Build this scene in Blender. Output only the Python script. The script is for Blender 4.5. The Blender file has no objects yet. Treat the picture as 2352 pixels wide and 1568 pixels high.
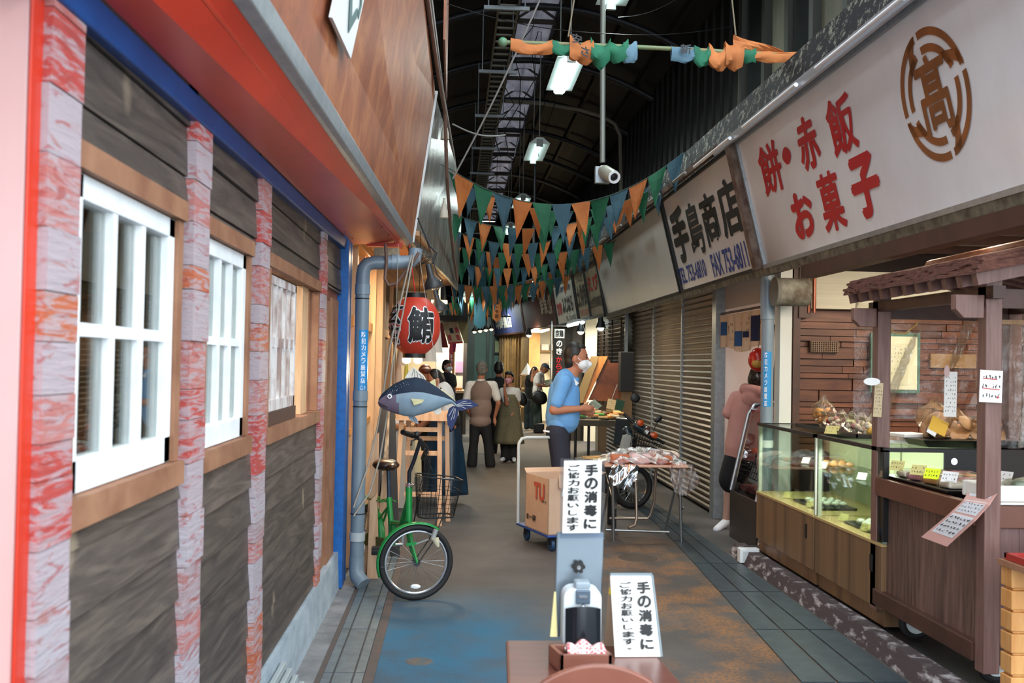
import bpy, bmesh, math, random
from mathutils import Vector, Matrix, Euler, noise
# ---------- camera, world, exposure ----------
SC = bpy.context.scene
COL = SC.collection
R_ = math.radians
CAMP = Vector((0, 0, 1.6))
F, CX, CY = 2290.0, 1176.0, 784.0
RM = Matrix.Rotation(R_(-3.30), 3, 'Z') @ Matrix.Rotation(R_(91.20), 3, 'X') @ Matrix.Rotation(R_(1.05), 3, 'Z')
cam = bpy.data.objects.new('camera', bpy.data.cameras.new('camera'))
COL.objects.link(cam)
cam.matrix_world = Matrix.Translation(CAMP) @ RM.to_4x4()
cam.data.sensor_width = 23.5
cam.data.lens = 23.5 * F / 2352
cam.data.clip_start = .05
cam.data.dof.use_dof = True
cam.data.dof.focus_distance = 9.5
cam.data.dof.aperture_fstop = 3.2
SC.camera = cam
W = bpy.data.worlds.new('sky'); SC.world = W; W.use_nodes = True
bg = W.node_tree.nodes['Background']
bg.inputs[0].default_value = (.86, .94, 1.0, 1)
bg.inputs[1].default_value = 3.0
SC.view_settings.view_transform = 'Standard'
SC.view_settings.look = 'None'
SC.view_settings.gamma = 1
SC.view_settings.use_curve_mapping = False
SC.view_settings.exposure = .62
SC.cycles.use_denoising = True
SC.cycles.max_bounces = 8
SC.cycles.transparent_max_bounces = 16
SC.cycles.sample_clamp_indirect = 6
random.seed(7)

def P(px, py, ax, val):
    """point where the sight line of a pixel of the photograph meets the plane ax=val"""
    v = RM @ Vector(((px - CX) / F, -(py - CY) / F, -1))
    i = 'xyz'.index(ax)
    return CAMP + v * ((val - CAMP[i]) / v[i])

def light(name, loc, power, col=(1, .85, .65), size=.3, kind='AREA', rot=(0, 0, 0), sy=None):
    l = bpy.data.lights.new(name, kind); l.energy = power; l.color = col
    if kind == 'AREA':
        l.size = size
        if sy: l.shape = 'RECTANGLE'; l.size_y = sy
    else: l.shadow_soft_size = size
    o = bpy.data.objects.new(name, l); o.location = loc; o.rotation_euler = rot
    COL.objects.link(o); return o

# ---------- materials ----------
MATS = {}
def lin(c):
    if isinstance(c, str):
        c = tuple(int(c[i:i + 2], 16) / 255 for i in (0, 2, 4))
        c = tuple((x / 12.92 if x <= .04045 else ((x + .055) / 1.055) ** 2.4) for x in c)
    return (c[0], c[1], c[2], 1)
class NT:
    def __init__(s, name):
        s.m = bpy.data.materials.new(name); s.m.use_nodes = True
        s.t = s.m.node_tree; s.b = s.t.nodes['Principled BSDF']; MATS[name] = s.m
        s.tc = None
    def n(s, kind, **kw):
        x = s.t.nodes.new('ShaderNode' + kind)
        for k, v in kw.items():
            if k.startswith('i_'):
                k = k[2:]; x.inputs[int(k) if k.isdigit() else k].default_value = v
            else: setattr(x, k, v)
        return x
    def l(s, a, b): s.t.links.new(a, b)
    def co(s, sc=(1, 1, 1), rot=(0, 0, 0)):
        if not s.tc: s.tc = s.n('TexCoord')
        mp = s.n('Mapping'); mp.inputs['Scale'].default_value = sc; mp.inputs['Rotation'].default_value = rot
        s.l(s.tc.outputs['Object'], mp.inputs[0]); return mp.outputs[0]
    def noise(s, scale, sc=(1, 1, 1), detail=5, rough=.6, dist=0):
        x = s.n('TexNoise'); x.inputs['Scale'].default_value = scale; x.inputs['Detail'].default_value = detail
        x.inputs['Roughness'].default_value = rough; x.inputs['Distortion'].default_value = dist
        s.l(s.co(sc), x.inputs['Vector']); return x.outputs[0]
    def ramp(s, f, stops, interp='LINEAR'):
        r = s.n('ValToRGB'); e = r.color_ramp.elements; r.color_ramp.interpolation = interp
        while len(e) < len(stops): e.new(.5)
        for i, (p, c) in enumerate(stops):
            e[i].position = p; e[i].color = lin(c) if not isinstance(c, (int, float)) else (c, c, c, 1)
        s.l(f, r.inputs[0]); return r.outputs[0]
    def mix(s, f, a, b, kind='MIX'):
        x = s.n('Mix', data_type='RGBA', blend_type=kind)
        for k, v in ((0, f), (6, a), (7, b)):
            if hasattr(v, 'links'): s.l(v, x.inputs[k])
            elif k == 0: x.inputs[0].default_value = v
            else: x.inputs[k].default_value = lin(v)
        return x.outputs[2]
    def math(s, op, a, b=0):
        x = s.n('Math', operation=op)
        for k, v in ((0, a), (1, b)):
            if hasattr(v, 'links'): s.l(v, x.inputs[k])
            else: x.inputs[k].default_value = v
        return x.outputs[0]
    def island(s): return s.n('NewGeometry').outputs['Random Per Island']
    def bump(s, h, st=.3, d=.01):
        x = s.n('Bump'); x.inputs['Strength'].default_value = st; x.inputs['Distance'].default_value = d
        s.l(h, x.inputs['Height']); s.l(x.outputs[0], s.b.inputs['Normal'])

def mat(name, c, c2=None, rough=.55, metal=0, ns=6, st=(1, 1, 1), isl=0, bump=0, bs=40, bst=None, emit=0, spec=.5, dist=0, lo=.35, hi=.65, alpha=1):
    if name in MATS: return MATS[name]
    t = NT(name); b = t.b
    b.inputs['Roughness'].default_value = rough; b.inputs['Metallic'].default_value = metal
    b.inputs['Specular IOR Level'].default_value = spec; b.inputs['Alpha'].default_value = alpha
    if c2 is None and not isl: b.inputs['Base Color'].default_value = lin(c)
    else:
        out = t.ramp(t.noise(ns, st, dist=dist), [(lo, c), (hi, c2 or c)])
        if isl:
            g = t.ramp(t.island(), [(0, 1 - isl), (1, 1.0)])
            out = t.mix(1, out, g, 'MULTIPLY')
        t.l(out, b.inputs['Base Color'])
    if bump: t.bump(t.noise(bs, bst or st), bump)
    if emit:
        b.inputs['Emission Color'].default_value = lin(c); b.inputs['Emission Strength'].default_value = emit
    return t.m

def glass(name, tint=(1, 1, 1), gl=.12, rough=.02, wob=0):
    t = NT(name); t.t.nodes.remove(t.b)
    tr = t.n('BsdfTransparent'); tr.inputs[0].default_value = (*tint, 1)
    g = t.n('BsdfGlossy'); g.inputs['Roughness'].default_value = rough
    f = t.n('LayerWeight'); f.inputs[0].default_value = .3
    k = t.math('ADD', t.math('MULTIPLY', f.outputs['Fresnel'], .6), gl)
    mx = t.n('MixShader'); t.l(k, mx.inputs[0]); t.l(tr.outputs[0], mx.inputs[1]); t.l(g.outputs[0], mx.inputs[2])
    if wob:
        x = t.n('Bump'); x.inputs['Strength'].default_value = wob; x.inputs['Distance'].default_value = .02
        t.l(t.noise(14, dist=1.5), x.inputs['Height']); t.l(x.outputs[0], g.inputs['Normal'])
    t.l(mx.outputs[0], t.t.nodes['Material Output'].inputs[0]); return t.m

# ---------- mesh building ----------
def V(*a): return Vector(a[0]) if len(a) == 1 else Vector(a)
class B:
    def __init__(s): s.v = []; s.f = []; s.mi = []; s.m = 0
    def add(s, vs, fs):
        o = len(s.v); s.v += [Vector(q) for q in vs]
        s.f += [tuple(i + o for i in q) for q in fs]; s.mi += [s.m] * len(fs); return s
    def box(s, lo, hi):
        x0, y0, z0 = lo; x1, y1, z1 = hi
        return s.add([(x0, y0, z0), (x1, y0, z0), (x1, y1, z0), (x0, y1, z0), (x0, y0, z1), (x1, y0, z1), (x1, y1, z1), (x0, y1, z1)],
                     [(0, 3, 2, 1), (4, 5, 6, 7), (0, 1, 5, 4), (1, 2, 6, 5), (2, 3, 7, 6), (3, 0, 4, 7)])
    def obox(s, c, size, rot=(0, 0, 0)):
        m = Euler(rot).to_matrix() if not isinstance(rot, Matrix) else rot
        h = Vector(size) / 2; c = Vector(c)
        vs = [c + m @ Vector((sx * h.x, sy * h.y, sz * h.z)) for sz in (-1, 1) for sx, sy in ((-1, -1), (1, -1), (1, 1), (-1, 1))]
        return s.add(vs, [(0, 3, 2, 1), (4, 5, 6, 7), (0, 1, 5, 4), (1, 2, 6, 5), (2, 3, 7, 6), (3, 0, 4, 7)])
    def beam(s, a, b, w, h, up=(0, 0, 1)):
        a, b = Vector(a), Vector(b); d = (b - a).normalized(); u = Vector(up)
        if abs(d.dot(u)) > .98: u = Vector((0, 1, 0))
        sd = d.cross(u).normalized(); u = sd.cross(d)
        m = Matrix((sd, d, u)).transposed()
        return s.obox((a + b) / 2, (w, (b - a).length, h), m)
    def hexa(s, bot, top):
        return s.add(list(bot) + list(top), [(0, 3, 2, 1), (4, 5, 6, 7), (0, 1, 5, 4), (1, 2, 6, 5), (2, 3, 7, 6), (3, 0, 4, 7)])
    def tube(s, pts, r, n=10, cap=True, closed=False):
        pts = [Vector(p) for p in pts]; N = len(pts)
        rs = r if isinstance(r, (list, tuple)) else [r] * N
        rings = []; prev = None
        for i, p in enumerate(pts):
            if closed: d = pts[(i + 1) % N] - pts[i - 1]
            else: d = pts[min(i + 1, N - 1)] - pts[max(i - 1, 0)]
            d = d.normalized() if d.length > 1e-9 else Vector((0, 0, 1))
            if prev is None:
                u = Vector((0, 0, 1)) if abs(d.z) < .9 else Vector((1, 0, 0)); u = (u - d * u.dot(d)).normalized()
            else:
                u = prev - d * prev.dot(d); u = u.normalized() if u.length > 1e-6 else prev
            prev = u; w = d.cross(u)
            rings.append([p + (u * math.cos(2 * math.pi * k / n) + w * math.sin(2 * math.pi * k / n)) * rs[i] for k in range(n)])
        vs = [q for rg in rings for q in rg]; fs = []
        for i in range(N if closed else N - 1):
            j = (i + 1) % N
            for k in range(n):
                fs.append((i * n + k, i * n + (k + 1) % n, j * n + (k + 1) % n, j * n + k))
        if cap and not closed:
            fs.append(tuple(range(n - 1, -1, -1))); fs.append(tuple((N - 1) * n + k for k in range(n)))
        return s.add(vs, fs)
    def cyl(s, a, b, r, r2=None, n=14): return s.tube([a, b], [r, r if r2 is None else r2], n)
    def lathe(s, prof, c=(0, 0, 0), n=24, axis='z', rot=None, sx=1, sy=1):
        c = Vector(c); vs = []
        for r, z in prof:
            for k in range(n):
                a = 2 * math.pi * k / n; q = Vector((r * math.cos(a) * sx, r * math.sin(a) * sy, z))
                if axis == 'x': q = Vector((q.z, q.x, q.y))
                if axis == 'y': q = Vector((q.x, q.z, -q.y))
                if rot is not None: q = rot @ q
                vs.append(c + q)
        fs = []
        for i in range(len(prof) - 1):
            for k in range(n): fs.append((i * n + k, i * n + (k + 1) % n, (i + 1) * n + (k + 1) % n, (i + 1) * n + k))
        if prof[0][0] > 1e-6: fs.append(tuple(range(n - 1, -1, -1)))
        if prof[-1][0] > 1e-6: fs.append(tuple((len(prof) - 1) * n + k for k in range(n)))
        return s.add(vs, fs)
    def ell(s, c, r, n=16, m=10, rot=None):
        r = (r, r, r) if isinstance(r, (int, float)) else r
        prof = [(math.sin(math.pi * i / m), -math.cos(math.pi * i / m)) for i in range(m + 1)]
        o = len(s.v); s.lathe(prof, (0, 0, 0), n)
        for i in range(o, len(s.v)):
            q = s.v[i]; q = Vector((q.x * r[0], q.y * r[1], q.z * r[2]))
            if rot is not None: q = rot @ q
            s.v[i] = q + Vector(c)
        return s
    def prism(s, pts, d):
        """closed outline of 3D points, pushed by vector d"""
        n = len(pts); pts = [Vector(p) for p in pts]; d = Vector(d)
        return s.add(pts + [p + d for p in pts], [tuple(range(n - 1, -1, -1)), tuple(range(n, 2 * n))] +
                     [(i, (i + 1) % n, (i + 1) % n + n, i + n) for i in range(n)])
    def grid(s, fn, nu, nv, th=0):
        vs = [fn(i / nu, j / nv) for j in range(nv + 1) for i in range(nu + 1)]
        return s.add(vs, [(j * (nu + 1) + i, j * (nu + 1) + i + 1, (j + 1) * (nu + 1) + i + 1, (j + 1) * (nu + 1) + i) for j in range(nv) for i in range(nu)])
    def torus(s, c, R, r, axis='z', n=32, m=8, rot=None, a0=0, a1=2 * math.pi):
        full = abs(a1 - a0 - 2 * math.pi) < 1e-4; pts = []
        for k in range(n if full else n + 1):
            a = a0 + (a1 - a0) * k / n; q = Vector((R * math.cos(a), R * math.sin(a), 0))
            if axis == 'x': q = Vector((0, q.x, q.y))
            if axis == 'y': q = Vector((q.x, 0, q.y))
            if rot is not None: q = rot @ q
            pts.append(Vector(c) + q)
        return s.tube(pts, r, m, closed=full)
    def build(s, name, mats, parent=None, bevel=0, smooth=False, label=None, wpos=True, solid=0, kind=None, subsurf=0):
        me = bpy.data.meshes.new(name)
        off = Vector((0, 0, 0))
        if parent is not None and wpos:
            p = parent
            while p is not None: off = off + p.location; p = p.parent
        me.from_pydata([v - off for v in s.v], [], s.f)
        if not isinstance(mats, (list, tuple)): mats = [mats]
        for m in mats: me.materials.append(m)
        for p, i in zip(me.polygons, s.mi): p.material_index = i
        bm = bmesh.new(); bm.from_mesh(me)
        if not solid: bmesh.ops.recalc_face_normals(bm, faces=bm.faces)
        if smooth == 'weld': bmesh.ops.remove_doubles(bm, verts=bm.verts, dist=1e-5)
        bm.to_mesh(me); bm.free()
        if smooth:
            me.shade_smooth()
            if smooth != 'weld':
                try: me.set_sharp_from_angle(angle=R_(40))
                except Exception: pass
        o = bpy.data.objects.new(name, me); COL.objects.link(o)
        if parent is not None: o.parent = parent
        if solid:
            md = o.modifiers.new('solid', 'SOLIDIFY'); md.thickness = solid; md.offset = 0
        if subsurf:
            md = o.modifiers.new('sub', 'SUBSURF'); md.levels = md.render_levels = subsurf
        if bevel:
            md = o.modifiers.new('bevel', 'BEVEL'); md.width = bevel; md.segments = 2; md.limit_method = 'ANGLE'; md.angle_limit = R_(50)
        if label: o['label'] = label
        if kind: o['kind'] = kind
        return o

def T(name, label, cat, loc, group=None):
    o = bpy.data.objects.new(name, None); COL.objects.link(o); o.location = loc; o.empty_display_size = .1
    o['label'] = label; o['category'] = cat
    if group: o['group'] = group
    return o
def tag(o, label, cat, group=None, kind=None):
    o['label'] = label; o['category'] = cat
    if group: o['group'] = group
    if kind: o['kind'] = kind
    return o
def struct(o): o['kind'] = 'structure'; return o
KIDS = {}
def copy_tree(o, loc=None, rotz=None, label=None, parent=None):
    c = o.copy(); COL.objects.link(c)
    if parent is not None: c.parent = parent
    for ch in [x for x in SC.objects if x.parent == o]: copy_tree(ch, parent=c)
    if loc is not None: c.location = loc
    if rotz is not None: c.rotation_euler = (0, 0, rotz)
    if label: c['label'] = label
    return c

def text_mesh(body, bold=0, depth=0):
    c = bpy.data.curves.new('lettering', 'FONT'); c.body = body; c.offset = bold; c.extrude = depth; c.resolution_u = 3
    o = bpy.data.objects.new('lettering', c); COL.objects.link(o)
    dg = bpy.context.evaluated_depsgraph_get(); dg.update()
    m = bpy.data.meshes.new_from_object(o.evaluated_get(dg))
    bpy.data.objects.remove(o); return m
def lettering(items, material, parent, name='lettering', th=.0015, label=None, warp=None, group=None):
    """items: (text, origin (lower left), right vector*width, up vector*height, boldness) - the ink box of each text fills its cell"""
    b = B()
    for it in items:
        body, O, RW, UH = it[:4]; bold = it[4] if len(it) > 4 else .02
        m = text_mesh(body, min(bold, .012))
        if not m.vertices: continue
        xs = [v.co.x for v in m.vertices]; ys = [v.co.y for v in m.vertices]
        x0, y0 = min(xs), min(ys); w = max(max(xs) - x0, 1e-4); h = max(max(ys) - y0, 1e-4)
        O, RW, UH = Vector(O), Vector(RW), Vector(UH); nn = RW.cross(UH).normalized()
        if len(it) > 5: # keep the glyph's own aspect in its cell
            k = min(RW.length / w, UH.length / h)
        vs = []
        for v in m.vertices:
            a, c2 = (v.co.x - x0) / w, (v.co.y - y0) / h
            vs.append(warp(a, c2, O, RW, UH) if warp else O + RW * a + UH * c2 + nn * th)
        k = max(0, bold - .012) * 1.0; sh = [(0, 0)] if k < .004 or warp else [(0, 0), (k, 0), (-k, 0), (0, k), (0, -k)]
        for j, (dx, dy) in enumerate(sh):
            o = (RW / w * dx + UH / h * dy) if not warp else V(0, 0, 0)
            b.add([q + o + nn * .00004 * j for q in vs], [tuple(p.vertices) for p in m.polygons])
        bpy.data.meshes.remove(m)
    if not b.v: return None
    me = bpy.data.meshes.new(name); off = Vector((0, 0, 0)); p = parent
    while p is not None: off = off + p.location; p = p.parent
    me.from_pydata([v - off for v in b.v], [], b.f); me.materials.append(material)
    o = bpy.data.objects.new(name, me); COL.objects.link(o); o.parent = parent
    if label: o['label'] = label
    return o
def vtext(s, O, RW, total, gap=.12):
    """a vertical line of characters: O = top left, RW = right vector*cell width, total = downward vector of the whole line"""
    RW = Vector(RW); total = Vector(total); n = len(s); step = total / n; out = []
    small = {'・': (.35, .3), 'ー': (.25, .8), '。': (.3, .3), 'い': (.9, .65), 'し': (.75, .8), '一': (.9, .15), 'こ': (.8, .7), 'に': (.9, .8), 'り': (.6, .9), '1': (.4, .8)}
    for i, ch in enumerate(s):
        if ch == ' ': continue
        sx, sy = small.get(ch, (.94, .94)); sy *= 1 - gap
        top = Vector(O) + step * i + step * (1 - sy) / 2
        out.append((ch, top + step * sy + RW * (1 - sx) / 2, RW * sx, -step * sy, .03))
    return out
def scribble(b, O, RW, UH, n, rows, seed=1, fill=.8):
    """rows of small pen marks standing for handwriting too small to read"""
    rnd = random.Random(seed); O, RW, UH = Vector(O), Vector(RW), Vector(UH)
    nn = RW.cross(UH).normalized() * .001
    for r in range(rows):
        for i in range(n):
            if rnd.random() > fill: continue
            x = (i + rnd.uniform(.1, .3)) / n; y = 1 - (r + .75) / rows; w = .55 / n; h = .5 / rows
            for k in range(3):
                p = O + RW * (x + rnd.uniform(0, w)) + UH * (y + rnd.uniform(0, h)) + nn
                q = O + RW * (x + rnd.uniform(0, w)) + UH * (y + rnd.uniform(0, h)) + nn
                if (q - p).length < 1e-4: continue
                sd = (q - p).cross(nn).normalized() * UH.length * h * .09
                b.add([p - sd, p + sd, q + sd, q - sd], [(0, 1, 2, 3)])

def blob(name, prims, material, parent, voxel=.012, smooth=4, wpos=True, label=None):
    """continuous surface grown from tapered capsules and ellipsoids"""
    b = B()
    for p in prims:
        if p[0] == 'c':
            _, a, c, r0, r1 = p; a, c = Vector(a), Vector(c)
            d = c - a; L = max(d.length, 1e-5); rot = Vector((0, 0, 1)).rotation_difference(d).to_matrix()
            prof = [(r0 * math.sin(t * math.pi / 8), -r0 * math.cos(t * math.pi / 8)) for t in range(0, 5)] + \
                   [(r1 * math.cos(t * math.pi / 8), L + r1 * math.sin(t * math.pi / 8)) for t in range(0, 5)]
            b.lathe(prof, a, 14, rot=rot)
        else:
            _, c, r = p[:3]; b.ell(c, r, 18, 12, rot=p[3] if len(p) > 3 else None)
    o = b.build(name, material, None)
    md = o.modifiers.new('r', 'REMESH'); md.mode = 'VOXEL'; md.voxel_size = voxel; md.use_smooth_shade = True
    sm = o.modifiers.new('s', 'SMOOTH'); sm.iterations = smooth; sm.factor = .5
    dg = bpy.context.evaluated_depsgraph_get(); dg.update()
    me = bpy.data.meshes.new_from_object(o.evaluated_get(dg)); bpy.data.objects.remove(o)
    me.name = name; me.materials.clear(); me.materials.append(material)
    off = Vector((0, 0, 0)); p = parent
    while p is not None and wpos: off = off + p.location; p = p.parent
    me.transform(Matrix.Translation(-off)); me.shade_smooth()
    o = bpy.data.objects.new(name, me); COL.objects.link(o); o.parent = parent
    if label: o['label'] = label
    return o
# ---------- materials used all over ----------
darkplank = mat('dark_plank', '4e443c', '6a5d52', rough=.7, ns=3, st=(1, .35, 5), isl=.25, bump=.4, bs=9, bst=(1, 1, 14), dist=.6)
oldwood = mat('old_wood', '8a5c42', 'a87a5c', rough=.7, ns=5, st=(1, 1, 1), isl=.3, bump=.2, bs=30)
palewood = mat('pale_wood', 'c99b72', 'e0bb92', rough=.6, ns=4, st=(4, 4, .6), isl=.2, bump=.1, bs=30)
orangewood = mat('orange_wood', 'b8703c', 'd0904f', rough=.5, ns=4, st=(5, 5, .6), isl=.3)
brownwood = mat('brown_wood', '58403a', '80645a', rough=.55, ns=4, st=(9, 9, .7), isl=.35, bump=.25, bs=8, bst=(10, 10, .6))
rail = mat('dark_brown_rail', '3b241c', '4f3026', rough=.5, ns=6)
purplewood = mat('stained_post_wood', '6c4c45', '84645c', rough=.5, ns=5, st=(8, 8, .6), isl=.1)
white = mat('white_paint', 'e9eef2', rough=.45)
cream = mat('cream_paint', 'd9cfae', rough=.7)
red = mat('red_paint', 'd23a22', 'c02f1c', rough=.32, ns=2)
blue = mat('blue_paint', '0a468a', '083d7c', rough=.4, ns=8)
black = mat('black', '0c0c0e', rough=.45)
rubber = mat('rubber', '141517', rough=.7)
steel = mat('steel', 'a9adb0', rough=.3, metal=.9)
chrome = mat('chrome', 'd0d4d8', rough=.12, metal=1)
galv = mat('galvanised_metal', '8b9399', '9ba3a8', rough=.4, metal=.5, ns=20)
greymetal = mat('grey_metal', '777b80', rough=.45, metal=.4)
pvc = mat('grey_pvc', '6f7f8c', '7a8a97', rough=.35, ns=3)
darkmetal = mat('dark_metal', '1e2022', rough=.5, metal=.4)
concrete = mat('concrete', '9aa4ac', '7f8a92', rough=.85, ns=5, bump=.3, bs=60)
paper = mat('paper', 'f1f1ee', rough=.6)
ink = mat('ink', '14161a', rough=.6)
redink = mat('red_ink', 'b91722', rough=.5)
tube_on = mat('lit_tube', 'eaffff', emit=9)
warm_on = mat('lit_bulb', 'ffe2b0', emit=14)
GL = glass('clear_glass', (.93, .97, .95), .05)
GLC = glass('case_glass', (.84, .93, .88), .07)
VINYL = glass('clear_vinyl', (.93, .93, .88), .06, .12, wob=.6)
skin = mat('skin', 'b5795c', 'a86d52', rough=.55, ns=9)
hairblack = mat('black_hair', '120f0e', '1e1815', rough=.5, ns=40)

# pilaster: stacked blocks, faded red and pale grey paint
t = NT('faded_red_blocks')
a = t.ramp(t.island(), [(0, 'b04540'), (.18, 'b0706c'), (.34, 'aa9da4'), (.5, 'b5603f'), (.64, '9c8488'), (.78, 'b25452'), (.9, 'aaa3ab')], 'CONSTANT')
c = t.mix(t.ramp(t.noise(17, (1, .3, 2.6), dist=1.2, detail=8), [(.45, 0), (.56, .8)]), a, 'aa9ea4'); c = t.mix(t.ramp(t.noise(13, (1, .4, 2.2), dist=1.5, detail=8), [(.56, 0), (.64, .7)]), c, '9c3f3c')
c = t.mix(t.ramp(t.noise(7, (1, .6, 2.5), dist=2), [(.6, 0), (.68, .6)]), c, 'a04a36')
t.l(c, t.b.inputs[0]); t.b.inputs['Roughness'].default_value = .6; t.bump(t.noise(18, (1, .4, 4)), .5)
pilmat = t.m
# dark stained planks with grain lines and knots
t = NT('grained_plank')
sx = t.n('TexWave', wave_type='BANDS', bands_direction='Z'); sx.inputs['Scale'].default_value = 9; sx.inputs['Distortion'].default_value = 6
sx.inputs['Detail'].default_value = 3; sx.inputs['Detail Scale'].default_value = 1.4
geo = t.island()
off = t.n('CombineXYZ'); t.l(t.math('MULTIPLY', geo, 17), off.inputs[1]); t.l(t.math('MULTIPLY', geo, 9), off.inputs[0])
ad = t.n('VectorMath', operation='ADD'); t.l(t.co((1, .3, 3.2)), ad.inputs[0]); t.l(off.outputs[0], ad.inputs[1]); sx = t.n('TexNoise'); sx.inputs['Scale'].default_value = 5; sx.inputs['Detail'].default_value = 9; sx.inputs['Distortion'].default_value = 2.2; sx.inputs['Roughness'].default_value = .62; t.l(ad.outputs[0], sx.inputs['Vector'])
c = t.ramp(sx.outputs[0], [(.28, '352f2b'), (.5, '514843'), (.72, '6c6157')])
vo = t.n('TexVoronoi'); vo.inputs['Scale'].default_value = 3.3; t.l(t.co((1, 1, .62)), vo.inputs['Vector'])
c = t.mix(t.ramp(vo.outputs[0], [(0, .75), (.09, .35), (.15, 0)]), c, 'a8977f')
c = t.mix(1, c, t.ramp(geo, [(0, .8), (1, 1.12)]), 'MULTIPLY')
t.l(c, t.b.inputs[0]); t.b.inputs['Roughness'].default_value = .55; t.bump(sx.outputs[0], .4, .004)
plankmat = t.m
# ground: worn asphalt with a blue painted patch and an ochre painted patch
t = NT('asphalt')
g = t.ramp(t.noise(1.6, detail=8), [(.3, '3c3b3c'), (.7, '545151')])
g = t.mix(t.ramp(t.noise(70, detail=2), [(.62, 0), (.75, .35)]), g, '77716c')
sep = t.n('SeparateXYZ'); t.l(t.co(), sep.inputs[0]); X, Y = sep.outputs[0], sep.outputs[1]
def band(v, a0, a1, b0, b1):
    r1 = t.n('MapRange'); t.l(v, r1.inputs[0]); r1.inputs[1].default_value = a0; r1.inputs[2].default_value = a1
    r2 = t.n('MapRange'); t.l(v, r2.inputs[0]); r2.inputs[1].default_value = b0; r2.inputs[2].default_value = b1; r2.inputs[3].default_value = 1; r2.inputs[4].default_value = 0
    return t.math('MULTIPLY', r1.outputs[0], r2.outputs[0])
nz = t.ramp(t.noise(2.3, detail=7), [(.3, .35), (.6, 1)])
mb = t.math('MULTIPLY', t.math('MULTIPLY', band(X, -.42, -.36, .2, .95), band(Y, 1, 1.5, 6.0, 7.2)), nz)
g = t.mix(mb, g, '1c6180')
fine = t.ramp(t.noise(45, detail=3), [(.4, .25), (.6, 1)])
mo = t.math('MULTIPLY', t.math('MULTIPLY', band(X, 1.0, 1.45, 1.85, 2.15), band(Y, 3.2, 4.6, 8, 10.2)), t.math('MULTIPLY', t.ramp(t.noise(2.6, detail=8), [(.42, .05), (.6, 1)]), fine))
g = t.mix(t.math('MULTIPLY', mo, .8), g, 'a06a33')
mw = t.math('MULTIPLY', band(X, .2, .6, 2.2, 2.7), band(Y, 10, 14, 60, 70))
g = t.mix(t.math('MULTIPLY', mw, .5), g, '6b5740')
t.l(g, t.b.inputs[0]); t.b.inputs['Roughness'].default_value = .72; t.bump(t.noise(90, detail=3), .35, .006)
asphalt = t.m
# peeling painted band above the shop signs
t = NT('peeling_paint')
n1 = t.noise(15, (1, .8, 1), detail=9, rough=.8)
c = t.ramp(n1, [(.0, '11141a'), (.55, '85857a')], 'CONSTANT')
n2 = t.ramp(t.noise(9, detail=6), [(.6, 0), (.62, 1)])
sep = t.n('SeparateXYZ'); t.l(t.co(), sep.inputs[0])
lowr = t.n('MapRange'); t.l(sep.outputs[2], lowr.inputs[0]); lowr.inputs[1].default_value = 3.56; lowr.inputs[2].default_value = 3.46
c = t.mix(t.math('MULTIPLY', lowr.outputs[0], n2), c, 'a8714a')
t.l(c, t.b.inputs[0]); t.b.inputs['Roughness'].default_value = .8; t.bump(n1, .5)
peel = t.m
# plywood fascia
t = NT('red_brown_plywood')
c = t.ramp(t.noise(4.5, (1, .9, .55), detail=10, rough=.72, dist=.7), [(.3, '6a3820'), (.48, '8a4c2f'), (.62, 'a5683f')])
c = t.mix(t.ramp(t.noise(2.0, (1, 1.4, 1.2), dist=.8), [(.62, 0), (.75, .55)]), c, '5a3222')
t.l(c, t.b.inputs[0]); t.b.inputs['Roughness'].default_value = .5
plywood = t.m
# translucent skylight sheets
t = NT('skylight_sheet'); t.t.nodes.remove(t.b)
tl = t.n('BsdfTranslucent'); df = t.n('BsdfDiffuse'); mx = t.n('MixShader'); mx.inputs[0].default_value = .5
c = t.ramp(t.noise(4, (3, .6, 1)), [(.3, '8d8d95'), (.7, 'b0adb0')])
t.l(c, tl.inputs[0]); t.l(c, df.inputs[0]); t.l(tl.outputs[0], mx.inputs[1]); t.l(df.outputs[0], mx.inputs[2]); t.l(mx.outputs[0], t.t.nodes['Material Output'].inputs[0])
skymat = t.m

# ================= SETTING =================
b = B().box((-9, -9, -.1), (9, 40, 0)); struct(b.build('floor', asphalt))
# ---- left building: wall of dark boards between block pilasters, three windows
XW = -.80
fl = B()
rnd = random.Random(3)
def planks(b, y0, y1, z0, z1, zoff=0, h=.147, x=XW, th=.022):
    z = .28 + zoff - h
    while z < z1:
        a, c = max(z, z0), min(z + h - .004, z1)
        if c - a > .012:
            j = rnd.uniform(-.002, .003); s = rnd.uniform(.002, .01)
            b.hexa([(x - th, y0, a), (x + s + j, y0, a), (x + s + j, y1, a), (x - th, y1, a)],
                   [(x - th, y0, c), (x + j - .003, y0, c), (x + j - .003, y1, c), (x - th, y1, c)])
        z += h
def ztop(y): return 2.31 + .018 * (y - 2.1)
WZ0, WZ1 = 1.30, 1.99
for (y0, y1, wa, wb) in ((2.02, 2.99, 2.11, 2.93), (3.18, 4.03, 3.22, 3.93), (4.21, 5.90, 4.31, 5.9)):
    planks(fl, y0, y1, .28, WZ0 - .07, rnd.uniform(0, .1))
    planks(fl, y0, y1, WZ1 + .06, 2.6, rnd.uniform(0, .1))
planks(fl, 6.05, 7.0, 2.05, 2.6, .03)
fl.box((XW - .06, 1.9, .0), (XW - .024, 2.1, 2.6)).box((XW - .06, 2.94, .0), (XW - .024, 3.21, 2.6)).box((XW - .06, 3.94, 0), (XW - .024, 4.3, 2.6))
fl.box((XW - .06, 1.9, 0), (XW - .024, 6.2, 1.24)).box((XW - .06, 1.9, 2.05), (XW - .024, 7.1, 2.75)).box((XW - .06, 5.92, .0), (XW - .024, 6.2, 2.6))
wl = struct(fl.build('wall_left', plankmat))
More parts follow.
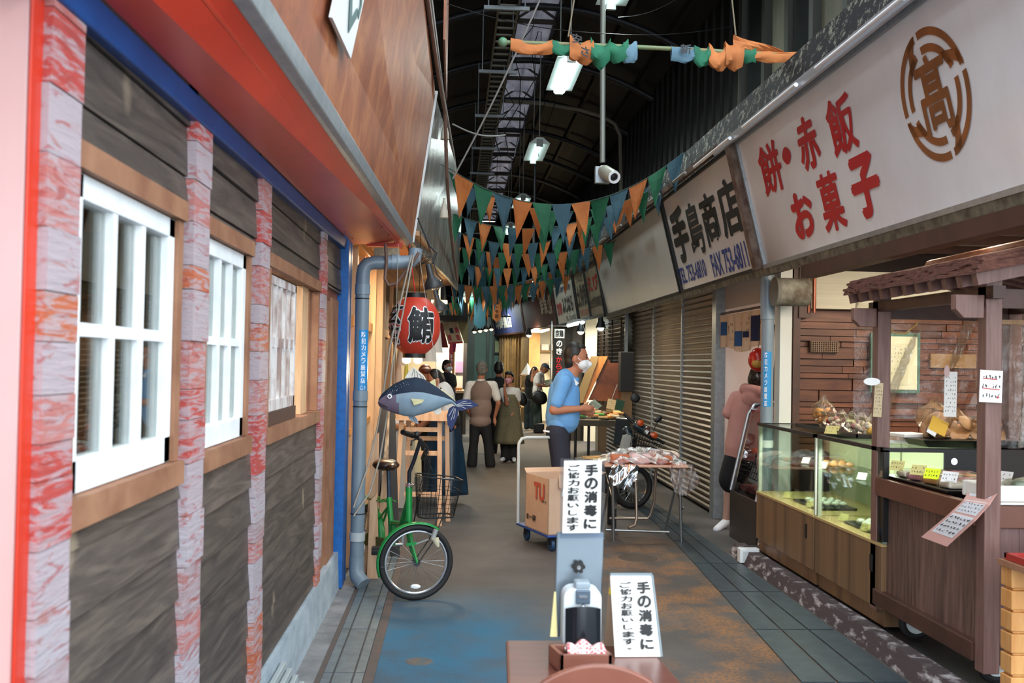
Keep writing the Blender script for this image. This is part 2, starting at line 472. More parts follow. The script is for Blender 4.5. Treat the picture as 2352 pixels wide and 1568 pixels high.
for n, (y0, y1) in enumerate(((1.93, 2.10), (2.985, 3.18), (4.02, 4.21), (5.90, 6.06))):
    b = B(); z = .27
    while z < ztop(y0) - .02:
        h = rnd.uniform(.07, .16); j = rnd.uniform(0, .008)
        b.box((XW - .02, y0 + rnd.uniform(0, .004), z), (XW + .022 + j, y1 - rnd.uniform(0, .006), min(z + h - .002, ztop(y0)))); z += h
    struct(b.build('trim_%d' % (n + 1), pilmat))
def sash(n, y0, y1, z0, z1, cols, rows, mt, wy=.055, mun=.024, xb=XW - .045, xf=XW - .005, mx=None):
    b = B(); b.box((xb, y0, z0), (xf, y1, z0 + wy * 1.35)).box((xb, y0, z1 - wy), (xf, y1, z1)).box((xb, y0, z0), (xf, y0 + wy, z1)).box((xb, y1 - wy, z0), (xf, y1, z1))
    w = struct(b.build('window_%d' % n, mt, bevel=.003))
    yi0, yi1, zi0, zi1 = y0 + wy, y1 - wy, z0 + wy * 1.35, z1 - wy
    for k in range(1, cols):
        y = yi0 + (yi1 - yi0) * k / cols
        B().box((xb + .004, y - mun / 2, zi0), (xf - .003, y + mun / 2, zi1)).build('glazing_bar', mt, w)
    for k in range(1, rows):
        z = zi0 + (zi1 - zi0) * k / rows
        B().box((xb + .004, yi0, z - mun / 2), (xf - .006, yi1, z + mun / 2)).build('glazing_bar', mt, w)
    B().box((xb + .014, yi0, zi0), (xb + .018, yi1, zi1)).build('window_pane', GL, w)
    return w
def casing(w, y0, y1, z0, z1, mt=oldwood, both=True):
    B().box((XW - .05, y0 - .06, z1 + .002), (XW + .016, y1 + .06, z1 + .06)).build('head_board', mt, w)
    B().box((XW - .05, y0 - .06, z0 - .068), (XW + .022, y1 + .06, z0 - .002)).build('sill_board', mt, w)
    B().box((XW - .05, y1 + .002, z0), (XW + .006, y1 + .05, z1)).box((XW - .058, y1 - .012, z0 - .02), (XW - .046, y1 + .07, z1 + .02)).build('jamb_board', mt, w)
    if both: B().box((XW - .05, y0 - .045, z0), (XW + .008, y0 - .002, z1)).build('jamb_board', mt, w)
winw = mat('window_white', 'eef3f6', 'dfe6ea', rough=.5, ns=9)
w1 = sash(1, 2.14, 2.90, WZ0, WZ1, 3, 2, winw, mun=.03); casing(w1, 2.14, 2.90, WZ0, WZ1)
w2 = sash(2, 3.25, 3.88, WZ0, WZ1, 3, 2, winw, mun=.028); casing(w2, 3.25, 3.88, WZ0, WZ1)
weath = mat('weathered_white_wood', '9b8580', 'd8d5d6', rough=.7, ns=10, st=(1, 1, .4), lo=.4, hi=.6)
w3 = sash(3, 4.34, 5.16, WZ0 + .06, WZ1 - .02, 6, 2, weath, wy=.04, mun=.045, xb=XW - .06, xf=XW - .012)
B().box((XW - .06, 4.34, WZ0), (XW - .004, 5.16, WZ0 + .06)).build('bottom_rail', mat('dark_sill', '4a322a', rough=.7), w3)
casing(w3, 4.34, 5.86, WZ0, WZ1)
B().box((XW - .12, 5.42, WZ0), (XW - .02, 5.62, WZ1)).build('inner_post', palewood, w3)
# door recess between the last pilaster and the blue post
b = B().box((XW - .08, 6.06, .27), (XW - .03, 6.22, 2.05)).box((XW - .1, 6.06, 1.98), (XW - .01, 6.9, 2.06))
d1 = struct(b.build('door_1', mat('red_brown_post', '6e3a2a', '7d4a38', rough=.6, ns=6)))
B().box((XW - .09, 6.24, .27), (XW - .015, 6.5, 2.0)).box((XW - .07, 6.52, .27), (XW + .0, 6.9, 2.0)).build('door_post', oldwood, d1)
B().box((XW - .14, 6.2, .27), (XW - .1, 6.9, 2.0)).build('door_panel', mat('dark_door', '3a2a22', rough=.7), d1)
b = B().hexa([(-.86, 1.6, 0), (-.765, 1.6, 0), (-.765, 7.0, 0), (-.86, 7.0, 0)], [(-.86, 1.6, .27), (-.775, 1.6, .27), (-.775, 7.0, .27), (-.86, 7.0, .27)])
struct(b.build('baseboard_left', mat('pale_concrete', 'a9b7c1', '8c9aa5', rough=.8, ns=4, st=(1, 1, 2), bump=.2)))
# blue post and blue head beam
b = B().box((-.83, 6.98, .02), (-.745, 7.12, 2.46)).box((-.80, 7.22, .02), (-.75, 7.27, 2.46))
bp = struct(b.build('trim_5', mat('scuffed_blue', '0d64b4', '0b569c', rough=.4, ns=30)))
B().box((-.81, 7.12, .02), (-.762, 7.22, 2.46)).build('grey_strip', mat('pale_grey_strip', '9aa6ae', rough=.5), bp)
b = B()
for (o, s, h) in ((0, .035, .03), (.03, .03, .0)):
    b.hexa([(XW - .04, 1.2, ztop(1.2) - (h if not o else .01)), (XW + s - o * .3, 1.2, ztop(1.2) - (h if not o else .01)), (XW + s - o * .3, 7.0, ztop(7) - (h if not o else .01)), (XW - .04, 7.0, ztop(7) - (h if not o else .01))],
           [(XW - .04, 1.2, ztop(1.2) + .035), (XW + s + .01, 1.2, ztop(1.2) + .035), (XW + s + .01, 7.0, ztop(7) + .035), (XW - .04, 7.0, ztop(7) + .035)])
struct(b.build('trim_6', blue, bevel=.006))
# red corner column close to the camera
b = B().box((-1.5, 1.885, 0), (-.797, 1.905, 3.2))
rc = struct(b.build('trim_7', mat('glare_pink_red', 'f0c6c4', 'eeb4b0', rough=.3, ns=1), bevel=.006))  # pale pink colours in the daylight glare on the red front
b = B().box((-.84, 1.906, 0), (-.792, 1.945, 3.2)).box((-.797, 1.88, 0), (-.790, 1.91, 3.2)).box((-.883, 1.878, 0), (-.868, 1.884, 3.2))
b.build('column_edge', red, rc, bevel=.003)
# awning: red soffit, galvanised edge, plywood face
aw = struct(B().add([(-.75, .3, 2.315), (-.62, .3, 2.45), (-.385, 7.8, 2.50), (-.745, 7.25, 2.435), (-.75, .3, 2.335), (-.62, .3, 2.50), (-.385, 7.8, 2.54), (-.745, 7.25, 2.455)],
      [(0, 1, 2, 3), (4, 7, 6, 5), (0, 4, 5, 1), (1, 5, 6, 2), (2, 6, 7, 3), (3, 7, 4, 0)]).build('trim_8', red))
b = B()
def awx(y): return -.62 + (y - .3) * .0305
for k in range(16):
    y = .6 + k * .45
    if y < 7.6: b.ell((awx(y) - .05, y, 2.43 + .005 * y), .006, 6, 4); b.ell((-.715, y, 2.345 + .0125 * y), .005, 6, 4)
b.build('rivets', red, aw)
B().hexa([(awx(.3) - .037, .3, 2.405), (awx(.3) - .03, .3, 2.41), (awx(7.8) - .03, 7.8, 2.47), (awx(7.8) - .037, 7.8, 2.465)], [(awx(.3) - .035, .3, 2.46), (awx(.3) - .028, .3, 2.46), (awx(7.8) - .028, 7.8, 2.51), (awx(7.8) - .035, 7.8, 2.51)]).build('seam', red, aw)
B().hexa([(awx(.3), .3, 2.45), (awx(.3) + .045, .3, 2.455), (awx(7.85) + .04, 7.85, 2.505), (awx(7.85), 7.85, 2.495)],
         [(awx(.3), .3, 2.52), (awx(.3) + .055, .3, 2.52), (awx(7.85) + .05, 7.85, 2.56), (awx(7.85), 7.85, 2.56)]).build('edge_rail', galv, aw, bevel=.004)
FB0, FB1, FT0, FT1 = V(-.585, .3, 2.51), V(-.345, 7.85, 2.55), V(-.30, .3, 3.76), V(-.195, 8.1, 3.78)
B().hexa([FB0 - V(.03, 0, 0), FB0, FB1, FB1 - V(.03, 0, 0)], [FT0 - V(.03, 0, 0), FT0, FT1, FT1 - V(.03, 0, 0)]).build('plywood_face', plywood, aw)
# diamond sign on the plywood face
fn = (FB1 - FB0).cross(FT0 - FB0).normalized()
if fn.x < 0: fn = -fn
def FP(px, py, o=.004):
    v = RM @ Vector(((px - CX) / F, -(py - CY) / F, -1)); k = (FB0 + fn * o - CAMP).dot(fn) / v.dot(fn); return CAMP + v * k
tip = FP(805, 135); e1 = FP(744, 0) - tip; e2 = FP(835, 0) - tip
u1 = e1.normalized(); u2 = e2.normalized(); L = .46
pts = [tip, tip + u2 * L, tip + u2 * L + u1 * L, tip + u1 * L]
ds = B().prism([p - fn * .012 for p in pts], fn * .014).build('diamond_sign', mat('sign_white', 'dfe3e2', rough=.4))
tag(ds, 'white diamond shaped sign board with grey green mark on plywood fascia', 'sign')
def DP(a, c): return tip + u2 * L * a + u1 * L * c + fn * .004
b = B()
for poly in (((.10, .36), (.28, .18), (.34, .18), (.34, .24), (.22, .36), (.34, .52), (.34, .58), (.28, .58)), ((.30, .08), (.42, .08), (.52, .18), (.46, .20), (.40, .14), (.32, .14)),
             ((.42, .40), (.58, .40), (.58, .46), (.48, .46), (.48, .62), (.42, .62)), ((.44, .24), (.6, .24), (.7, .34), (.64, .36), (.58, .30), (.46, .30))):
    b.prism([DP(*q) for q in poly], fn * .002)
b.build('emblem', mat('grey_green_mark', '56706f', rough=.5), ds)

# inside of the left building, seen through its windows
ins = mat('inner_wall', '8a7d68', '6f6453', rough=.8, ns=3)
struct(B().box((-4.0, 1.5, 0), (-3.9, 8, 2.8)).box((-4, 8, 0), (-.9, 8.05, 2.8)).box((-4, 1.4, 0), (-.9, 1.5, 2.8)).build('wall_inner', ins))
struct(B().box((-4, 1.4, 2.75), (-.82, 8.1, 2.85)).build('ceiling_inner', mat('inner_ceiling', '8f867a', rough=.8)))
for k, (y, wd) in enumerate(((3.0, 1.2), (5.4, 1.4))):
    s = T('storage_shelf', ('brown shelf with boxes seen through the nearest white window', 'brown shelf with boxes seen through the second white window')[k], 'shelf', (-2.6, y, 0))
    for sy in (0, wd): B().box((-2.85, y + sy, 0), (-2.4, y + sy + .04, 2.0)).build('upright', oldwood, s)
    for z in (.5, 1.0, 1.5, 1.96): B().box((-2.85, y, z), (-2.4, y + wd + .04, z + .03)).build('shelf_board', oldwood, s)
ib = [mat('box_white', 'd8d8d2', rough=.6), mat('box_pink', 'a8505c', rough=.6), mat('box_tan', 'b59a78', rough=.6), mat('box_navy', '2f3b4d', rough=.6)]
for k in range(10):
    y = 3.08 + .27 * (k % 4) + (2.5 if k > 7 else 0); z = (.53, 1.03, 1.53)[k % 3]
    o = B().box((-2.8, y, z + .002), (-2.45, y + .2, z + .2 + .08 * (k % 3))).build('carton', ib[k % 4], bevel=.005)
    tag(o, ('white', 'pink', 'tan', 'dark navy')[k % 4] + ' carton on the ' + ('lower', 'middle', 'upper')[k % 3] + ' shelf board, ' + ('near' if k < 8 else 'second') + ' white window', 'box', 'cartons inside the boarded building')
light('added_room_light', (-2.2, 4.5, 2.6), 60, (1, .88, .72), .8)  # lamp and panel added to brighten the room behind the windows
lb = B().box((-2.5, 4.2, 2.68), (-1.9, 4.9, 2.74)).build('added_ceiling_lamp', mat('added_lamp_panel', 'fff0d8', emit=2))
tag(lb, 'added ceiling lamp panel lighting the room behind the boarded wall', 'lamp')

# building body behind/above left side, and further left fronts
struct(B().box((-4, -.5, 2.85), (-.9, 8.1, 6.4)).build('wall_left_upper', mat('dark_wall', '26282a', '17181a', rough=.8, ns=2)))
struct(B().box((-4, 14.2, 0), (-.85, 36, 6.4)).box((-4.05, 8.0, 0), (-4, 14.2, 6.4)).box((-4, 8.1, 2.95), (-.72, 14.2, 6.4)).build('wall_left_far', mat('dark_wall_b', '1d2224', '15191a', rough=.8, ns=2)))
# grey sheet fascia past the plywood awning
t = NT('streaked_sheet'); c = t.ramp(t.noise(3, (3, 3, .5), detail=6, dist=.5), [(.35, '6c6a66'), (.6, '9a9a96'), (.75, 'b5b6b3')])
t.l(c, t.b.inputs[0]); t.b.inputs['Roughness'].default_value = .25; t.b.inputs['Metallic'].default_value = .3; t.bump(t.noise(8, (2, 2, .4), dist=1), .5, .02)
fa = struct(B().add([(-.37, 7.95, 2.54), (-.10, 11.5, 2.56), (.02, 14, 2.6), (-.22, 8.1, 3.80), (-.03, 11.5, 3.84), (.06, 14, 3.9)], [(0, 1, 4, 3), (1, 2, 5, 4)]).build('wall_left_fascia', t.m, solid=.03))
B().beam((-.365, 7.93, 2.54), (-.205, 8.12, 3.8), .06, .03).build('white_edge', mat('white_edge', 'c9cccc', rough=.4), fa)
struct(B().box((-4, 7.95, 2.56), (-.42, 14.2, 2.9)).add([(-.42, 7.95, 2.6), (-.30, 8.0, 2.6), (-.02, 14, 2.66), (-.42, 14.2, 2.66), (-.42, 7.95, 2.64), (-.30, 8.0, 2.64), (-.02, 14, 2.70), (-.42, 14.2, 2.7)],
      [(0, 1, 2, 3), (4, 7, 6, 5), (0, 4, 5, 1), (1, 5, 6, 2), (2, 6, 7, 3), (3, 7, 4, 0)]).build('ceiling_stall', mat('stall_soffit', '9a7350', 'b3895e', rough=.6, ns=4)))
# conduits and cables on the fascia top
c1 = B()
c1.tube([(-.25, 3.5, 3.85), (-.20, 6, 3.86), (-.15, 8.2, 3.86), (-.05, 11, 3.86), (.0, 13.5, 3.9)], .018, 8)
c1.build('conduit', mat('grey_conduit', '8d8683', rough=.5))
tag(SC.objects['conduit'], 'grey conduit pipe running along the top of the left fascia', 'pipe')
c2 = B().tube([(-.27, 3.5, 3.80), (-.165, 7.6, 3.80), (-.12, 8.6, 3.75), (-.10, 9.2, 3.3), (-.07, 10, 3.0), (-.03, 11.5, 2.8), (.02, 13, 2.66)], .016, 8)
o = c2.build('conduit', mat('brown_conduit', '7b6157', rough=.5)); tag(o, 'brown conduit dropping along the grey sheet fascia', 'pipe')
o = B().box((-.125, 7.2, 3.93), (-.11, 8.9, 4.9)).build('fascia_board', plywood); tag(o, 'brown board seen edge on above the left fascia', 'board')
B().box((-.95, 8.4, 4.75), (-.12, 8.5, 4.8)).build('bracket', darkmetal, o)
# gutters and kerbs
gut = mat('gutter_cover', '6f7f88', '5c6a73', rough=.5, metal=.3, ns=12, isl=.15, bump=.2, bs=60)
b = B(); y = 1.0
while y < 8.3:
    for (x0, x1) in ((-.60, -.555), (-.545, -.45), (-.44, -.395)): b.box((x0 - .03, y, 0), (x1 - .03, y + .82, .008))
    y += .83
struct(b.build('trim_9', gut))
struct(B().box((-.42, 1, 0), (-.37, 8.4, .006)).box((-.66, 1, 0), (-.632, 8.4, .006)).build('trim_10', mat('gutter_edge', '5b4a45', '4a4848', rough=.7, ns=10)))
struct(B().box((-.765, 1, 0), (-.66, 8.4, .012)).build('trim_11', mat('grey_kerb', '8a8b8d', '66676a', rough=.85, ns=4, bump=.3)))
b = B(); y = 2.0
def gx(y): return 1.62 + .058 * (y - 2) if y < 9.3 else 2.06
while y < 14:
    for k in range(3):
        f0, f1 = k / 3, (k + 1) / 3 - .03
        xa, xb = gx(y) + (2.36 - gx(y)) * f0, gx(y) + (2.36 - gx(y)) * f1
        xc, xd = gx(y + 1) + (2.36 - gx(y + 1)) * f0, gx(y + 1) + (2.36 - gx(y + 1)) * f1
        b.hexa([(xa, y, 0), (xb, y, 0), (xd, y + .98, 0), (xc, y + .98, 0)], [(xa, y, .008), (xb, y, .008), (xd, y + .98, .008), (xc, y + .98, .008)])
    y += 1
struct(b.build('trim_12', mat('dark_gutter', '4a5963', '3a4650', rough=.4, metal=.3, ns=10, isl=.15)))
kerb = mat('worn_kerb', '43383b', 'b2adb0', rough=.8, ns=7, st=(1, 1, 3), lo=.52, hi=.66, bump=.3)
struct(B().hexa([(2.37, 2.0, 0), (2.5, 2.0, 0), (2.5, 8.4, 0), (2.37, 8.4, 0)], [(2.41, 2.0, .10), (2.5, 2.0, .10), (2.5, 8.4, .10), (2.41, 8.4, .10)]).build('trim_13', kerb))
struct(B().box((2.5, 2.0, .0), (6, 8.4, .08)).build('floor_shop', mat('shop_floor', '24242a', '2f2e33', rough=.5, ns=4)))

# ---- right side shell
struct(B().box((2.86, 8.35, 0), (6, 8.5, 3.4)).build('wall_shop_back', mat('dark_backing', '241813', rough=.8)))
# wood brick cladding
b = B(); z = .9; rr = random.Random(5)
while z < 2.1:
    h = rr.choice((.045, .05, .06, .10)); x = 2.88
    while x < 5.2:
        w = rr.uniform(.18, .55); b.box((x, 8.33 - rr.uniform(.0, .035), z), (min(x + w - .006, 5.2), 8.35, min(z + h - .006, 2.10))); x += w
    z += h
cw = struct(b.build('wall_shop_cladding', mat('brick_wood', '5a2f1c', '7d4a2c', rough=.45, ns=4, st=(.8, 1, 5), isl=.5)))
struct(B().box((2.93, 8.22, 2.10), (5.6, 8.34, 2.42)).build('trim_14', mat('ribbed_cream', 'cbc6b4', 'bdb7a5', rough=.6, ns=3, st=(.2, 1, 60), bump=.5, bs=3, bst=(.2, 1, 60))))
struct(B().box((5.6, 2, 0), (5.7, 8.5, 3.4)).build('wall_shop_side', mat('shop_side', '6b5a4a', rough=.8)))
struct(B().box((2.45, 2.5, 2.66), (6, 8.5, 2.75)).build('ceiling_shop', mat('shop_ceiling', 'b59a5c', 'a88c50', rough=.7, ns=2)))
b = B()
for y in [3.2 + .62 * k for k in range(9)]: b.box((2.6, y, 2.58), (5.6, y + .07, 2.66))
struct(b.build('trim_15', rail))
b = B().box((2.50, 2.5, 2.25), (2.60, 7.1, 2.42)).box((2.50, 7.1, 2.36), (2.60, 8.35, 2.42)).box((2.62, 2.5, 2.46), (2.70, 8.35, 2.6)).box((2.88, 8.2, 2.02), (2.98, 8.34, 2.5))
struct(b.build('trim_16', rail))
# shutters
shut = mat('shutter_slat', '8f8478', '827769', rough=.35, metal=.6, ns=6, isl=.1)
def shutter(n, y0, y1, z1=2.45, x=2.80, mt=shut):
    b = B(); z = .03
    while z < z1:
        b.hexa([(x + .012, y0, z), (x + .02, y0, z), (x + .02, y1, z), (x + .012, y1, z)], [(x - .014, y0, z + .04), (x + .02, y0, z + .04), (x + .02, y1, z + .04), (x - .014, y1, z + .04)])
        b.hexa([(x - .014, y0, z + .042), (x + .02, y0, z + .042), (x + .02, y1, z + .042), (x - .014, y1, z + .042)], [(x + .008, y0, z + .062), (x + .02, y0, z + .062), (x + .02, y1, z + .062), (x + .008, y1, z + .062)])
        z += .066
    d = struct(b.build('door_%d' % n, mt)); B().box((x - .02, y0 - .03, 0), (x + .03, y0 + .01, z1)).build('guide_rail', galv, d)
    return d
shutter(2, 10.5, 12.1); shutter(3, 12.12, 13.9); shutter(4, 13.92, 15.6)
d5 = shutter(5, 15.62, 17.4, x=2.7, mt=mat('brown_shutter', '5d5347', '463d33', rough=.5, metal=.4, ns=4))
struct(B().box((2.74, 10.34, 0), (2.85, 10.5, 2.45)).build('trim_17', galv, bevel=.004))
pinkw = mat('pinkish_wall', 'dccdc4', rough=.8)
struct(B().box((2.85, 10.42, 0), (6, 10.5, 2.9)).build('wall_hall', pinkw))
struct(B().box((2.86, 8.5, 2.52), (6, 10.5, 2.6)).box((5.8, 8.5, 0), (5.9, 10.5, 2.6)).build('ceiling_hall', mat('hall_ceiling', 'cfc4bc', rough=.8)))
struct(B().box((2.83, 8.62, 2.2), (2.86, 10.4, 2.6)).build('trim_18', mat('hall_header', 'a9a09a', rough=.6)))
light('hall_lamp', (4.3, 9.3, 2.45), 28, (1, .86, .76), .5)
# upper right: peeling band, flat roof, dark ribbed wall, pale upper building
struct(B().hexa([(2.26, 2.2, 3.44), (2.34, 2.2, 3.44), (2.34, 17, 3.44), (2.26, 17, 3.44)], [(2.30, 2.2, 3.76), (2.36, 2.2, 3.76), (2.36, 17, 3.76), (2.30, 17, 3.76)]).build('wall_band', peel))
struct(B().box((2.34, 2.2, 3.5), (6, 36, 3.6)).build('ceiling_roof_right', mat('roof_dark', '1c1d1f', rough=.8)))
b = B()
for k in range(66):
    y = 10.9 + k * .38; b.box((3.10, y, 3.6), (3.2, y + .2, 6.4)).box((3.14, y + .2, 3.6), (3.2, y + .38, 6.4))
struct(b.build('wall_right_upper', mat('ribbed_dark_sheet', '100f0b', '16140f', rough=.6, ns=2)))
b = B().box((3.1, 6.5, 3.6), (3.6, 10.9, 6.4))
wr = struct(b.build('wall_right_pale', mat('pale_green_wall', '6f6f5e', '5b5b4c', rough=.7, ns=3, st=(2, 2, .5))))
b = B()
for y in (7.6, 8.35, 9.0, 9.7, 10.5): b.box((3.02, y, 3.6), (3.1, y + .10, 6.4))
b.build('mullion', mat('dark_mullion', '2a2b26', rough=.6), wr)
B().box((3.06, 8.5, 3.6), (3.1, 8.95, 6.3)).box((3.06, 9.9, 3.6), (3.1, 10.4, 6.3)).build('dark_pane', mat('dark_pane', '1e2220', rough=.2), wr)
# roof
def rz_(x): return 6.4 - .14 * (x - 1.1) ** 2
blk = mat('black_roof', '0a0b0e', '070809', rough=.7, ns=3)
def roofstrip(name, x0, x1, mt, n=8, y0=6.5, dz=.16, y1=36):
    b = B()
    for i in range(n):
        a, c = x0 + (x1 - x0) * i / n, x0 + (x1 - x0) * (i + 1) / n
        b.hexa([(a, y0, rz_(a) + dz), (c, y0, rz_(c) + dz), (c, y1, rz_(c) + dz), (a, y1, rz_(a) + dz)], [(a, y0, rz_(a) + dz + .03), (c, y0, rz_(c) + dz + .03), (c, y1, rz_(c) + dz + .03), (a, y1, rz_(a) + dz + .03)])
    return struct(b.build(name, mt))
roofstrip('ceiling_left', -1.6, .82, blk); roofstrip('ceiling_right', 1.38, 3.7, blk)
roofstrip('window_4', .78, 1.42, skymat, 2, dz=.3); b = B().box((.79, 6.5, rz_(.8) + .1), (.82, 36, rz_(.8) + .33)).box((1.38, 6.5, rz_(1.4) + .1), (1.41, 36, rz_(1.4) + .33)); struct(b.build('trim_41', blk))
b = B()
for k in range(20):
    y = 7 + k * 1.45
    b.box((.80, y, rz_(1.1) + .10), (1.40, y + .05, rz_(1.1) + .16)); b.beam((.80, y + .02, rz_(1.1) + .16), (1.1, y + .02, rz_(1.1) + .36), .03, .03); b.beam((1.1, y + .02, rz_(1.1) + .36), (1.40, y + .02, rz_(1.1) + .16), .03, .03)
struct(b.build('trim_19', mat('skylight_bar', '4f463f', rough=.6)))
ribm = mat('rib_metal', '33353a', '24262a', rough=.5, metal=.5, ns=9)
for k in range(9):
    y = 10.9 + 2.4 * k; o = B().tube([(x, y, rz_(x) - (.0)) for x in [-.9 + 4.0 * i / 14 for i in range(15)]], .05, 10).build('trim_%d' % (20 + k), ribm, smooth=True); struct(o)
b = B()
for x in (.55, 1.55, 2.2, 2.8): b.box((x, 6.6, rz_(x) + .03), (x + .06, 35.5, rz_(x) + .12))
struct(b.build('trim_29', mat('purlin', '211d1a', rough=.7)))
# far end
struct(B().box((-4, 35.5, 0), (8, 35.7, 6.6)).build('wall_back', mat('dark_end', '20302e', '172220', rough=.8, ns=1)))
struct(B().box((5.9, 10.5, 0), (6, 36, 3.6)).build('wall_right_outer', mat('outer_wall', '3a352e', rough=.8)))
# ================= RIGHT SIGNS =================
SB0, SBt = V(2.505, 0, 2.425), V(2.26, 0, 3.41)
sdir = (SBt - SB0); snorm = V(-sdir.z, 0, sdir.x).normalized()   # faces the lane, slightly down
def SPt(y, t, o=0): return V(SB0.x + sdir.x * t, y, SB0.z + sdir.z * t) + snorm * o
def SP(px, py):
    v = RM @ Vector(((px - CX) / F, -(py - CY) / F, -1)); k = (SB0 - CAMP).dot(snorm) / v.dot(snorm)
    q = CAMP + v * k; return q.y, (q.z - SB0.z) / sdir.z
def cell(ch, x0, y0, x1, y1, bold=.03):
    xm, ym = (x0 + x1) / 2, (y0 + y1) / 2
    ya, yb = SP(x0, ym)[0], SP(x1, ym)[0]; tb, tt = SP(xm, y1)[1], SP(xm, y0)[1]
    O = SPt(ya, tb, .004); return (ch, O, SPt(yb, tb, .004) - O, SPt(ya, tt, .004) - O, bold)
def signboard(y0, y1, m, name='shop_sign', label='', group=None):
    b = B(); b.hexa([SPt(y0, 0, -.05), SPt(y0, 0), SPt(y1, 0), SPt(y1, 0, -.05)], [SPt(y0, 1, -.05), SPt(y0, 1), SPt(y1, 1), SPt(y1, 1, -.05)])
    root = T(name, label, 'sign', SPt((y0 + y1) / 2, 0), group); b.build('panel', m, root)
    f = B()
    for t in (-.01, 1.0): f.beam(SPt(y0, t, .01), SPt(y1, t, .01), .03, .035, snorm)
    for y in (y0, y1): f.beam(SPt(y, 0, .008), SPt(y, 1, .008), .035, .03, snorm)
    f.build('frame', galv if y0 < 9 and y1 < 9 else darkmetal, root)
    return root
t = NT('sign_face'); sep = t.n('SeparateXYZ'); t.l(t.co(), sep.inputs[0])
c = t.ramp(t.noise(1.2, detail=6), [(.3, 'e6e7ea'), (.7, 'eeeff1')])
m1 = t.ramp(t.noise(3.5, (1, 1, .35), detail=6), [(.45, 0), (.75, 1)])
r1 = t.n('MapRange'); t.l(sep.outputs[1], r1.inputs[0]); r1.inputs[1].default_value = 1.6; r1.inputs[2].default_value = 2.6
r2 = t.n('MapRange'); t.l(sep.outputs[2], r2.inputs[0]); r2.inputs[1].default_value = .55; r2.inputs[2].default_value = 0
c = t.mix(t.math('MULTIPLY', t.math('MULTIPLY', r1.outputs[0], r2.outputs[0]), .75), c, '6b5640')
c = t.mix(t.math('MULTIPLY', m1, .12), c, '8b8272')
t.l(c, t.b.inputs[0]); t.b.inputs['Roughness'].default_value = .22
signface = t.m
s1 = signboard(2.6, 7.93, signface, label='large white shop sign with red characters and a round brown crest')
its = [cell(*a) for a in (('餅', 1746, 322, 1796, 448, .025), ('・', 1800, 340, 1816, 374, .05), ('赤', 1833, 262, 1881, 392, .035), ('飯', 1902, 212, 1966, 358, .028),
                          ('お', 1822, 438, 1870, 546, .045), ('菓', 1884, 390, 1937, 532, .028), ('子', 1957, 352, 2022, 498, .05))]
lettering(its, redink, s1, label='red lettering')
yc, tc = SP(2152, 217); ya = SP(2070, 225)[0]; yb = SP(2233, 205)[0]; Rr = abs(ya - yb) / 2; yc = (ya + yb) / 2; tc = SP(2152, 215)[1]
gold = mat('brown_gold_crest', '7a4a24', '9a5a28', rough=.5, ns=5)
def EP(r, a, o=.004): return SPt(yc - r * Rr * math.cos(a), tc + r * Rr * math.sin(a) / sdir.length, o)
b = B()
def arcband(r0, r1, a0, a1, n=16):
    for i in range(n):
        p, q = a0 + (a1 - a0) * i / n, a0 + (a1 - a0) * (i + 1) / n
        rr0 = r0 if not callable(r0) else 0
        b.add([EP(r0, p), EP(r1, p), EP(r1, q), EP(r0, q)], [(0, 1, 2, 3)])
for k in range(4):
    a0 = R_(13 + 90 * k)
    arcband(.88, 1.0, a0, a0 + R_(84)); arcband(.64, .76, a0 + R_(8), a0 + R_(84))
    b.add([EP(.99, a0 - R_(2)), EP(.99, a0 + R_(14)), EP(.70, a0 + R_(36)), EP(.64, a0 + R_(36)), EP(.64, a0 + R_(14)), EP(.8, a0 + R_(10))], [(0, 1, 2, 3, 4, 5)])
b.build('crest', gold, s1)
O = EP(0, 0) ; c0 = SPt(yc + .43 * Rr, tc - .55 * Rr / sdir.length, .004)
lettering([('髙', c0, SPt(yc - .45 * Rr, tc - .55 * Rr / sdir.length, .004) - c0, SPt(yc + .43 * Rr, tc + .60 * Rr / sdir.length, .004) - c0, .026)], gold, s1, 'crest_character')
s2 = signboard(8.10, 10.85, mat('sign_face_b', 'dcdcdc', 'd0d0d0', rough=.25, ns=1), label='white shop sign with black characters above blue telephone and fax numbers')
its = [cell(*a) for a in (('手', 1546, 472, 1580, 603, .045), ('島', 1581, 458, 1613, 588, .024), ('商', 1613, 436, 1651, 566, .026), ('店', 1652, 405, 1700, 545, .034))]
lettering(its, ink, s2, label='black lettering')
lettering([cell('TEL 753-6810', 1558, 604, 1624, 645, .02), cell('FAX 753-6811', 1633, 566, 1720, 626, .02)], mat('blue_ink', '17348c', rough=.5), s2, label='blue lettering')
rustp = mat('rusty_post', '7a6a5e', '4a2e22', rough=.7, ns=8)
b = B(); b.beam(SPt(8.01, -.02, .03), SPt(8.01, 1.02, .03), .10, .09, snorm); struct(b.build('trim_30', rustp))
t = NT('blank_sign'); c = t.ramp(t.noise(1.3, detail=5), [(.3, 'c9c8c6'), (.7, 'd6d6d5')]); t.l(c, t.b.inputs[0]); t.b.inputs['Roughness'].default_value = .3; t.b.inputs['Metallic'].default_value = .2
s3 = signboard(10.95, 16.25, t.m, label='blank pale metal shop sign without any writing')
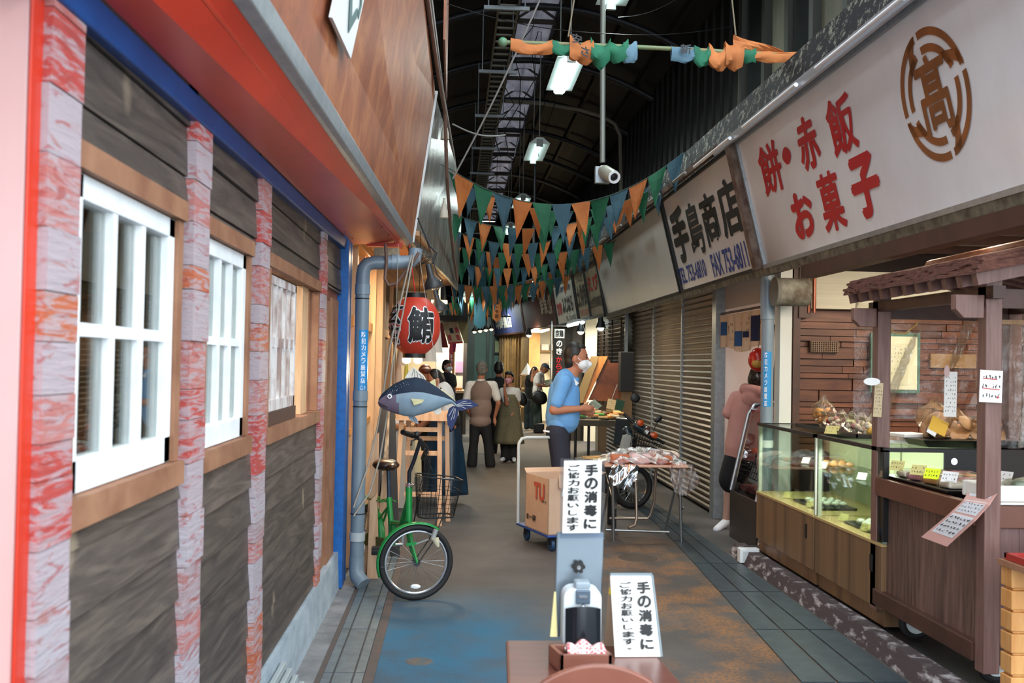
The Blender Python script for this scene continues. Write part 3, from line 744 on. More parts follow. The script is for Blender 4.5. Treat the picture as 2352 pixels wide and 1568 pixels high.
# rails, tubes and clips along the sign tops
struct(B().beam(SPt(2.3, 1.04, .05), SPt(8.2, 1.04, .05), .05, .06, snorm).beam(SPt(2.3, 1.0, .12), SPt(8.2, 1.0, .12), .04, .03, snorm).build('trim_31', mat('alu_rail', 'b9bcc2', rough=.35, metal=.4)))
struct(B().beam(SPt(8.2, 1.05, .05), SPt(16.3, 1.05, .05), .05, .06, snorm).build('trim_32', rustp))
struct(B().beam(SPt(2.6, -.05, .0), SPt(16.3, -.05, .0), .06, .05, snorm).build('trim_33', mat('rust_edge', '75705f', '3e3a30', rough=.6, ns=12)))
for k, y in enumerate((4.6, 6.1, 7.6)):
    o = B().cyl(SPt(y, 1.0, .16), SPt(y + 1.15, 1.0, .16), .014).build('fluorescent_tube', white, smooth=True)
    tag(o, ('nearest', 'middle', 'farthest')[k] + ' of three unlit white tubes along the top of the red lettered sign', 'lamp', 'unlit tubes above the large sign')
for k, y in enumerate((9.2, 10.4, 11.6, 12.8, 14.2, 15.4)):
    o = B().cyl(SPt(y, 1.03, .13), SPt(y + .5, 1.03, .13), .014).build('sign_lamp', mat('grey_tube', '8d8c88', rough=.4), smooth=True)
    tag(o, ('small unlit lamp at the near end above the telephone number sign', 'small unlit lamp at the far end above the telephone number sign', 'small unlit lamp at the near end above the blank sign', 'second small unlit lamp above the blank sign', 'third small unlit lamp above the blank sign', 'small unlit lamp at the far end above the blank sign')[k], 'lamp', 'small lamps along the farther sign tops')
# farther signs follow the bend of the lane
PTH = [(2.48, 16.35), (2.40, 19.0), (2.26, 21.6), (1.89, 26.5), (1.24, 30.6)]
def psign(p0, p1, m, label, z0=2.42, z1=3.32, lean=.16, fm=darkmetal):
    d = (V(p1[0], p1[1], 0) - V(p0[0], p0[1], 0)); n = V(-d.y, d.x, 0).normalized()
    q = [V(p0[0], p0[1], z0), V(p1[0], p1[1], z0), V(p1[0], p1[1], z1) + n * lean, V(p0[0], p0[1], z1) + n * lean]
    root = T('shop_sign', label, 'sign', (q[0] + q[1]) / 2)
    nn = (q[1] - q[0]).cross(q[3] - q[0]).normalized(); nn = -nn if nn.dot(n) < 0 else nn
    B().prism(q, -nn * .05).build('panel', m, root)
    f = B()
    for i in range(4): f.beam(q[i], q[(i + 1) % 4], .05, .05, nn)
    f.build('frame', fm, root)
    def at(u, v, w, h):  # u from the far edge (reads left to right), v up
        O = q[1] + (q[0] - q[1]) * u + (q[2] - q[1]) * v + nn * .006; return O, (q[0] - q[1]) * w, (q[2] - q[1]) * h
    return root, at
ivory = mat('ivory_sign', 'b5ab90', 'a69d83', rough=.5, ns=2)
r, at = psign(PTH[0], (2.44, 17.7), mat('ivory_sign_stained', 'a89f86', '86765e', rough=.5, ns=3), 'stained ivory sign with red kana beside the blank metal sign')
lettering([('えび', *at(.1, .5, .75, .28), .03)], redink, r, label='red lettering'); lettering([('土井良商店', *at(.05, .18, .9, .2), .02)], ink, r, label='black lettering')
r, at = psign((2.44, 17.75), PTH[1], ivory, 'ivory sign with large black characters above a red telephone number')
lettering([('土井民', *at(.08, .28, .86, .42), .04), ('うなぎ', *at(.2, .78, .6, .14), .02)], ink, r, label='black lettering'); lettering([('TEL 753-2509', *at(.15, .08, .75, .12), .01)], redink, r, label='red lettering')
r, at = psign((2.39, 19.1), PTH[2], mat('white_sign_b', 'c9c8bf', rough=.4), 'white sign with blue small line and black kana beside the ivory sign')
lettering([('京都の専門店卵焼', *at(.1, .72, .75, .13), .02)], mat('navy_ink', '1c2a55', rough=.5), r); lettering([('ふじはら', *at(.35, .25, .5, .34), .04), ('TEL 753-6925', *at(.45, .06, .45, .1), .01)], ink, r, label='black lettering'); lettering([('京卵', *at(.06, .22, .24, .3), .03)], redink, r, label='red lettering')
r, at = psign((2.24, 21.7), PTH[3], mat('maroon_sign', '4a1d1a', '3a1614', rough=.65, ns=2, spec=.2), 'maroon sign with pale brush writing next to white kana sign', fm=rail)
lettering([('鮮魚', *at(.62, .35, .2, .45), .02), ('と惣菜', *at(.84, .3, .1, .5), .02)], mat('pale_writing', 'a79a86', rough=.6), r)
r, at = psign((1.87, 26.6), PTH[4], mat('navy_sign', '343a63', '2b3054', rough=.6, ns=2), 'faded navy sign with thick white characters at the far bend', fm=rail)
lettering([('印鮮魚店', *at(.1, .2, .55, .4), .05)], mat('offwhite_writing', 'bdbab0', rough=.6), r)
o = B().obox((1.95, 24.0, 3.35), (.9, .03, .32)).build('notice_board', white); tag(o, 'small white notice plate hung below two cameras over the lane', 'sign')
lettering([('錦市場商店街振興組合', V(1.6, 23.98, 3.22), V(.7, 0, 0), V(0, 0, .07), .01)], ink, o)

# ---- pillar pipe, vent pipe, right storefront frame
pp = T('drain_pipe', 'grey drain pipe at shop corner with blue vertical notice sticker', 'pipe', (2.62, 8.22, 0))
B().cyl((2.62, 8.22, .0), (2.62, 8.22, 2.05), .052).cyl((2.62, 8.22, 2.0), (2.61, 8.22, 2.42), .06).build('pipe', pvc, pp, smooth=True)
B().cyl((2.62, 8.22, .93), (2.62, 8.22, .99), .056).build('strap', white, pp, smooth=True)
def arcsheet(c, r, a0, a1, z0, z1): 
    return lambda u, v: V(c[0] + r * math.cos(a0 + (a1 - a0) * u), c[1] + r * math.sin(a0 + (a1 - a0) * u), z0 + (z1 - z0) * v)
stk = mat('blue_sticker', '1584c6', rough=.35)
st = B().grid(arcsheet((2.62, 8.22), .0535, R_(215), R_(290), 1.27, 1.73), 6, 1).build('sticker', stk, pp)
def cyl_warp(c, r, a0, a1, z0, z1):
    def w(a, h, O, RW, UH): return V(c[0] + r * math.cos(a0 + (a1 - a0) * (O.x + RW.x * a)), c[1] + r * math.sin(a0 + (a1 - a0) * (O.x + RW.x * a)), z0 + (z1 - z0) * (O.z + UH.z * h))
    return w
def sticker_text(s, c, r, a0, a1, z0, z1, parent):
    n = len(s); its = [(ch, V(.2, 0, 1 - (i + .9) / n), V(.6, 0, 0), V(0, 0, .8 / n), .03) for i, ch in enumerate(s)]
    lettering(its, white, parent, warp=cyl_warp(c, r, a0, a1, z0, z1))
sticker_text('防犯カメラ設置店', (2.62, 8.22), .0545, R_(220), R_(262), 1.27, 1.73, pp)
struct(B().box((2.72, 8.2, .08), (2.82, 8.34, 2.45)).build('trim_34', mat('white_track', 'c6c9c6', rough=.4)))
struct(B().box((2.84, 8.22, .08), (2.90, 8.34, 2.45)).build('trim_35', rail))
vb = T('vent_duct', 'dirty grey wooden block end of a beam beside drain pipe', 'duct', (2.72, 7.95, 2.15))
B().lathe([(.115, 0), (.115, .27)], (2.60, 7.98, 2.215), 20, axis='x', sy=1.0).build('duct', mat('dirty_grey', '8f8f86', '53493f', rough=.8, ns=7), vb, smooth=True)
B().lathe([(.035, -.006), (.035, .0)], (2.60, 7.98, 2.215), 12, axis='x').build('hole', black, vb)
B().lathe([(.12, 0), (.12, .03)], (2.59, 7.98, 2.215), 20, axis='x').build('rim', mat('dirty_rim', '6d6c65', rough=.8), vb, smooth=True)
B().box((2.7, 8.05, 2.15), (2.76, 8.3, 2.28)).build('bracket', darkmetal, vb)
cp = B().cyl((3.0, 8.18, 2.06), (3.0, 8.18, 2.42), .016).cyl((2.96, 8.2, 2.06), (2.96, 8.2, 2.42), .012).build('copper_pipe', mat('copper', '8a5442', rough=.35, metal=.7), smooth=True)
tag(cp, 'pair of short copper coloured pipes beside the ribbed cream panel', 'pipe')
# track lights
tr = T('track_light', 'black track light rail with spotlights under the shop ceiling', 'lamp', (2.95, 6, 2.55))
B().box((2.93, 4.2, 2.56), (2.98, 7.6, 2.585)).build('track', black, tr)
for y in (7.2, 6.1, 5.3, 4.6):
    sp = B().cyl((2.955, y, 2.565), (2.955, y, 2.50), .02).cyl((2.955, y, 2.51), (2.96, y + .02, 2.38), .038).build('spotlight', black, tr, smooth=True)
    B().cyl((2.96, y + .02, 2.379), (2.96, y + .02, 2.375), .032).build('bulb', warm_on, sp)
    light('spot_bulb', (2.97, y, 2.34), 9, (1, .82, .6), .06, 'POINT')
light('shop_panel_lamp', (4.0, 6.3, 2.5), 62, (1, .86, .66), .5, sy=2.5)
o = B().cyl((5.0, 5.1, 2.54), (5.0, 7.5, 2.54), .02).build('shop_tube', mat('shop_tube_lit', 'ffe9b0', emit=3), smooth=True); tag(o, 'lit tube under the ceiling of the cake shop', 'lamp')
B().box((4.95, 5.1, 2.56), (5.05, 7.5, 2.66)).build('tube_holder', white, o)

# ================= OVERHEAD =================
def tube_lamp(x, y, z, L, n, tilt, label, drop):
    r = T('fluorescent_lamp', label, 'lamp', (x, y + L / 2, z), 'fluorescent lamps hung from the arcade roof')
    B().hexa([(x - .16, y, z), (x + .16, y, z), (x + .16, y + L, z), (x - .16, y + L, z)], [(x - .05, y, z + .09), (x + .05, y, z + .09), (x + .05, y + L, z + .09), (x - .05, y + L, z + .09)]).build('reflector', mat('reflector_white', 'cfe0dc', rough=.4), r)
    for k in range(n):
        xx = x + (k - (n - 1) / 2) * .10
        B().cyl((xx, y + .05, z - .025), (xx, y + L - .05, z - .025), .018).build('tube', tube_on, r, smooth=True)
    B().box((x - .05, y - .01, z - .05), (x + .05, y + .03, z + .06)).box((x - .05, y + L - .03, z - .05), (x + .05, y + L + .01, z + .06)).cyl((x, y + .1, z + .08), (x, y + .1, rz_(x) + (.29 if .82 < x < 1.38 else .14)), .008).cyl((x, y + L - .1, z + .08), (x, y + L - .1, rz_(x) + (.29 if .82 < x < 1.38 else .14)), .008).build('holder', mat('lamp_holder', '9aa09c', rough=.5), r)
    light('tube_light', (x, y + L / 2, z - .06), 22, (.88, 1, .96), .25, sy=L)
    return r
tube_lamp(1.22, 10.8, 4.95, 1.35, 2, 0, 'twin tube fluorescent lamp below the bamboo banner pole', 1.3)
tube_lamp(1.24, 15.1, 4.95, 1.35, 1, 0, 'single tube fluorescent lamp second along the arcade', 1.3)
tube_lamp(1.30, 19.6, 4.85, 1.35, 2, 0, 'fluorescent lamp just above the first bunting string', 1.4)
tube_lamp(1.55, 9.2, 5.32, 1.0, 1, 0, 'fluorescent lamp cut off by the top of the picture', 1.2)
tube_lamp(1.3, 24, 4.9, 1.35, 1, 0, 'distant fluorescent lamp glinting through the bunting', 1.3)
tube_lamp(.3, 22, 3.1, 1.2, 1, 0, 'low horizontal tube lamp over the far left stalls', 3)
# ladder shaped cable tray
lt = T('cable_ladder', 'long ladder shaped cable tray under the arcade roof', 'cable tray', (.52, 16, 5.5))
B().box((.40, 8, 5.5), (.425, 30, 5.54)).box((.62, 8, 5.5), (.645, 30, 5.54)).build('side_rail', mat('tray_metal', '6b6a5e', rough=.5, metal=.4), lt)
for k in range(88):
    y = 8.1 + k * .25; B().box((.425, y, 5.51), (.62, y + .035, 5.53)).build('rung', MATS['tray_metal'], lt)
for k in range(9):
    y = 10.9 + 2.4 * k
    o = B().box((.25, y - .1, 5.45), (.75, y - .06, 5.49)).cyl((.3, y - .08, 5.47), (.3, y - .08, 6.3), .008, n=6).cyl((.7, y - .08, 5.47), (.7, y - .08, 6.3), .008, n=6).build('tray_hanger', galv, lt)
# hanging pole with camera
cp = T('security_camera', 'beige security camera at the end of a long hanging pole', 'camera', (1.37, 9.3, 3.35))
B().cyl((1.32, 9.3, 6.3), (1.36, 9.3, 3.5), .026).build('pole', mat('pole_grey', '8a8f88', rough=.45, metal=.3), cp, smooth=True)
B().box((1.29, 9.28, 3.30), (1.43, 9.34, 3.46)).build('bracket', galv, cp, bevel=.004)
b = B(); rot = Euler((R_(112), 0, R_(14))).to_matrix(); b.lathe([(.0, -.14), (.055, -.14), (.062, -.1), (.062, .12), (.05, .14)], (1.40, 9.18, 3.37), 18, rot=rot); b.build('camera_body', mat('camera_beige', 'a8a89a', rough=.4), cp, smooth=True)
b = B(); b.lathe([(.055, .135), (.058, .155), (.04, .156), (.038, .14)], (1.40, 9.18, 3.37), 18, rot=rot); b.build('lens_ring', white, cp, smooth=True)
b = B(); b.lathe([(.036, .14), (.0, .15)], (1.40, 9.18, 3.37), 18, rot=rot); b.build('lens', black, cp, smooth=True)
for k, (px, py, a, lb) in enumerate(((1225, 652, 0, 'grey bullet camera on a short stem, left of two over the far signs'), (1250, 648, 1, 'silver bullet camera on a short stem, right of two over the far signs'))):
    q = P(px, py, 'y', 22.6); r = T('security_camera', lb, 'camera', (q.x, q.y, q.z - .2))
    rot = Euler((R_(104), 0, R_(10 if a == 0 else 75))).to_matrix()
    B().lathe([(0, -.18), (.09, -.18), (.09, .18), (.07, .2)], q, 14, rot=rot).build('camera_body', galv, r, smooth=True)
    B().lathe([(.06, .2), (0, .202)], q, 14, rot=rot).build('lens', black, r)
    B().cyl((q.x, q.y, q.z - .4), q, .03).build('stem', galv, r)
B().cyl(P(1225, 640, 'y', 23), P(1225, 560, 'y', 23) + V(0, 0, 2.4), .03).build('pole', galv, r)
# bamboo pole with rolled banners
bpx = T('banner_pole', 'horizontal green bamboo pole wrapped with orange and green banners', 'banner pole', (1.4, 7.2, 3.9))
pa, pb = P(1155, 97, 'y', 7.2), P(1840, 130, 'y', 7.2)
def BPt(u): return pa + (pb - pa) * u
B().tube([BPt(u / 10) + V(0, 0, .012 * math.sin(math.pi * u / 10)) for u in range(11)], .017, 10).build('pole', mat('green_bamboo', '5c7a58', '7a6f4a', rough=.5, ns=4), bpx, smooth=True)
knob = mat('green_knob', '3f8a68', '6e6a50', rough=.5, ns=18)
for u in (0, 1): B().ell(BPt(u), .036, 14, 10).build('end_ball', knob, bpx, smooth=True)
orc = mat('orange_cloth', 'b8703a', 'a35f30', rough=.8, ns=5, bump=.3, bs=12); grc = mat('green_cloth', '1c6b4c', '165a42', rough=.8, ns=5, bump=.3, bs=12); blc = mat('blue_cloth', '5f7f8f', '4c6d80', rough=.8, ns=5, bump=.3, bs=12)
def wrap(u0, u1, r, m, sag=0, n=10, seed=0, flat=0):
    rn = random.Random(seed); b = B(); k = 14
    def fn(u, v):
        a = 2 * math.pi * v; p = BPt(u0 + (u1 - u0) * u) ; rr = r * (1 + .16 * math.sin(a * 3 + u * 4 + seed) + .14 * math.sin(u * 9 + a * 2 + seed * 2))
        return p + V(0, math.cos(a) * rr * .8, math.sin(a) * rr * (1 + flat) - sag * math.sin(math.pi * min(1, u * 1.0)) - r * flat * .8)
    b.grid(fn, n, k); return b.build('banner', m, bpx, smooth=True)
wrap(.025, .165, .030, orc, .03, seed=1, flat=.5); wrap(.163, .235, .030, grc, .025, seed=1, flat=.5); wrap(.22, .30, .052, orc, .03, seed=2, flat=.5)
wrap(.29, .355, .058, grc, .05, seed=3, flat=.4); wrap(.35, .415, .050, grc, .03, seed=4, flat=.3); wrap(.40, .445, .042, blc, .02, seed=5, flat=.6)
wrap(.56, .64, .036, blc, .02, seed=6, flat=.5); wrap(.635, .69, .045, grc, .04, seed=7, flat=.4); wrap(.685, .75, .05, orc, .05, seed=8, flat=.4); wrap(.74, .80, .066, orc, .01, seed=9, flat=.3)
wrap(.80, .845, .034, grc, .0, seed=10, flat=.4); wrap(.84, .985, .024, orc, -.0, seed=10, flat=.6)
B().grid(lambda u, v: BPt(.77 + .21 * u) + V(0, .02 * math.sin(u * 8 + v * 5), .13 * (1 - u) * (1 - v) + .01), 8, 4).build('banner', orc, bpx, solid=.004)
lettering([('安', BPt(.225) + V(0, -.075, -.0), V(.07, 0, -.02), V(.0, 0, .07), .03), ('さ', BPt(.255) + V(0, -.08, -.09), V(.06, 0, -.02), V(0, 0, .07), .03), ('新', BPt(.585) + V(0, -.06, -.04), V(.08, 0, 0), V(0, 0, .07), .03)], ink, bpx)
for (px, py, tx, ty) in ((1305, 85, 1325, -40), (1690, 82, 1675, -60)): B().cyl(P(px, py, 'y', 7.2), P(tx, ty, 'y', 7.4), .006, n=6).build('rope', mat('rope', '6f6552', rough=.9), bpx)
# ropes and wires
wires = [((1040, 410, 9.0), (1240, 0, 8.2), 'grey rope running diagonally up to the roof from left fascia'), ((1000, 0, 8), (1352, 75, 9), 'thin wire crossing in front of the cable ladder'),
         ((1352, 75, 9), (1690, 60, 9.5), 'thin wire behind the bamboo banner pole'), ((1040, 285, 9), (1160, 310, 10), 'short light rope tied to the insulator on the left fascia'), ((1420, 40, 10), (1560, -5, 10), 'thin wire near the top of the picture')]
for (a, c, lb) in wires:
    p, q = P(a[0], a[1], 'y', a[2]), P(c[0], c[1], 'y', c[2])
    o = B().tube([p + (q - p) * (i / 12) - V(0, 0, .05 * math.sin(math.pi * i / 12)) for i in range(13)], .008 if 'rope' in lb else .004, 6).build('wire', mat('wire_grey', '8a8a88', rough=.6) if 'rope' in lb else darkmetal, smooth=True); tag(o, lb, 'wire')
o = B().tube([P(x, y, 'y', 17.8) for x, y in ((1160, 232), (1250, 238), (1330, 252), (1385, 268), (1412, 285), (1424, 310), (1426, 400), (1428, 520))], .035, 8).build('bent_conduit', mat('pale_conduit', '7d7768', rough=.5), smooth=True)
tag(o, 'pale conduit following a roof rib and bending down to the right wall', 'pipe')
rn = random.Random(9)
for k in range(5):
    x0 = 1180 + 25 * k; pts = [P(x0 + rn.uniform(-25, 25) - 6 * i, 60 + 60 * i, 'y', 14 + .6 * k) for i in range(6)]; pts = [V(pts[0].x, pts[0].y, rz_(pts[0].x) + (.3 if .8 < pts[0].x < 1.4 else .15))] + pts
    o = B().tube(pts, .007, 5).build('loose_cable', darkmetal); tag(o, 'thin black cable drooping across the arcade skylight', 'cable', 'black cables under the skylight')
# bunting
flagm = [mat('flag_orange', 'b0662c', '9c5725', rough=.75, ns=3), mat('flag_green', '0a5a3a', '084a30', rough=.75, ns=3), mat('flag_slate', '315564', '294a58', rough=.75, ns=3)]
def bunting(a, c, sag, n, w, h, ph, label, seed=0):
    a, c = V(*a), V(*c); rn = random.Random(seed); r = T('bunting', label, 'bunting', (a + c) / 2, 'pennant strings across the arcade')
    def pt(u): return a + (c - a) * u - V(0, 0, sag * 4 * u * (1 - u))
    B().tube([V(-.95 if a.y > 14.2 else -.3, a.y, a.z + .12)] + [pt(i / 24) for i in range(25)] + [V(2.42, c.y, 3.53)], .005, 5).build('cord', mat('flag_cord', '2a3a36', rough=.8), r)
    L = (c - a).length
    for i in range(n):
        u0 = (i + .06) / n; u1 = min(1, u0 + w / L); p, q = pt(u0), pt(u1); tw = rn.uniform(-.05, .05); sw = rn.uniform(-.12, .12)
        tp = (p + q) / 2 + V(tw, sw, -h * rn.uniform(.92, 1.04)); m = (p + q) / 2
        b = B(); rows = 4
        def fn(u, v):
            e = p + (q - p) * u; s = e + (tp - e) * v; s = s + V(0, .02 * math.sin(v * 4 + i) * math.sin(math.pi * u), 0); return s
        b.grid(fn, 4, rows); b.build('pennant', flagm[(i + ph) % 3], r, solid=.002)
    return r
bunting((-.05, 9.5, 3.42), (2.24, 9.75, 3.72), .42, 12, .195, .38, 0, 'nearest string of orange, green and slate pennants below the lamp', 1)
bunting((-.1, 9.95, 3.50), (2.2, 10.5, 3.55), .36, 14, .15, .30, 1, 'string of pennants hung directly behind the nearest one', 2)
bunting((-.1, 13.2, 3.36), (2.3, 13.4, 3.78), .36, 14, .16, .36, 2, 'third string of pennants, crossing above the blank sign', 3)
bunting((-.1, 13.9, 3.22), (2.25, 14.1, 3.35), .15, 14, .16, .36, 0, 'fourth string of pennants, lower than the third', 4)
bunting((-.1, 11.6, 3.34), (2.3, 11.8, 3.74), .34, 14, .155, .33, 1, 'string of pennants between the nearest pair and the blank sign', 11)
bunting((-.1, 19.4, 3.12), (2.1, 19.6, 3.5), .2, 15, .15, .36, 2, 'dim string of pennants above the white kana sign', 12)
bunting((-.3, 25.6, 3.0), (1.6, 25.7, 3.4), .2, 15, .15, .4, 1, 'dim string of pennants just before the farthest one', 13)
bunting((0, 16.8, 3.28), (2.2, 17.2, 3.55), .2, 14, .16, .38, 1, 'fifth string of pennants along the arcade', 5)
bunting((0, 18.0, 3.0), (2.1, 18.3, 3.25), .12, 14, .16, .38, 2, 'sixth string of pennants along the arcade', 6)
bunting((-.1, 20.5, 3.15), (2.0, 20.7, 3.52), .16, 15, .16, .38, 0, 'seventh string of pennants along the arcade', 7)
bunting((-.1, 22.3, 3.05), (1.9, 22.5, 3.42), .12, 15, .15, .38, 1, 'eighth string of pennants along the arcade', 8)
bunting((-.3, 24.5, 3.05), (1.7, 24.6, 3.46), .16, 16, .15, .4, 2, 'ninth string of pennants, hung low before the far bend', 9)
bunting((-.3, 26.5, 3.02), (1.5, 26.6, 3.44), .1, 15, .15, .4, 0, 'farthest string of pennants before the bend', 10)
hb = T('hanging_banner', 'long narrow orange banner hanging below the farthest pennants', 'banner', (1.02, 23, 2.7))
qa, qb = P(1133, 640, 'y', 23), P(1150, 740, 'y', 23)
B().prism([(qa.x, 23, qa.z + .5), (qb.x, 23, qa.z + .5), (qb.x, 23, qb.z + .08), ((qa.x + qb.x) / 2, 23, qb.z), (qa.x, 23, qb.z + .08)], (0, .01, 0)).build('cloth', flagm[0], hb)
B().cyl((qa.x + .04, 23, qa.z + .5), (qa.x + .04, 23, 6.5), .006, n=5).build('string', darkmetal, hb)
lettering(vtext('錦・やお', V(qa.x + .05, 22.99, qb.z + .5), V(.08, 0, 0), V(0, 0, -.4)), ink, hb)
gb = B().prism([(qa.x - .42, 23.4, qa.z + .6), (qa.x - .15, 23.4, qa.z + .6), (qa.x - .15, 23.4, qb.z - .05), (qa.x - .28, 23.4, qb.z - .15), (qa.x - .42, 23.4, qb.z - .05)], (0, .01, 0)).build('hanging_banner', mat('teal_banner', '1d4a55', rough=.8)); tag(gb, 'long dark teal banner hanging left of the orange one', 'banner'); B().cyl((qa.x - .28, 23.4, qa.z + .6), (qa.x - .28, 23.4, 6.5), .006, n=5).build('string', darkmetal, gb)
# ================= RIGHT SHOP =================
t = NT('striped_laminate'); sep = t.n('SeparateXYZ'); t.l(t.co(), sep.inputs[0])
c = t.ramp(t.noise(1.0, (4, 9, .15), detail=5), [(.3, '57422f'), (.5, '74593e'), (.7, '8a6c4b')]); t.l(c, t.b.inputs[0]); t.b.inputs['Roughness'].default_value = .4
lam = t.m
whitefr = mat('white_frame', 'dadfd8', rough=.35); yel = mat('price_card', 'd9cf86', rough=.6); yel2 = mat('neon_card', 'd8ea22', rough=.6, emit=.15)
mochi = mat('white_mochi', 'e6e4da', rough=.7); cracker = mat('rice_cracker', 'd9a467', 'c48a4c', rough=.6, ns=20); ledge = mat('pale_ledge', 'b59c66', rough=.35)
def card(x, y, z, rz, label, m=yel, w=.07, h=.05, parent=None, seed=0):
    b = B(); rot = Euler((R_(62), 0, rz)).to_matrix(); b.obox((x, y, z + h * .45), (w, h, .002), rot)
    if parent is None:
        o = b.build('price_card', m); tag(o, label, 'price card')
    else: o = b.build('price_card', m, parent)
    q = B(); scribble(q, V(x, y, z + h * .45) + rot @ V(-w * .45, -h * .4, .002), rot @ V(w * .9, 0, 0), rot @ V(0, h * .8, 0), 5, 2, seed)
    q.build('writing', ink, o); return o
def showcase(y0, y1, label):
    X0, X1, zb, zt = 2.50, 3.12, .58, 1.13
    r = T('display_case', label, 'display case', (2.8, (y0 + y1) / 2, .08))
    B().box((X0, y0, .20), (X1, y1, zb - .012)).build('base_cabinet', lam, r, bevel=.004)
    B().box((X0 + .03, y0 + .02, .10), (X1, y1, .20)).build('plinth', lam, r)
    B().box((X0 - .004, y0, zb - .012), (X1, y1, zb + .003)).build('ledge', ledge, r)
    B().box((X0 - .002, y0 + .12, .40), (X0 + .002, y0 + .165, .50)).build('catch', darkmetal, r)
    fr = B(); 
    for y in (y0 + .012, y1 - .012): fr.box((X0 + .01, y - .012, zb), (X0 + .035, y + .012, zt))
    fr.build('corner_post', whitefr, r)
    k = B().box((X0, y0, zt - .012), (X0 + .03, y1, zt + .012)).box((X1 - .03, y0, zt - .012), (X1, y1, zt + .012)).box((X0, y0, zt - .012), (X1, y0 + .03, zt + .012)).box((X0, y1 - .02, zt - .012), (X1, y1, zt + .012)); k.build('top_frame', black, r)
    B().box((X0 + .006, y0 + .01, zb), (X0 + .010, y1 - .01, zt - .012)).build('front_glass', GLC, r)
    B().box((X0 + .03, y0 + .03, zt + .002), (X1 - .03, y1 - .02, zt + .008)).build('top_glass', GLC, r)
    for z in (.86,): B().box((X0 + .12, y0 + .03, z), (X1 - .06, y1 - .03, z + .006)).build('glass_shelf', GLC, r)
    B().box((X1 - .012, y0, zb), (X1, y1, zt)).build('back_door', mat('case_back', 'a9ae8e', rough=.3), r)
    return r
ca = showcase(6.78, 8.08, 'glass display case nearest the drain pipe, on a brown laminate base')
cb = showcase(5.68, 6.75, 'glass display case half hidden by the stall cart post')
B().box((2.505, 5.68, .58), (3.1, 5.69, 1.13)).build('end_glass', GLC, cb)
B().box((2.86, 5.665, .58), (3.12, 5.675, 1.12)).build('end_panel', black, cb)
B().cyl((2.92, 5.662, 1.07), (2.92, 5.667, 1.07), .02).build('lock', chrome, cb)
B().box((2.50, 5.66, .6), (2.53, 5.68, 1.13)).box((2.50, 5.66, 1.12), (3.12, 5.68, 1.14)).build('end_frame', black, cb)
for (y0, y1) in ((6.85, 8.0), (5.75, 6.7)): light('case_lamp', (2.62, (y0 + y1) / 2, 1.09), 12, (1, .97, .82), .04, sy=y1 - y0, rot=(0, R_(-20), 0))
rn = random.Random(4)
def heap(name, label, cat, x, y, z, n, r, m, w, d, group):
    root = None
    for k in range(n):
        a = k % 4; q = (x + (a - 1.5) * w / 4 + rn.uniform(-.006, .006), y + (k // 4 - n / 8) * d / max(1, n / 4), z + r * .62)
        o = B().ell(q, (r, r, r * .68), 12, 8).build(name, m, smooth=True); tag(o, label, cat, group)
heap('rice_cake', 'round white rice cake on a tray in the case nearest the pipe', 'rice cake', 2.74, 7.25, .605, 12, .026, mochi, .24, .34, 'rice cakes in the case nearest the pipe')
heap('rice_cake', 'round white rice cake on a tray in the case behind the cart post', 'rice cake', 2.72, 6.15, .605, 20, .028, mochi, .26, .42, 'rice cakes in the case behind the cart post')
heap('sweet_bun', 'small yellow bun on the glass shelf of the case nearest the pipe', 'bun', 2.85, 7.4, .868, 8, .03, cracker, .25, .3, 'buns on the glass shelf of the case nearest the pipe')
heap('sweet_bun', 'small yellow bun on the glass shelf of the case behind the cart post', 'bun', 2.85, 6.2, .868, 8, .03, mat('yellow_bun', 'c9b060', rough=.6), .25, .3, 'buns on the glass shelf of the case behind the cart post')
tm = mat('dark_tray', '232323', rough=.3)
for (x0, y0, x1, y1, z, lb) in ((2.6, 7.0, 2.9, 7.5, .585, 'dark tray under rice cakes in the case nearest the pipe'), (2.58, 5.85, 2.88, 6.45, .585, 'dark tray under rice cakes in the case behind the cart post')):
    o = B().box((x0, y0, z), (x1, y1, z + .015)).build('tray', tm, bevel=.004); tag(o, lb, 'tray')
for k, (x, y, z, m) in enumerate(((2.60, 7.62, .59, yel), (2.60, 7.12, .59, yel), (2.60, 6.5, .59, yel), (2.58, 6.1, .59, yel), (2.58, 5.88, .59, yel), (2.7, 6.2, .87, yel), (2.7, 6.45, .87, whitefr), (2.7, 7.5, .87, whitefr), (2.7, 7.15, .87, whitefr))):
    card(x, y, z, R_(-60), ('yellow price card at the far end of the case nearest the pipe', 'yellow price card in front of the rice cakes in the case nearest the pipe', 'yellow price card at the far end of the case behind the cart post', 'yellow price card mid way in the case behind the cart post', 'yellow price card at the near end of the case behind the cart post', 'yellow price card on the glass shelf behind the cart post', 'white price card on the glass shelf behind the cart post', 'left white price card on the shelf of the case nearest the pipe', 'right white price card on the shelf of the case nearest the pipe')[k], m, seed=k)
o = B().lathe([(.03, 0), (.033, .05), (.03, .08), (.012, .105), (.012, .12)], (2.85, 6.55, .866), 14).build('bottle', mat('green_white', 'a9b79a', rough=.3), smooth=True); tag(o, 'small pale bottle on the shelf inside the display case', 'bottle')
o = B().box((2.75, 5.95, .602), (3.0, 6.0, .82)).build('cake_box', mat('pale_box', 'b5ad95', rough=.6)); tag(o, 'pale carton standing inside the case behind the cart post', 'box')
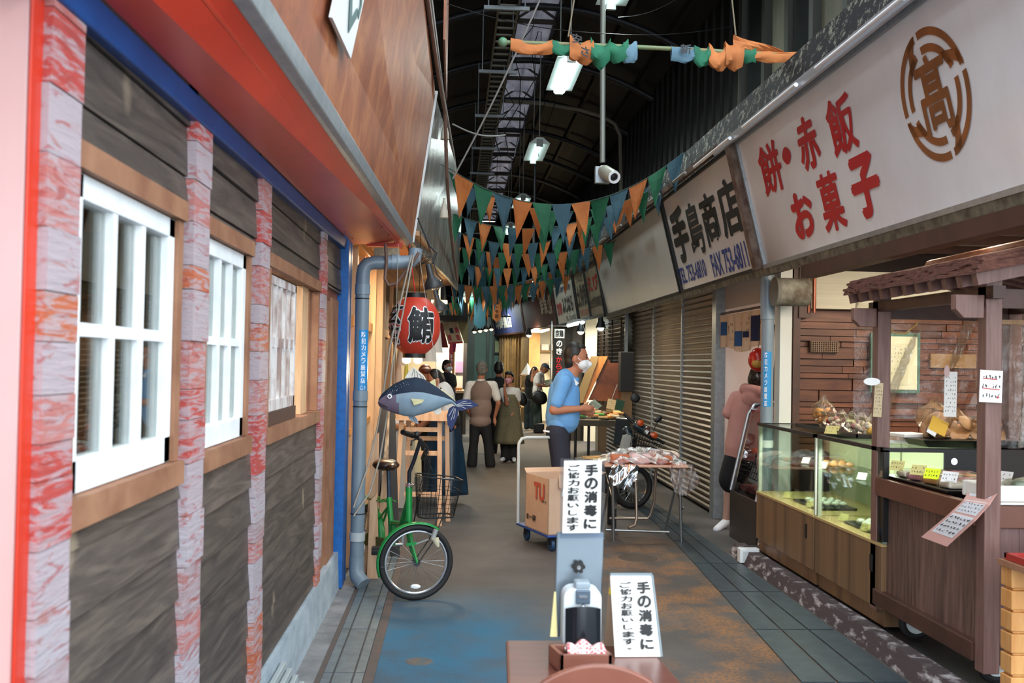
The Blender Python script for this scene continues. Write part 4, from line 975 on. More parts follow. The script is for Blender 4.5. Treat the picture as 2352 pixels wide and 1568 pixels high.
# goods on top of the cases
def bag(name, c, s, m_in, label, group=None, neck=True, n_in=5, seed=0, rr_=None, sq=1):
    r = T(name, label, 'snack bag', c, group); rn = random.Random(seed)
    x, y, z = c; w, d, h = s
    for k in range(n_in):
        q = (x + rn.uniform(-.3, .3) * w, y + rn.uniform(-.3, .3) * d, z + h * rn.uniform(.16, .62)); rad = (rr_ or .2 * w)
        b = B(); b.ell(q, (rad, rad * .9, rad * (.35 if sq != 1 else .8)), 10, 7, rot=Euler((rn.uniform(-1, 1), rn.uniform(-1, 1), 0)).to_matrix())
        b.build('content', m_in[k % len(m_in)], r, smooth=True)
    b = B()
    def fn(u, v):
        a = 2 * math.pi * u; f = (math.sin(min(1, v / .75) * math.pi * .62 + .25)) if v < .8 else .32 * (1 - v) / .2 + .12
        k = 1 + .12 * math.sin(a * 5 + seed) + .06 * math.sin(a * 9 + v * 6); return V(x + math.cos(a) * w * .55 * f * k, y + math.sin(a) * d * .55 * f * k, z + .002 + h * v * (1.15 if neck else .95))
    b.grid(fn, 20, 10); b.build('film', VINYL, r, smooth=True); return r
tray1 = B().box((2.62, 6.35, 1.145), (2.98, 7.5, 1.152)).box((2.62, 6.35, 1.152), (2.63, 7.5, 1.175)).box((2.97, 6.35, 1.152), (2.98, 7.5, 1.175)).box((2.62, 6.35, 1.152), (2.98, 6.36, 1.175)).box((2.62, 7.49, 1.152), (2.98, 7.5, 1.175)).build('tray', tm); tag(tray1, 'long black tray of snack bags on top of the glass cases', 'tray')
cols = [mat('snack_red', 'b83a34', rough=.5), mat('snack_pink', 'd08ea0', rough=.5), mat('snack_green', '7f9a55', rough=.5), mat('snack_white', 'dcd5c9', rough=.6), mat('snack_yellow', 'd8b24e', rough=.5), mat('snack_purple', '8d5f8f', rough=.5)]
bag('snack_bag', (2.79, 7.38, 1.154), (.15, .15, .21), [cracker], 'tied clear bag of golden crackers at the far end of the row', n_in=14, seed=1, rr_=.028)
for k in range(5):
    lb = ('clear bag of red sweets next to the golden crackers', 'clear bag of pink and purple sweets, third in the row', 'clear bag of green sweets in the middle of the row', 'clear bag with yellow label on green sweets', 'clear bag of pale wrapped sweets nearest the cart post')[k]
    g = bag('snack_bag', (2.79, 7.2 - .175 * k, 1.154), (.14, .13, .13), [cols[(k + 0) % 6], cols[(k * 2 + 1) % 6], cols[3]], lb, n_in=12, seed=k + 5, rr_=.022)
    B().obox((2.72, 7.2 - .175 * k, 1.27), (.004, .10, .028), (0, R_(-25), 0)).build('header_card', mat('header_card', 'b5a988', rough=.6), g)
card(2.60, 6.72, 1.15, R_(-50), 'yellow folded price card on top of the cases', yel, .10, .06)
for k in range(3):
    o = B().obox((2.78 + .015 * k, 6.12 - .05 * k, 1.156 + .021 * k), (.2, .26 - .03 * k, .02), (0, 0, .1 * k)).build('flat_pack', (paper, mat('printed_pack', 'd8cdb4', 'b98f88', rough=.5, ns=20), paper)[k], bevel=.003); tag(o, ('flat white pack at the bottom of the pile on the case', 'printed flat pack in the middle of the pile on the case', 'small white pack on top of the pile on the case')[k], 'packet')
tray2 = B().hexa([(2.80, 5.74, 1.145), (3.48, 5.74, 1.145), (3.48, 6.1, 1.145), (2.80, 6.1, 1.145)], [(2.74, 5.68, 1.19), (3.54, 5.68, 1.19), (3.54, 6.14, 1.19), (2.74, 6.14, 1.19)]).build('tray', black); tag(tray2, 'wide black tray of large rice cracker bags', 'tray')
b = B().box((3.12, 5.7, .08), (3.6, 6.7, 1.14)).build('counter', mat('dark_counter', '2a2320', rough=.5)); tag(b, 'dark counter continuing behind the glass cases', 'counter')
sem = mat('sembei', 'e0b084', 'c88f5f', rough=.6, ns=9)
for k, (x, y, w, h, lb) in enumerate(((2.90, 5.86, .19, .21, 'large tied bag of rice crackers with yellow label, left on the tray'), (3.06, 5.9, .2, .15, 'bag of round rice crackers in the middle of the black tray'), (3.22, 5.86, .18, .14, 'bag of round rice crackers right of the middle one'), (3.38, 5.92, .18, .15, 'bag of rice crackers behind the near cart post'))):
    g = bag('cracker_bag', (x, y, 1.192), (w, .2, h), [sem], lb, n_in=9, seed=k + 20, rr_=.058, sq=0)
    if k == 0:
        B().obox((2.87, 5.755, 1.27), (.11, .004, .09), (R_(-12), R_(25), 0)).build('label', mat('yellow_label', 'e0b03a', rough=.5), g)
        B().obox((2.835, 5.75, 1.255), (.06, .004, .08), (R_(-12), R_(30), 0)).build('label', paper, g)
# picture and small plate on the wood wall
pf = T('picture_frame', 'green framed certificate hung on the wooden brick wall', 'picture', (3.73, 8.29, 1.4))
B().box((3.52, 8.25, 1.40), (3.95, 8.285, 1.91)).build('frame', mat('green_frame', '4a6b5e', rough=.4), pf, bevel=.004)
B().box((3.55, 8.244, 1.43), (3.92, 8.25, 1.88)).build('mount', mat('mount_cream', 'd8d6bd', rough=.6), pf)
B().box((3.64, 8.24, 1.47), (3.84, 8.245, 1.82)).build('sheet', mat('sheet_cream', 'cfcdb2', rough=.6), pf)
b = B(); scribble(b, (3.66, 8.239, 1.55), (.16, 0, 0), (0, 0, .24), 6, 7, 2); b.build('writing', mat('faded_ink', '6f7466', rough=.6), pf)
vp = T('vent_grille', 'small wooden lattice grille set in the wooden brick wall', 'vent', (3.05, 8.29, 1.73))
B().box((3.0, 8.27, 1.73), (3.25, 8.3, 1.83)).build('frame', mat('grille_wood', '4b3322', rough=.6), vp)
b = B()
for k in range(13): b.box((3.01 + k * .0185, 8.255, 1.735), (3.016 + k * .0185, 8.27, 1.825))
for k in range(6): b.box((3.005, 8.258, 1.74 + k * .016), (3.245, 8.268, 1.745 + k * .016))
b.build('lattice', mat('grille_bar', '7a6350', rough=.6), vp)
o = B().box((4.05, 8.27, 1.62), (4.45, 8.30, 1.74)).build('wall_plaque', mat('plaque', '8a6a42', rough=.5)); tag(o, 'pale wooden plaque on the brick wood wall right of the certificate', 'plaque')
# ---- stall cart
ct = T('stall_cart', 'dark wooden stall cart on casters with a bark roof', 'stall cart', (2.95, 5.2, .1))
PX, PY0, PY1 = 2.50, 4.60, 5.80
for (x, y, nm) in ((PX, PY0, 0), (PX, PY1, 0), (3.30, PY0, 0), (3.30, PY1, 0)):
    B().box((x, y - .04, .18 if x < 3 else .2), (x + .08, y + .04, 2.06)).build('post', purplewood, ct, bevel=.005)
b = B(); y = PY0 + .04
while y < PY1 - .05:
    w = min(.088, PY1 - .04 - y); b.box((PX + .03, y, .24), (PX + .05, y + w - .002, .93)); y += .09
b.build('side_boards', brownwood, ct)
b = B(); x = PX + .08
while x < 3.28: b.box((x, PY0 - .01, .24), (x + .105, PY0 + .01, .93)); x += .107
b.build('end_boards', mat('plum_boards', '5f4240', '7b5b58', rough=.5, ns=3, st=(9, 9, .7), isl=.2), ct)
B().box((PX - .01, PY0 + .04, .86), (PX + .035, PY1 - .04, .965)).box((PX + .08, PY0 - .03, .86), (3.3, PY0 + .0, .965)).build('top_rail', mat('red_brown_rail', '5c3527', '6b3f2f', rough=.4, ns=4), ct, bevel=.004)
B().box((PX - .015, PY0 + .04, .22), (PX + .03, PY1 - .03, .31)).box((PX + .08, PY0 - .03, .22), (3.3, PY0, .31)).build('bottom_rail', rail, ct, bevel=.004)
B().box((PX + .02, PY0, .93), (3.36, PY1, .95)).build('counter_top', rail, ct)
for (x, y) in ((2.62, 5.50), (2.66, 4.74)):
    c = B().torus((x, y, .18), .076, .022, axis='y', n=28).build('caster_wheel', rubber, ct, smooth=True)
    B().lathe([(.062, -.012), (.06, -.018), (.034, -.010), (.03, -.026), (.0, -.028)], (x, y, .18), 24, axis='y').lathe([(.058, .012), (0, .02)], (x, y, .18), 20, axis='y').build('hub', mat('wheel_white', 'c9d3d6', rough=.4), c, smooth=True)
    B().prism([(x - .05, y - .032, .27), (x + .02, y - .032, .27), (x + .012, y - .032, .175), (x - .014, y - .032, .175)], (0, .005, 0)).prism([(x - .05, y + .028, .27), (x + .02, y + .028, .27), (x + .012, y + .028, .175), (x - .014, y + .028, .175)], (0, .005, 0)).box((x - .05, y - .04, .265), (x + .05, y + .04, .275)).build('fork', galv, c)
# roof
b = B().box((PX, PY0 - .1, 1.94), (PX + .06, PY1 + .1, 2.0)).box((3.30, PY0 - .1, 1.94), (3.36, PY1 + .1, 2.0)).box((PX, PY0 - .03, 1.90), (3.4, PY0 + .03, 1.99)).box((PX, PY1 - .03, 1.90), (3.4, PY1 + .03, 1.99))
b.build('plate_beam', rail, ct)
b = B()
for k in range(11):
    y = PY0 - .12 + k * .145; b.beam((2.40, y, 2.022), (2.93, y, 2.14), .045, .055); b.beam((3.46, y, 2.022), (2.93, y, 2.14), .045, .055)
b.build('rafters', purplewood, ct)
for y in (PY0, PY1):
    b = B().prism([(PX - .02, y - .05 * 1, 1.96), (PX - .02, y - .20, 1.95), (PX - .02, y - .22, 1.90), (PX - .02, y - .18, 1.85), (PX - .02, y - .05, 1.85)] if False else [(PX - .14, y - .025, 1.96), (PX - .0, y - .025, 1.96), (PX - .0, y - .025, 1.85), (PX - .10, y - .025, 1.85), (PX - .14, y - .025, 1.89)], (0, .05, 0)); b.build('bracket', purplewood, ct, bevel=.003)
bark = mat('bark', '7d5244', '5a372d', rough=.85, ns=22, st=(1.5, 1, 5), bump=1, bs=40, bst=(1.5, 1, 5)); barkt = mat('bark_top', '8f6a5c', '6f4a3e', rough=.85, ns=12, st=(3, .6, 1), bump=.8, bs=20, bst=(3, .6, 1))
rn = random.Random(11); b = B()
for L in range(7):
    z0 = 2.045 + L * .012; xo = 2.365 + L * .007; n = 26; pts = []
    y0, y1 = PY0 - .2, PY1 + .18
    outer = [V(xo + rn.uniform(-.012, .012), y0 + (y1 - y0) * i / n, z0 + rn.uniform(-.004, .004)) for i in range(n + 1)]
    outer2 = [V(3.50 - L * .007 + rn.uniform(-.012, .012), y0 + (y1 - y0) * i / n, z0 + rn.uniform(-.004, .004)) for i in range(n + 1)]
    for i in range(n):
        for (p, q) in ((outer[i], outer[i + 1]),) :
            e0, e1 = rn.uniform(-.012, .012), rn.uniform(-.01, .01)
            r0 = V(2.93, p.y + (e0 if 0 < i else rn.uniform(-.02, .02)), z0 + .12); r1 = V(2.93, q.y, z0 + .12)
            b.hexa([p, r0, r1, q], [p + V(0, 0, .015), r0 + V(0, 0, .015), r1 + V(0, 0, .015), q + V(0, 0, .015)])
        p, q = outer2[i], outer2[i + 1]; r0, r1 = V(2.93, p.y, z0 + .12), V(2.93, q.y, z0 + .12)
        b.hexa([r0, p, q, r1], [r0 + V(0, 0, .015), p + V(0, 0, .015), q + V(0, 0, .015), r1 + V(0, 0, .015)])
b.build('bark_roof', bark, ct)
B().tube([(2.90, 4.4, 2.245), (2.94, 5.2, 2.25), (2.93, 6.0, 2.245)], .035, 8).build('ridge_pole', barkt, ct, smooth=True)
# vinyl sheet and yellow cord
b = B(); b.grid(lambda u, v: V(2.42 + 1.25 * u, 5.90 + .02 * math.sin(u * 21 + v * 3) + .012 * math.sin(v * 9 + u * 31), 2.0 - .70 * v), 40, 14)
o = b.build('vinyl_sheet', VINYL, smooth=True); tag(o, 'clear vinyl sheet hanging from the far end of the cart roof', 'plastic sheet')
b = B(); b.grid(lambda u, v: V(3.0 + .5 * u, 5.35 + .03 * math.sin(u * 15 + v * 2), 1.86 - .68 * v), 24, 8)
o = b.build('vinyl_sheet', VINYL, smooth=True); tag(o, 'second clear vinyl sheet hung from a pale bar inside the cart', 'plastic sheet')
B().box((2.98, 5.33, 1.86), (3.6, 5.37, 1.885)).build('bar', palewood, o)
o = B().tube([P(x, y, 'y', 5.95) for x, y in ((2010, 692), (2018, 712), (2035, 745), (2055, 765), (2080, 766), (2105, 745), (2125, 710), (2135, 690))], .004, 6).build('cord', mat('yellow_cord', 'c9a33a', rough=.6), smooth=True); tag(o, 'yellow cord sagging behind the cart post', 'cord')
# notices on the cart
def notice(name, c, w, h, m, rot, label, rows=0, n=6, seed=0, cat='sign', im=ink, par=None):
    M_ = Euler(rot).to_matrix(); o = B().obox(c, (w, .003, h), M_).build(name, m, par)
    if par is None: tag(o, label, cat)
    if rows:
        b = B(); scribble(b, V(*c) + M_ @ V(-w * .42, -.002, -h * .42), M_ @ V(w * .84, 0, 0), M_ @ V(0, 0, h * .84), n, rows, seed); b.build('writing', im, o)
    return o
o = notice('notice', tuple(P(2276, 887, 'y', 4.54)), .113, .15, paper, (0, R_(2), R_(4)), 'white handwritten notice with red underlines on the near cart post', 3, 6, 5)
q = P(2276, 887, 'y', 4.535)
b = B().obox(q + V(-.005, 0, .035), (.07, .001, .004), (0, R_(4), 0)).obox(q + V(.0, 0, -.012), (.085, .001, .004), (0, R_(5), 0)).prism([q + V(.03, 0, -.045), q + V(.03, 0, -.057), q + V(.045, 0, -.051)], (0, .001, 0)); b.build('red_mark', redink, o)
notice('notice', tuple(P(2017, 918, 'y', 5.72)), .05, .2, mat('notice_tan', 'c9b58f', rough=.6), (0, R_(3), 0), 'narrow tan price strip hung on the far cart post', 8, 4, 8)
o = B().lathe([(.05, 0), (.05, .003)], P(2003, 876, 'y', 5.7), 16, axis='y', sx=1, sy=.45).build('round_tag', paper); tag(o, 'small oval tag above the strip on the far cart post', 'tag')
o = notice('price_strip', tuple(P(2183, 905, 'y', 5.6)), .075, .26, paper, (0, R_(1), 0), 'long white price list with small black columns hanging behind the cracker bags', 9, 5, 12)
B().ell(P(2175, 852, 'y', 5.58), (.017, .003, .035), 12, 8).build('tag', mat('pinkish_tag', 'd8b8b4', rough=.6), o)
# goods on the cart counter
tr3 = B().hexa([(2.55, 4.98, .952), (3.1, 4.98, .952), (3.1, 5.72, .952), (2.55, 5.72, .952)], [(2.52, 4.96, .985), (3.13, 4.96, .985), (3.13, 5.75, .985), (2.52, 5.75, .985)]).build('tray', black); tag(tr3, 'black tray of packed sweets on the cart counter', 'tray')
for k in range(12):
    i, j = k % 4, k // 4
    m = (cols[3], cracker, cols[1])[k % 3]
    r = T('sweet_pack', 'clear pack of sweets on the black tray of the cart', 'packet', (2.62 + .14 * j, 5.08 + .17 * i, .987), 'packs of sweets on the cart tray')
    B().obox((2.62 + .14 * j, 5.08 + .17 * i, 1.003), (.11, .12, .03), (0, 0, .2 * (k % 3))).build('content', m, r, bevel=.01)
    B().obox((2.62 + .14 * j, 5.08 + .17 * i, 1.006), (.13, .14, .045), (0, 0, .2 * (k % 3))).build('film', VINYL, r, bevel=.012)
for k, (x, y, m, lb) in enumerate(((2.56, 5.62, yel, 'pale price card at the far end of the cart tray'), (2.57, 5.38, yel, 'pale price card second along the cart tray'), (2.56, 5.20, yel2, 'neon yellow price card on the cart tray'), (2.9, 5.1, paper, 'white folded card at the back of the cart tray'), (2.58, 5.05, paper, 'white card beside the neon yellow one'))):
    card(x, y, 1.02, R_(-55), lb, m, .085, .06, seed=k + 30)
# pink hanging sign
A_, B2, C2, D2 = P(2232, 1108, 'x', 2.49), P(2290, 1118, 'x', 2.50), P(2238, 1258, 'x', 2.40), P(2117, 1232, 'x', 2.42)
A_ = P(2236, 1112, 'y', 4.86); B2 = P(2300, 1118, 'y', 4.62); D2 = P(2116, 1233, 'x', 2.40); C2 = P(2175, 1255, 'x', 2.40)
pk = mat('pink_card', 'd2a39b', rough=.6)
KP = [(A_, B2), (P(2212, 1150, 'x', 2.462), P(2272, 1160, 'x', 2.468)), (P(2180, 1180, 'x', 2.43), P(2240, 1196, 'x', 2.43)), (D2, C2)]
def pkf(u, v, o=0):
    s = v * 3; i = min(2, int(s)); f = s - i; p = KP[i][0].lerp(KP[i][1], u); q = KP[i + 1][0].lerp(KP[i + 1][1], u); return p.lerp(q, f) + V(-o, -o * .5, o * .3)
o = B().grid(lambda u, v: pkf(u, v), 4, 12).build('hanging_card', pk, solid=.003); tag(o, 'long pink card with dark handwriting hanging over the cart edge', 'sign')
pw = mat('cloud_white', 'd9dde4', rough=.6)
for (v0, v1) in ((.02, .22), (.3, .58), (.62, .9)):
    B().grid(lambda u, v: pkf(.1 + .8 * u, v0 + (v1 - v0) * v, .003), 4, 6).build('white_patch', pw, o)
lettering([('おんぢら', pkf(.14, .17, .005), pkf(.86, .17, .005) - pkf(.14, .17, .005), pkf(.14, .06, .005) - pkf(.14, .17, .005), .04)], ink, o)
b = B()
for (v0, v1, r_) in ((.32, .56, 3), (.64, .88, 4)): scribble(b, pkf(.14, v1, .006), pkf(.86, v1, .006) - pkf(.14, v1, .006), pkf(.14, v0, .006) - pkf(.14, v1, .006), 6, r_, 4, 1)
b.build('writing', ink, o)
sb = T('foam_box', 'white foam box with a red character on the cart corner', 'box', (2.85, 4.72, .966))
B().box((2.545, 4.585, .967), (3.3, 4.80, .985)).box((2.53, 4.57, .985), (3.3, 4.60, 1.06)).box((2.53, 4.8, .985), (3.3, 4.83, 1.06)).box((2.53, 4.6, .985), (2.56, 4.8, 1.06)).build('box', mat('foam_white', 'e3e1da', rough=.7), sb, bevel=.006)
lettering([('餅', V(2.70, 4.569, 1.0), V(.05, 0, 0), V(0, 0, .05), .03), ('菓子', V(2.80, 4.569, 1.0), V(.1, 0, 0), V(0, 0, .05), .03)], redink, sb)
bag('cracker_bag', (2.85, 4.72, .99), (.28, .15, .12), [mat('green_pack', '7f8f7f', rough=.5)], 'clear wrapped pack lying in the white foam box', n_in=5, seed=77, rr_=.05, neck=False)
# wooden block shelf with red tray in the corner
ws = T('block_shelf', 'shelf of light orange wooden blocks at the lower right corner', 'shelf', (2.6, 4.25, .08))
b = B()
for k in range(7): b.box((2.45, 4.24, .09 + k * .094), (2.55, 4.33, .09 + k * .094 + .082)); b.box((2.462, 4.25, .09 + k * .094 + .082), (2.54, 4.32, .09 + k * .094 + .094))
b.build('block_post', mat('light_orange_wood', 'c98a4a', 'dba363', rough=.5, ns=3, st=(8, 8, 1), isl=.2), ws, bevel=.004)
B().box((2.44, 3.9, .74), (3.1, 4.34, .765)).build('board', oldwood, ws)
B().box((2.95, 3.95, .08), (3.05, 4.3, .74)).build('end_board', oldwood, ws)
o = B().box((2.46, 3.95, .767), (2.95, 4.32, .775)).box((2.46, 3.95, .775), (2.475, 4.32, .795)).box((2.46, 4.305, .775), (2.95, 4.32, .795)).box((2.935, 3.95, .775), (2.95, 4.32, .795)).build('red_tray', mat('red_lacquer', 'a03028', rough=.25)); tag(o, 'red lacquer tray on the wooden block shelf', 'tray')
o = B().ell((2.62, 4.2, .80), (.05, .06, .018), 12, 8).build('wrapped_sweet', paper, smooth=True); tag(o, 'white wrapped sweet on the red tray', 'packet')
# junction box and plastic bag by the pipe, chilled case in the hallway, noren
jb = T('junction_box', 'small white box on the ground beside the drain pipe', 'box', (2.42, 8.0, .0))
B().box((2.34, 7.98, .012), (2.50, 8.06, .125)).build('box', white, jb, bevel=.004)
B().box((2.365, 7.976, .03), (2.475, 7.98, .105)).box((2.39, 7.972, .04), (2.45, 7.978, .095)).build('cover', mat('white_b', 'cdd3d6', rough=.4), jb)
b = B(); b.grid(lambda u, v: V(2.60 + math.cos(u * 6.283) * (.09 - .04 * v) * (1 + .2 * math.sin(u * 31)), 8.12 + math.sin(u * 6.283) * (.07 - .02 * v) * (1 + .2 * math.sin(u * 25 + 1)), .01 + .2 * v), 30, 8)
o = b.build('plastic_bag', glass('crumpled_film', (.8, .82, .85), .25, .1, wob=1), smooth=True); tag(o, 'crumpled clear plastic bag around the foot of the drain pipe', 'plastic bag')
cc = T('chilled_case', 'dark chilled case with slanted glass in the hallway', 'display case', (2.9, 8.85, 0))
B().box((2.62, 8.46, .0), (3.25, 9.3, .44)).build('base', mat('dark_brown_base', '2f211d', rough=.3), cc, bevel=.01)
B().add([(2.63, 8.47, .44), (2.63, 9.28, .44), (2.80, 9.28, 1.20), (2.80, 8.47, 1.20), (2.9, 9.28, 1.25), (2.9, 8.47, 1.25)], [(0, 1, 2, 3), (3, 2, 4, 5)]).build('slanted_glass', glass('dark_glass', (.55, .42, .44), .25), cc)
for y in (8.48, 9.27): B().tube([(2.62, y, .44), (2.70, y, .8), (2.78, y, 1.16), (2.84, y, 1.24), (2.95, y, 1.26)], .016, 8).build('glass_frame', steel, cc, smooth=True)
B().box((3.2, 8.46, .44), (3.25, 9.3, 1.26)).box((2.9, 8.46, 1.24), (3.25, 9.3, 1.27)).build('back', darkmetal, cc)
B().box((2.7, 8.5, .46), (3.2, 9.25, .5)).build('tray', mat('pink_tray', 'b06a70', rough=.5), cc)
nr = T('noren_curtain', 'short cream curtain printed with blue and black, hung on a rod', 'curtain', (2.8, 9.7, 1.77))
B().cyl((2.8, 8.6, 2.15), (2.8, 10.42, 2.15), .012).build('rod', rail, nr, smooth=True)
B().cyl((2.8, 8.6, 2.15), (2.86, 8.6, 2.15), .01).cyl((2.8, 10.4, 2.15), (2.86, 10.4, 2.15), .01).build('rod_holder', rail, nr)
t = NT('noren_cloth'); c = t.ramp(t.noise(3, (1, 2, 1)), [(.3, 'c6ab90'), (.7, 'd9c3ab')]); c = t.mix(t.ramp(t.noise(11, (1, 2.2, 1), detail=3), [(.63, 0), (.66, .8)]), c, '6b4030'); t.l(c, t.b.inputs[0]); t.b.inputs['Roughness'].default_value = .9
def nf(y, z, o=0): return V(2.80 + .015 * math.sin(y * 23) - o, y, z)
B().grid(lambda u, v: nf(8.7 + 1.68 * u, 2.13 - (.36 - .03 * math.sin(u * 9)) * v), 60, 4).build('cloth', t.m, nr, solid=.003)
nb = mat('noren_blue', '28538a', rough=.9); nv = mat('noren_navy', '1c2446', rough=.9)
for (y0, y1, z0, z1, m) in ((10.12, 10.3, 1.92, 2.06, nb), (9.62, 9.84, 1.80, 1.95, nb), (8.95, 9.25, 1.84, 2.08, nv), (9.38, 9.5, 1.88, 1.94, nv)):
    B().grid(lambda u, v: nf(y0 + (y1 - y0) * u, z0 + (z1 - z0) * v, .004), 10, 2).build('print', m, nr)
b = B(); scribble(b, nf(9.3, 1.84, .012), V(0, -.001, 0) + V(0, .8, 0), V(0, 0, .22), 10, 3, 3); b.build('writing', ink, nr)
o = B().grid(lambda u, v: V(2.76 + .01 * math.sin(v * 5), 8.42 + .06 * u, 1.97 - .66 * v), 3, 8).build('navy_cloth', nv, solid=.006); tag(o, 'narrow navy cloth strip hanging behind the drain pipe', 'cloth')
RX = P(1741, 826, 'y', 9.0); o = B().ell(RX, (.09, .09, .11), 18, 12).build('red_ornament', mat('gloss_red', 'b02418', rough=.25), smooth=True); tag(o, 'round red ornament with gold and black, above the pink hoodie', 'ornament')
B().ell(RX + V(-.015, -.04, -.03), (.06, .055, .05), 14, 8).build('gold_band', mat('gold_band', 'b58a3a', rough=.4), o); B().cyl(RX + V(0, 0, .1), V(RX.x + .12, 9, 2.53), .003, n=5).build('string', black, o)
# ================= LEFT SIDE OBJECTS =================
dp = T('drain_pipe', 'grey drain pipe beside blue post, with elbow on top and blue sticker', 'pipe', (-.655, 7.08, 0))
B().tube([(-.655, 7.08, .16), (-.655, 7.08, 2.20), (-.648, 7.08, 2.245), (-.625, 7.085, 2.275), (-.585, 7.09, 2.287), (-.36, 7.14, 2.30), (-.32, 7.15, 2.31), (-.295, 7.155, 2.34), (-.29, 7.16, 2.40)], .049, 20).build('pipe', pvc, dp, smooth=True)
B().tube([(-.655, 7.08, .22), (-.655, 7.08, .13), (-.645, 7.065, .08), (-.60, 7.03, .035)], .054, 18).build('bottom_elbow', pvc, dp, smooth=True)
for (p_, q_) in (((-.655, 7.08, 1.31), (-.655, 7.08, 1.38)), ((-.655, 7.08, 2.06), (-.655, 7.08, 2.13)), ((-.40, 7.13, 2.299), (-.46, 7.12, 2.296))): B().cyl(p_, q_, .0535, n=20).build('collar', mat('pvc_collar', '7b8c9a', rough=.35), dp, smooth=True)
B().cyl((-.655, 7.08, .33), (-.655, 7.08, .39), .055, n=20).build('tape_band', mat('grey_tape', 'aeb6ba', rough=.5), dp, smooth=True)
b = B()
for z in (2.03, 1.27, .52): b.torus((-.655, 7.08, z), .050, .004, n=24, m=6)
b.build('cable_ties', black, dp)
c0 = (-.655, 7.08)
B().grid(arcsheet(c0, .0505, R_(255), R_(335), 1.385, 1.81), 8, 1).build('sticker', stk, dp)
sticker_text('防犯カメラ設置店', c0, .0515, R_(262), R_(325), 1.43, 1.80, dp)
lettering([('にしき', V(.15, 0, .02), V(.7, 0, 0), V(0, 0, .85), .02)], white, dp, warp=cyl_warp(c0, .0515, R_(262), R_(325), 1.387, 1.425))
ob = B().box((-.60, 7.3, 2.33), (-.42, 7.42, 2.42)).build('board_block', mat('particle_board', 'b3a48c', '8d7d68', rough=.8, ns=40), bevel=.003); tag(ob, 'square of particle board above the horizontal grey pipe', 'block')
rb = B().box((-.66, 7.4, 2.44), (-.40, 7.45, 2.468)).build('red_batten', red); tag(rb, 'short red batten at the end of the red awning soffit', 'batten')
brh = mat('brown_hose', '6a4f46', rough=.6)
o = B().tube([P(x, y, 'y', 7.05) for x, y in ((885, 560), (888, 600), (884, 640), (893, 655), (912, 650), (930, 625), (950, 600), (962, 580))], .011, 8).build('hose', brh, smooth=True); tag(o, 'brown hose looped around the horizontal grey pipe', 'hose')
rope = mat('grey_rope', 'a39d92', rough=.8)
for k, (pts, lb) in enumerate(((((945, 585), (918, 700), (895, 800), (880, 905), (866, 985), (845, 1070), (812, 1165)), 'left grey rope slanting from the awning end down to the drain pipe'), (((950, 585), (925, 720), (902, 830), (888, 960), (873, 1050), (850, 1130), (812, 1185)), 'right grey rope curving down behind the drain pipe'))):
    o = B().tube([P(x, y, 'y', 7.0 + .12 * (1 - abs(i - 3) / 3)) for i, (x, y) in enumerate(pts)], .006, 6).build('rope', rope, smooth=True); tag(o, lb, 'rope')
b = B(); rn = random.Random(2)
for k in range(9):
    b.tube([P(945 + rn.uniform(-12, 20) + 9 * i * (1 if k % 2 else .4), 575 + rn.uniform(-12, 12) + 7 * i, 'y', 7.2 + rn.uniform(-.05, .1)) for i in range(5)], .003, 5)
o = b.build('wire_tangle', darkmetal); tag(o, 'tangle of dark wires at the end of the awning', 'wire', kind='stuff')
# clip lamps
for k, (px, py, yy, lb) in enumerate(((992, 645, 7.6, 'black clip lamp with shade pointing down above the red lantern'), (1006, 700, 8.6, 'second black clip lamp half behind the first'))):
    q = P(px, py, 'y', yy); r = T('clip_lamp', lb, 'lamp', q); rot = Euler((0, R_(-14), 0)).to_matrix()
    B().lathe([(.075, -.06), (.078, -.05), (.06, .0), (.028, .04), (.024, .13), (.0, .14)], q, 20, rot=rot).build('shade', mat('lamp_black', '2a2c2e', rough=.45), r, smooth=True)
    B().ell(q + rot @ V(0, 0, -.04), .03, 12, 8).build('bulb', mat('bulb_off', 'b9b7ac', rough=.2), r, smooth=True)
    B().tube([q + V(.0, .0, .13), q + V(.03, .02, .22), q + V(-.02, .05, .27), V(q.x - .12, q.y + .1, 2.7)], .008, 6).build('arm', darkmetal, r, smooth=True)
for k, (px, py, lb) in enumerate(((1022, 300, 'upper white insulator on the left fascia edge'), (1020, 480, 'lower white insulator on the left fascia edge'))):
    q = P(px, py, 'y', 9.0); o = B().lathe([(.028, -.07), (.04, -.08), (.035, -.02), (.022, .03), (.012, .06), (.012, .1)], q, 14).build('insulator', mat('insulator_white', 'b9b3a4', rough=.5), smooth=True); tag(o, lb, 'insulator')
# lantern
ln = T('paper_lantern', 'round red paper lantern with black brush characters outlined in white', 'lantern', (-.30, 7.5, 1.85))
lc = V(-.30, 7.5, 1.862); lr = .192; lh = .205
prof = []
for i in range(49):
    a = -math.pi * .40 + math.pi * .80 * i / 48; r = lr * (.42 + .58 * math.cos(a * 1.02) ** .75) if False else lr * (1 - .56 * (abs(a) / (math.pi * .4)) ** 2.6)
    prof.append((r * (1 - .012 * (i % 2)), lh * 1.02 * (a / (math.pi * .4))))
lred = mat('lantern_red', 'c9402c', 'bf3826', rough=.45, ns=3)
B().lathe(prof, lc, 40).build('paper_body', lred, ln, smooth=True)
for s in (-1, 1): B().lathe([(.075, 0), (.085, .0), (.085, .038), (.075, .038)], lc + V(0, 0, lh * 1.0 if s > 0 else -lh * 1.0 - .038), 28).build('cap_ring', black, ln, smooth=True)
def lrad(z): a = abs(z) / (lh * 1.02); return lr * (1 - .56 * min(1, a) ** 2.6)
def lwarp(da, dz, o):
    def w(a, h, O, RW, UH):
        z = (O.z + UH.z * h) * lh; ang = O.x + RW.x * a; r = lrad(z) + o; return lc + V(r * math.cos(ang), r * math.sin(ang), z)
    return w
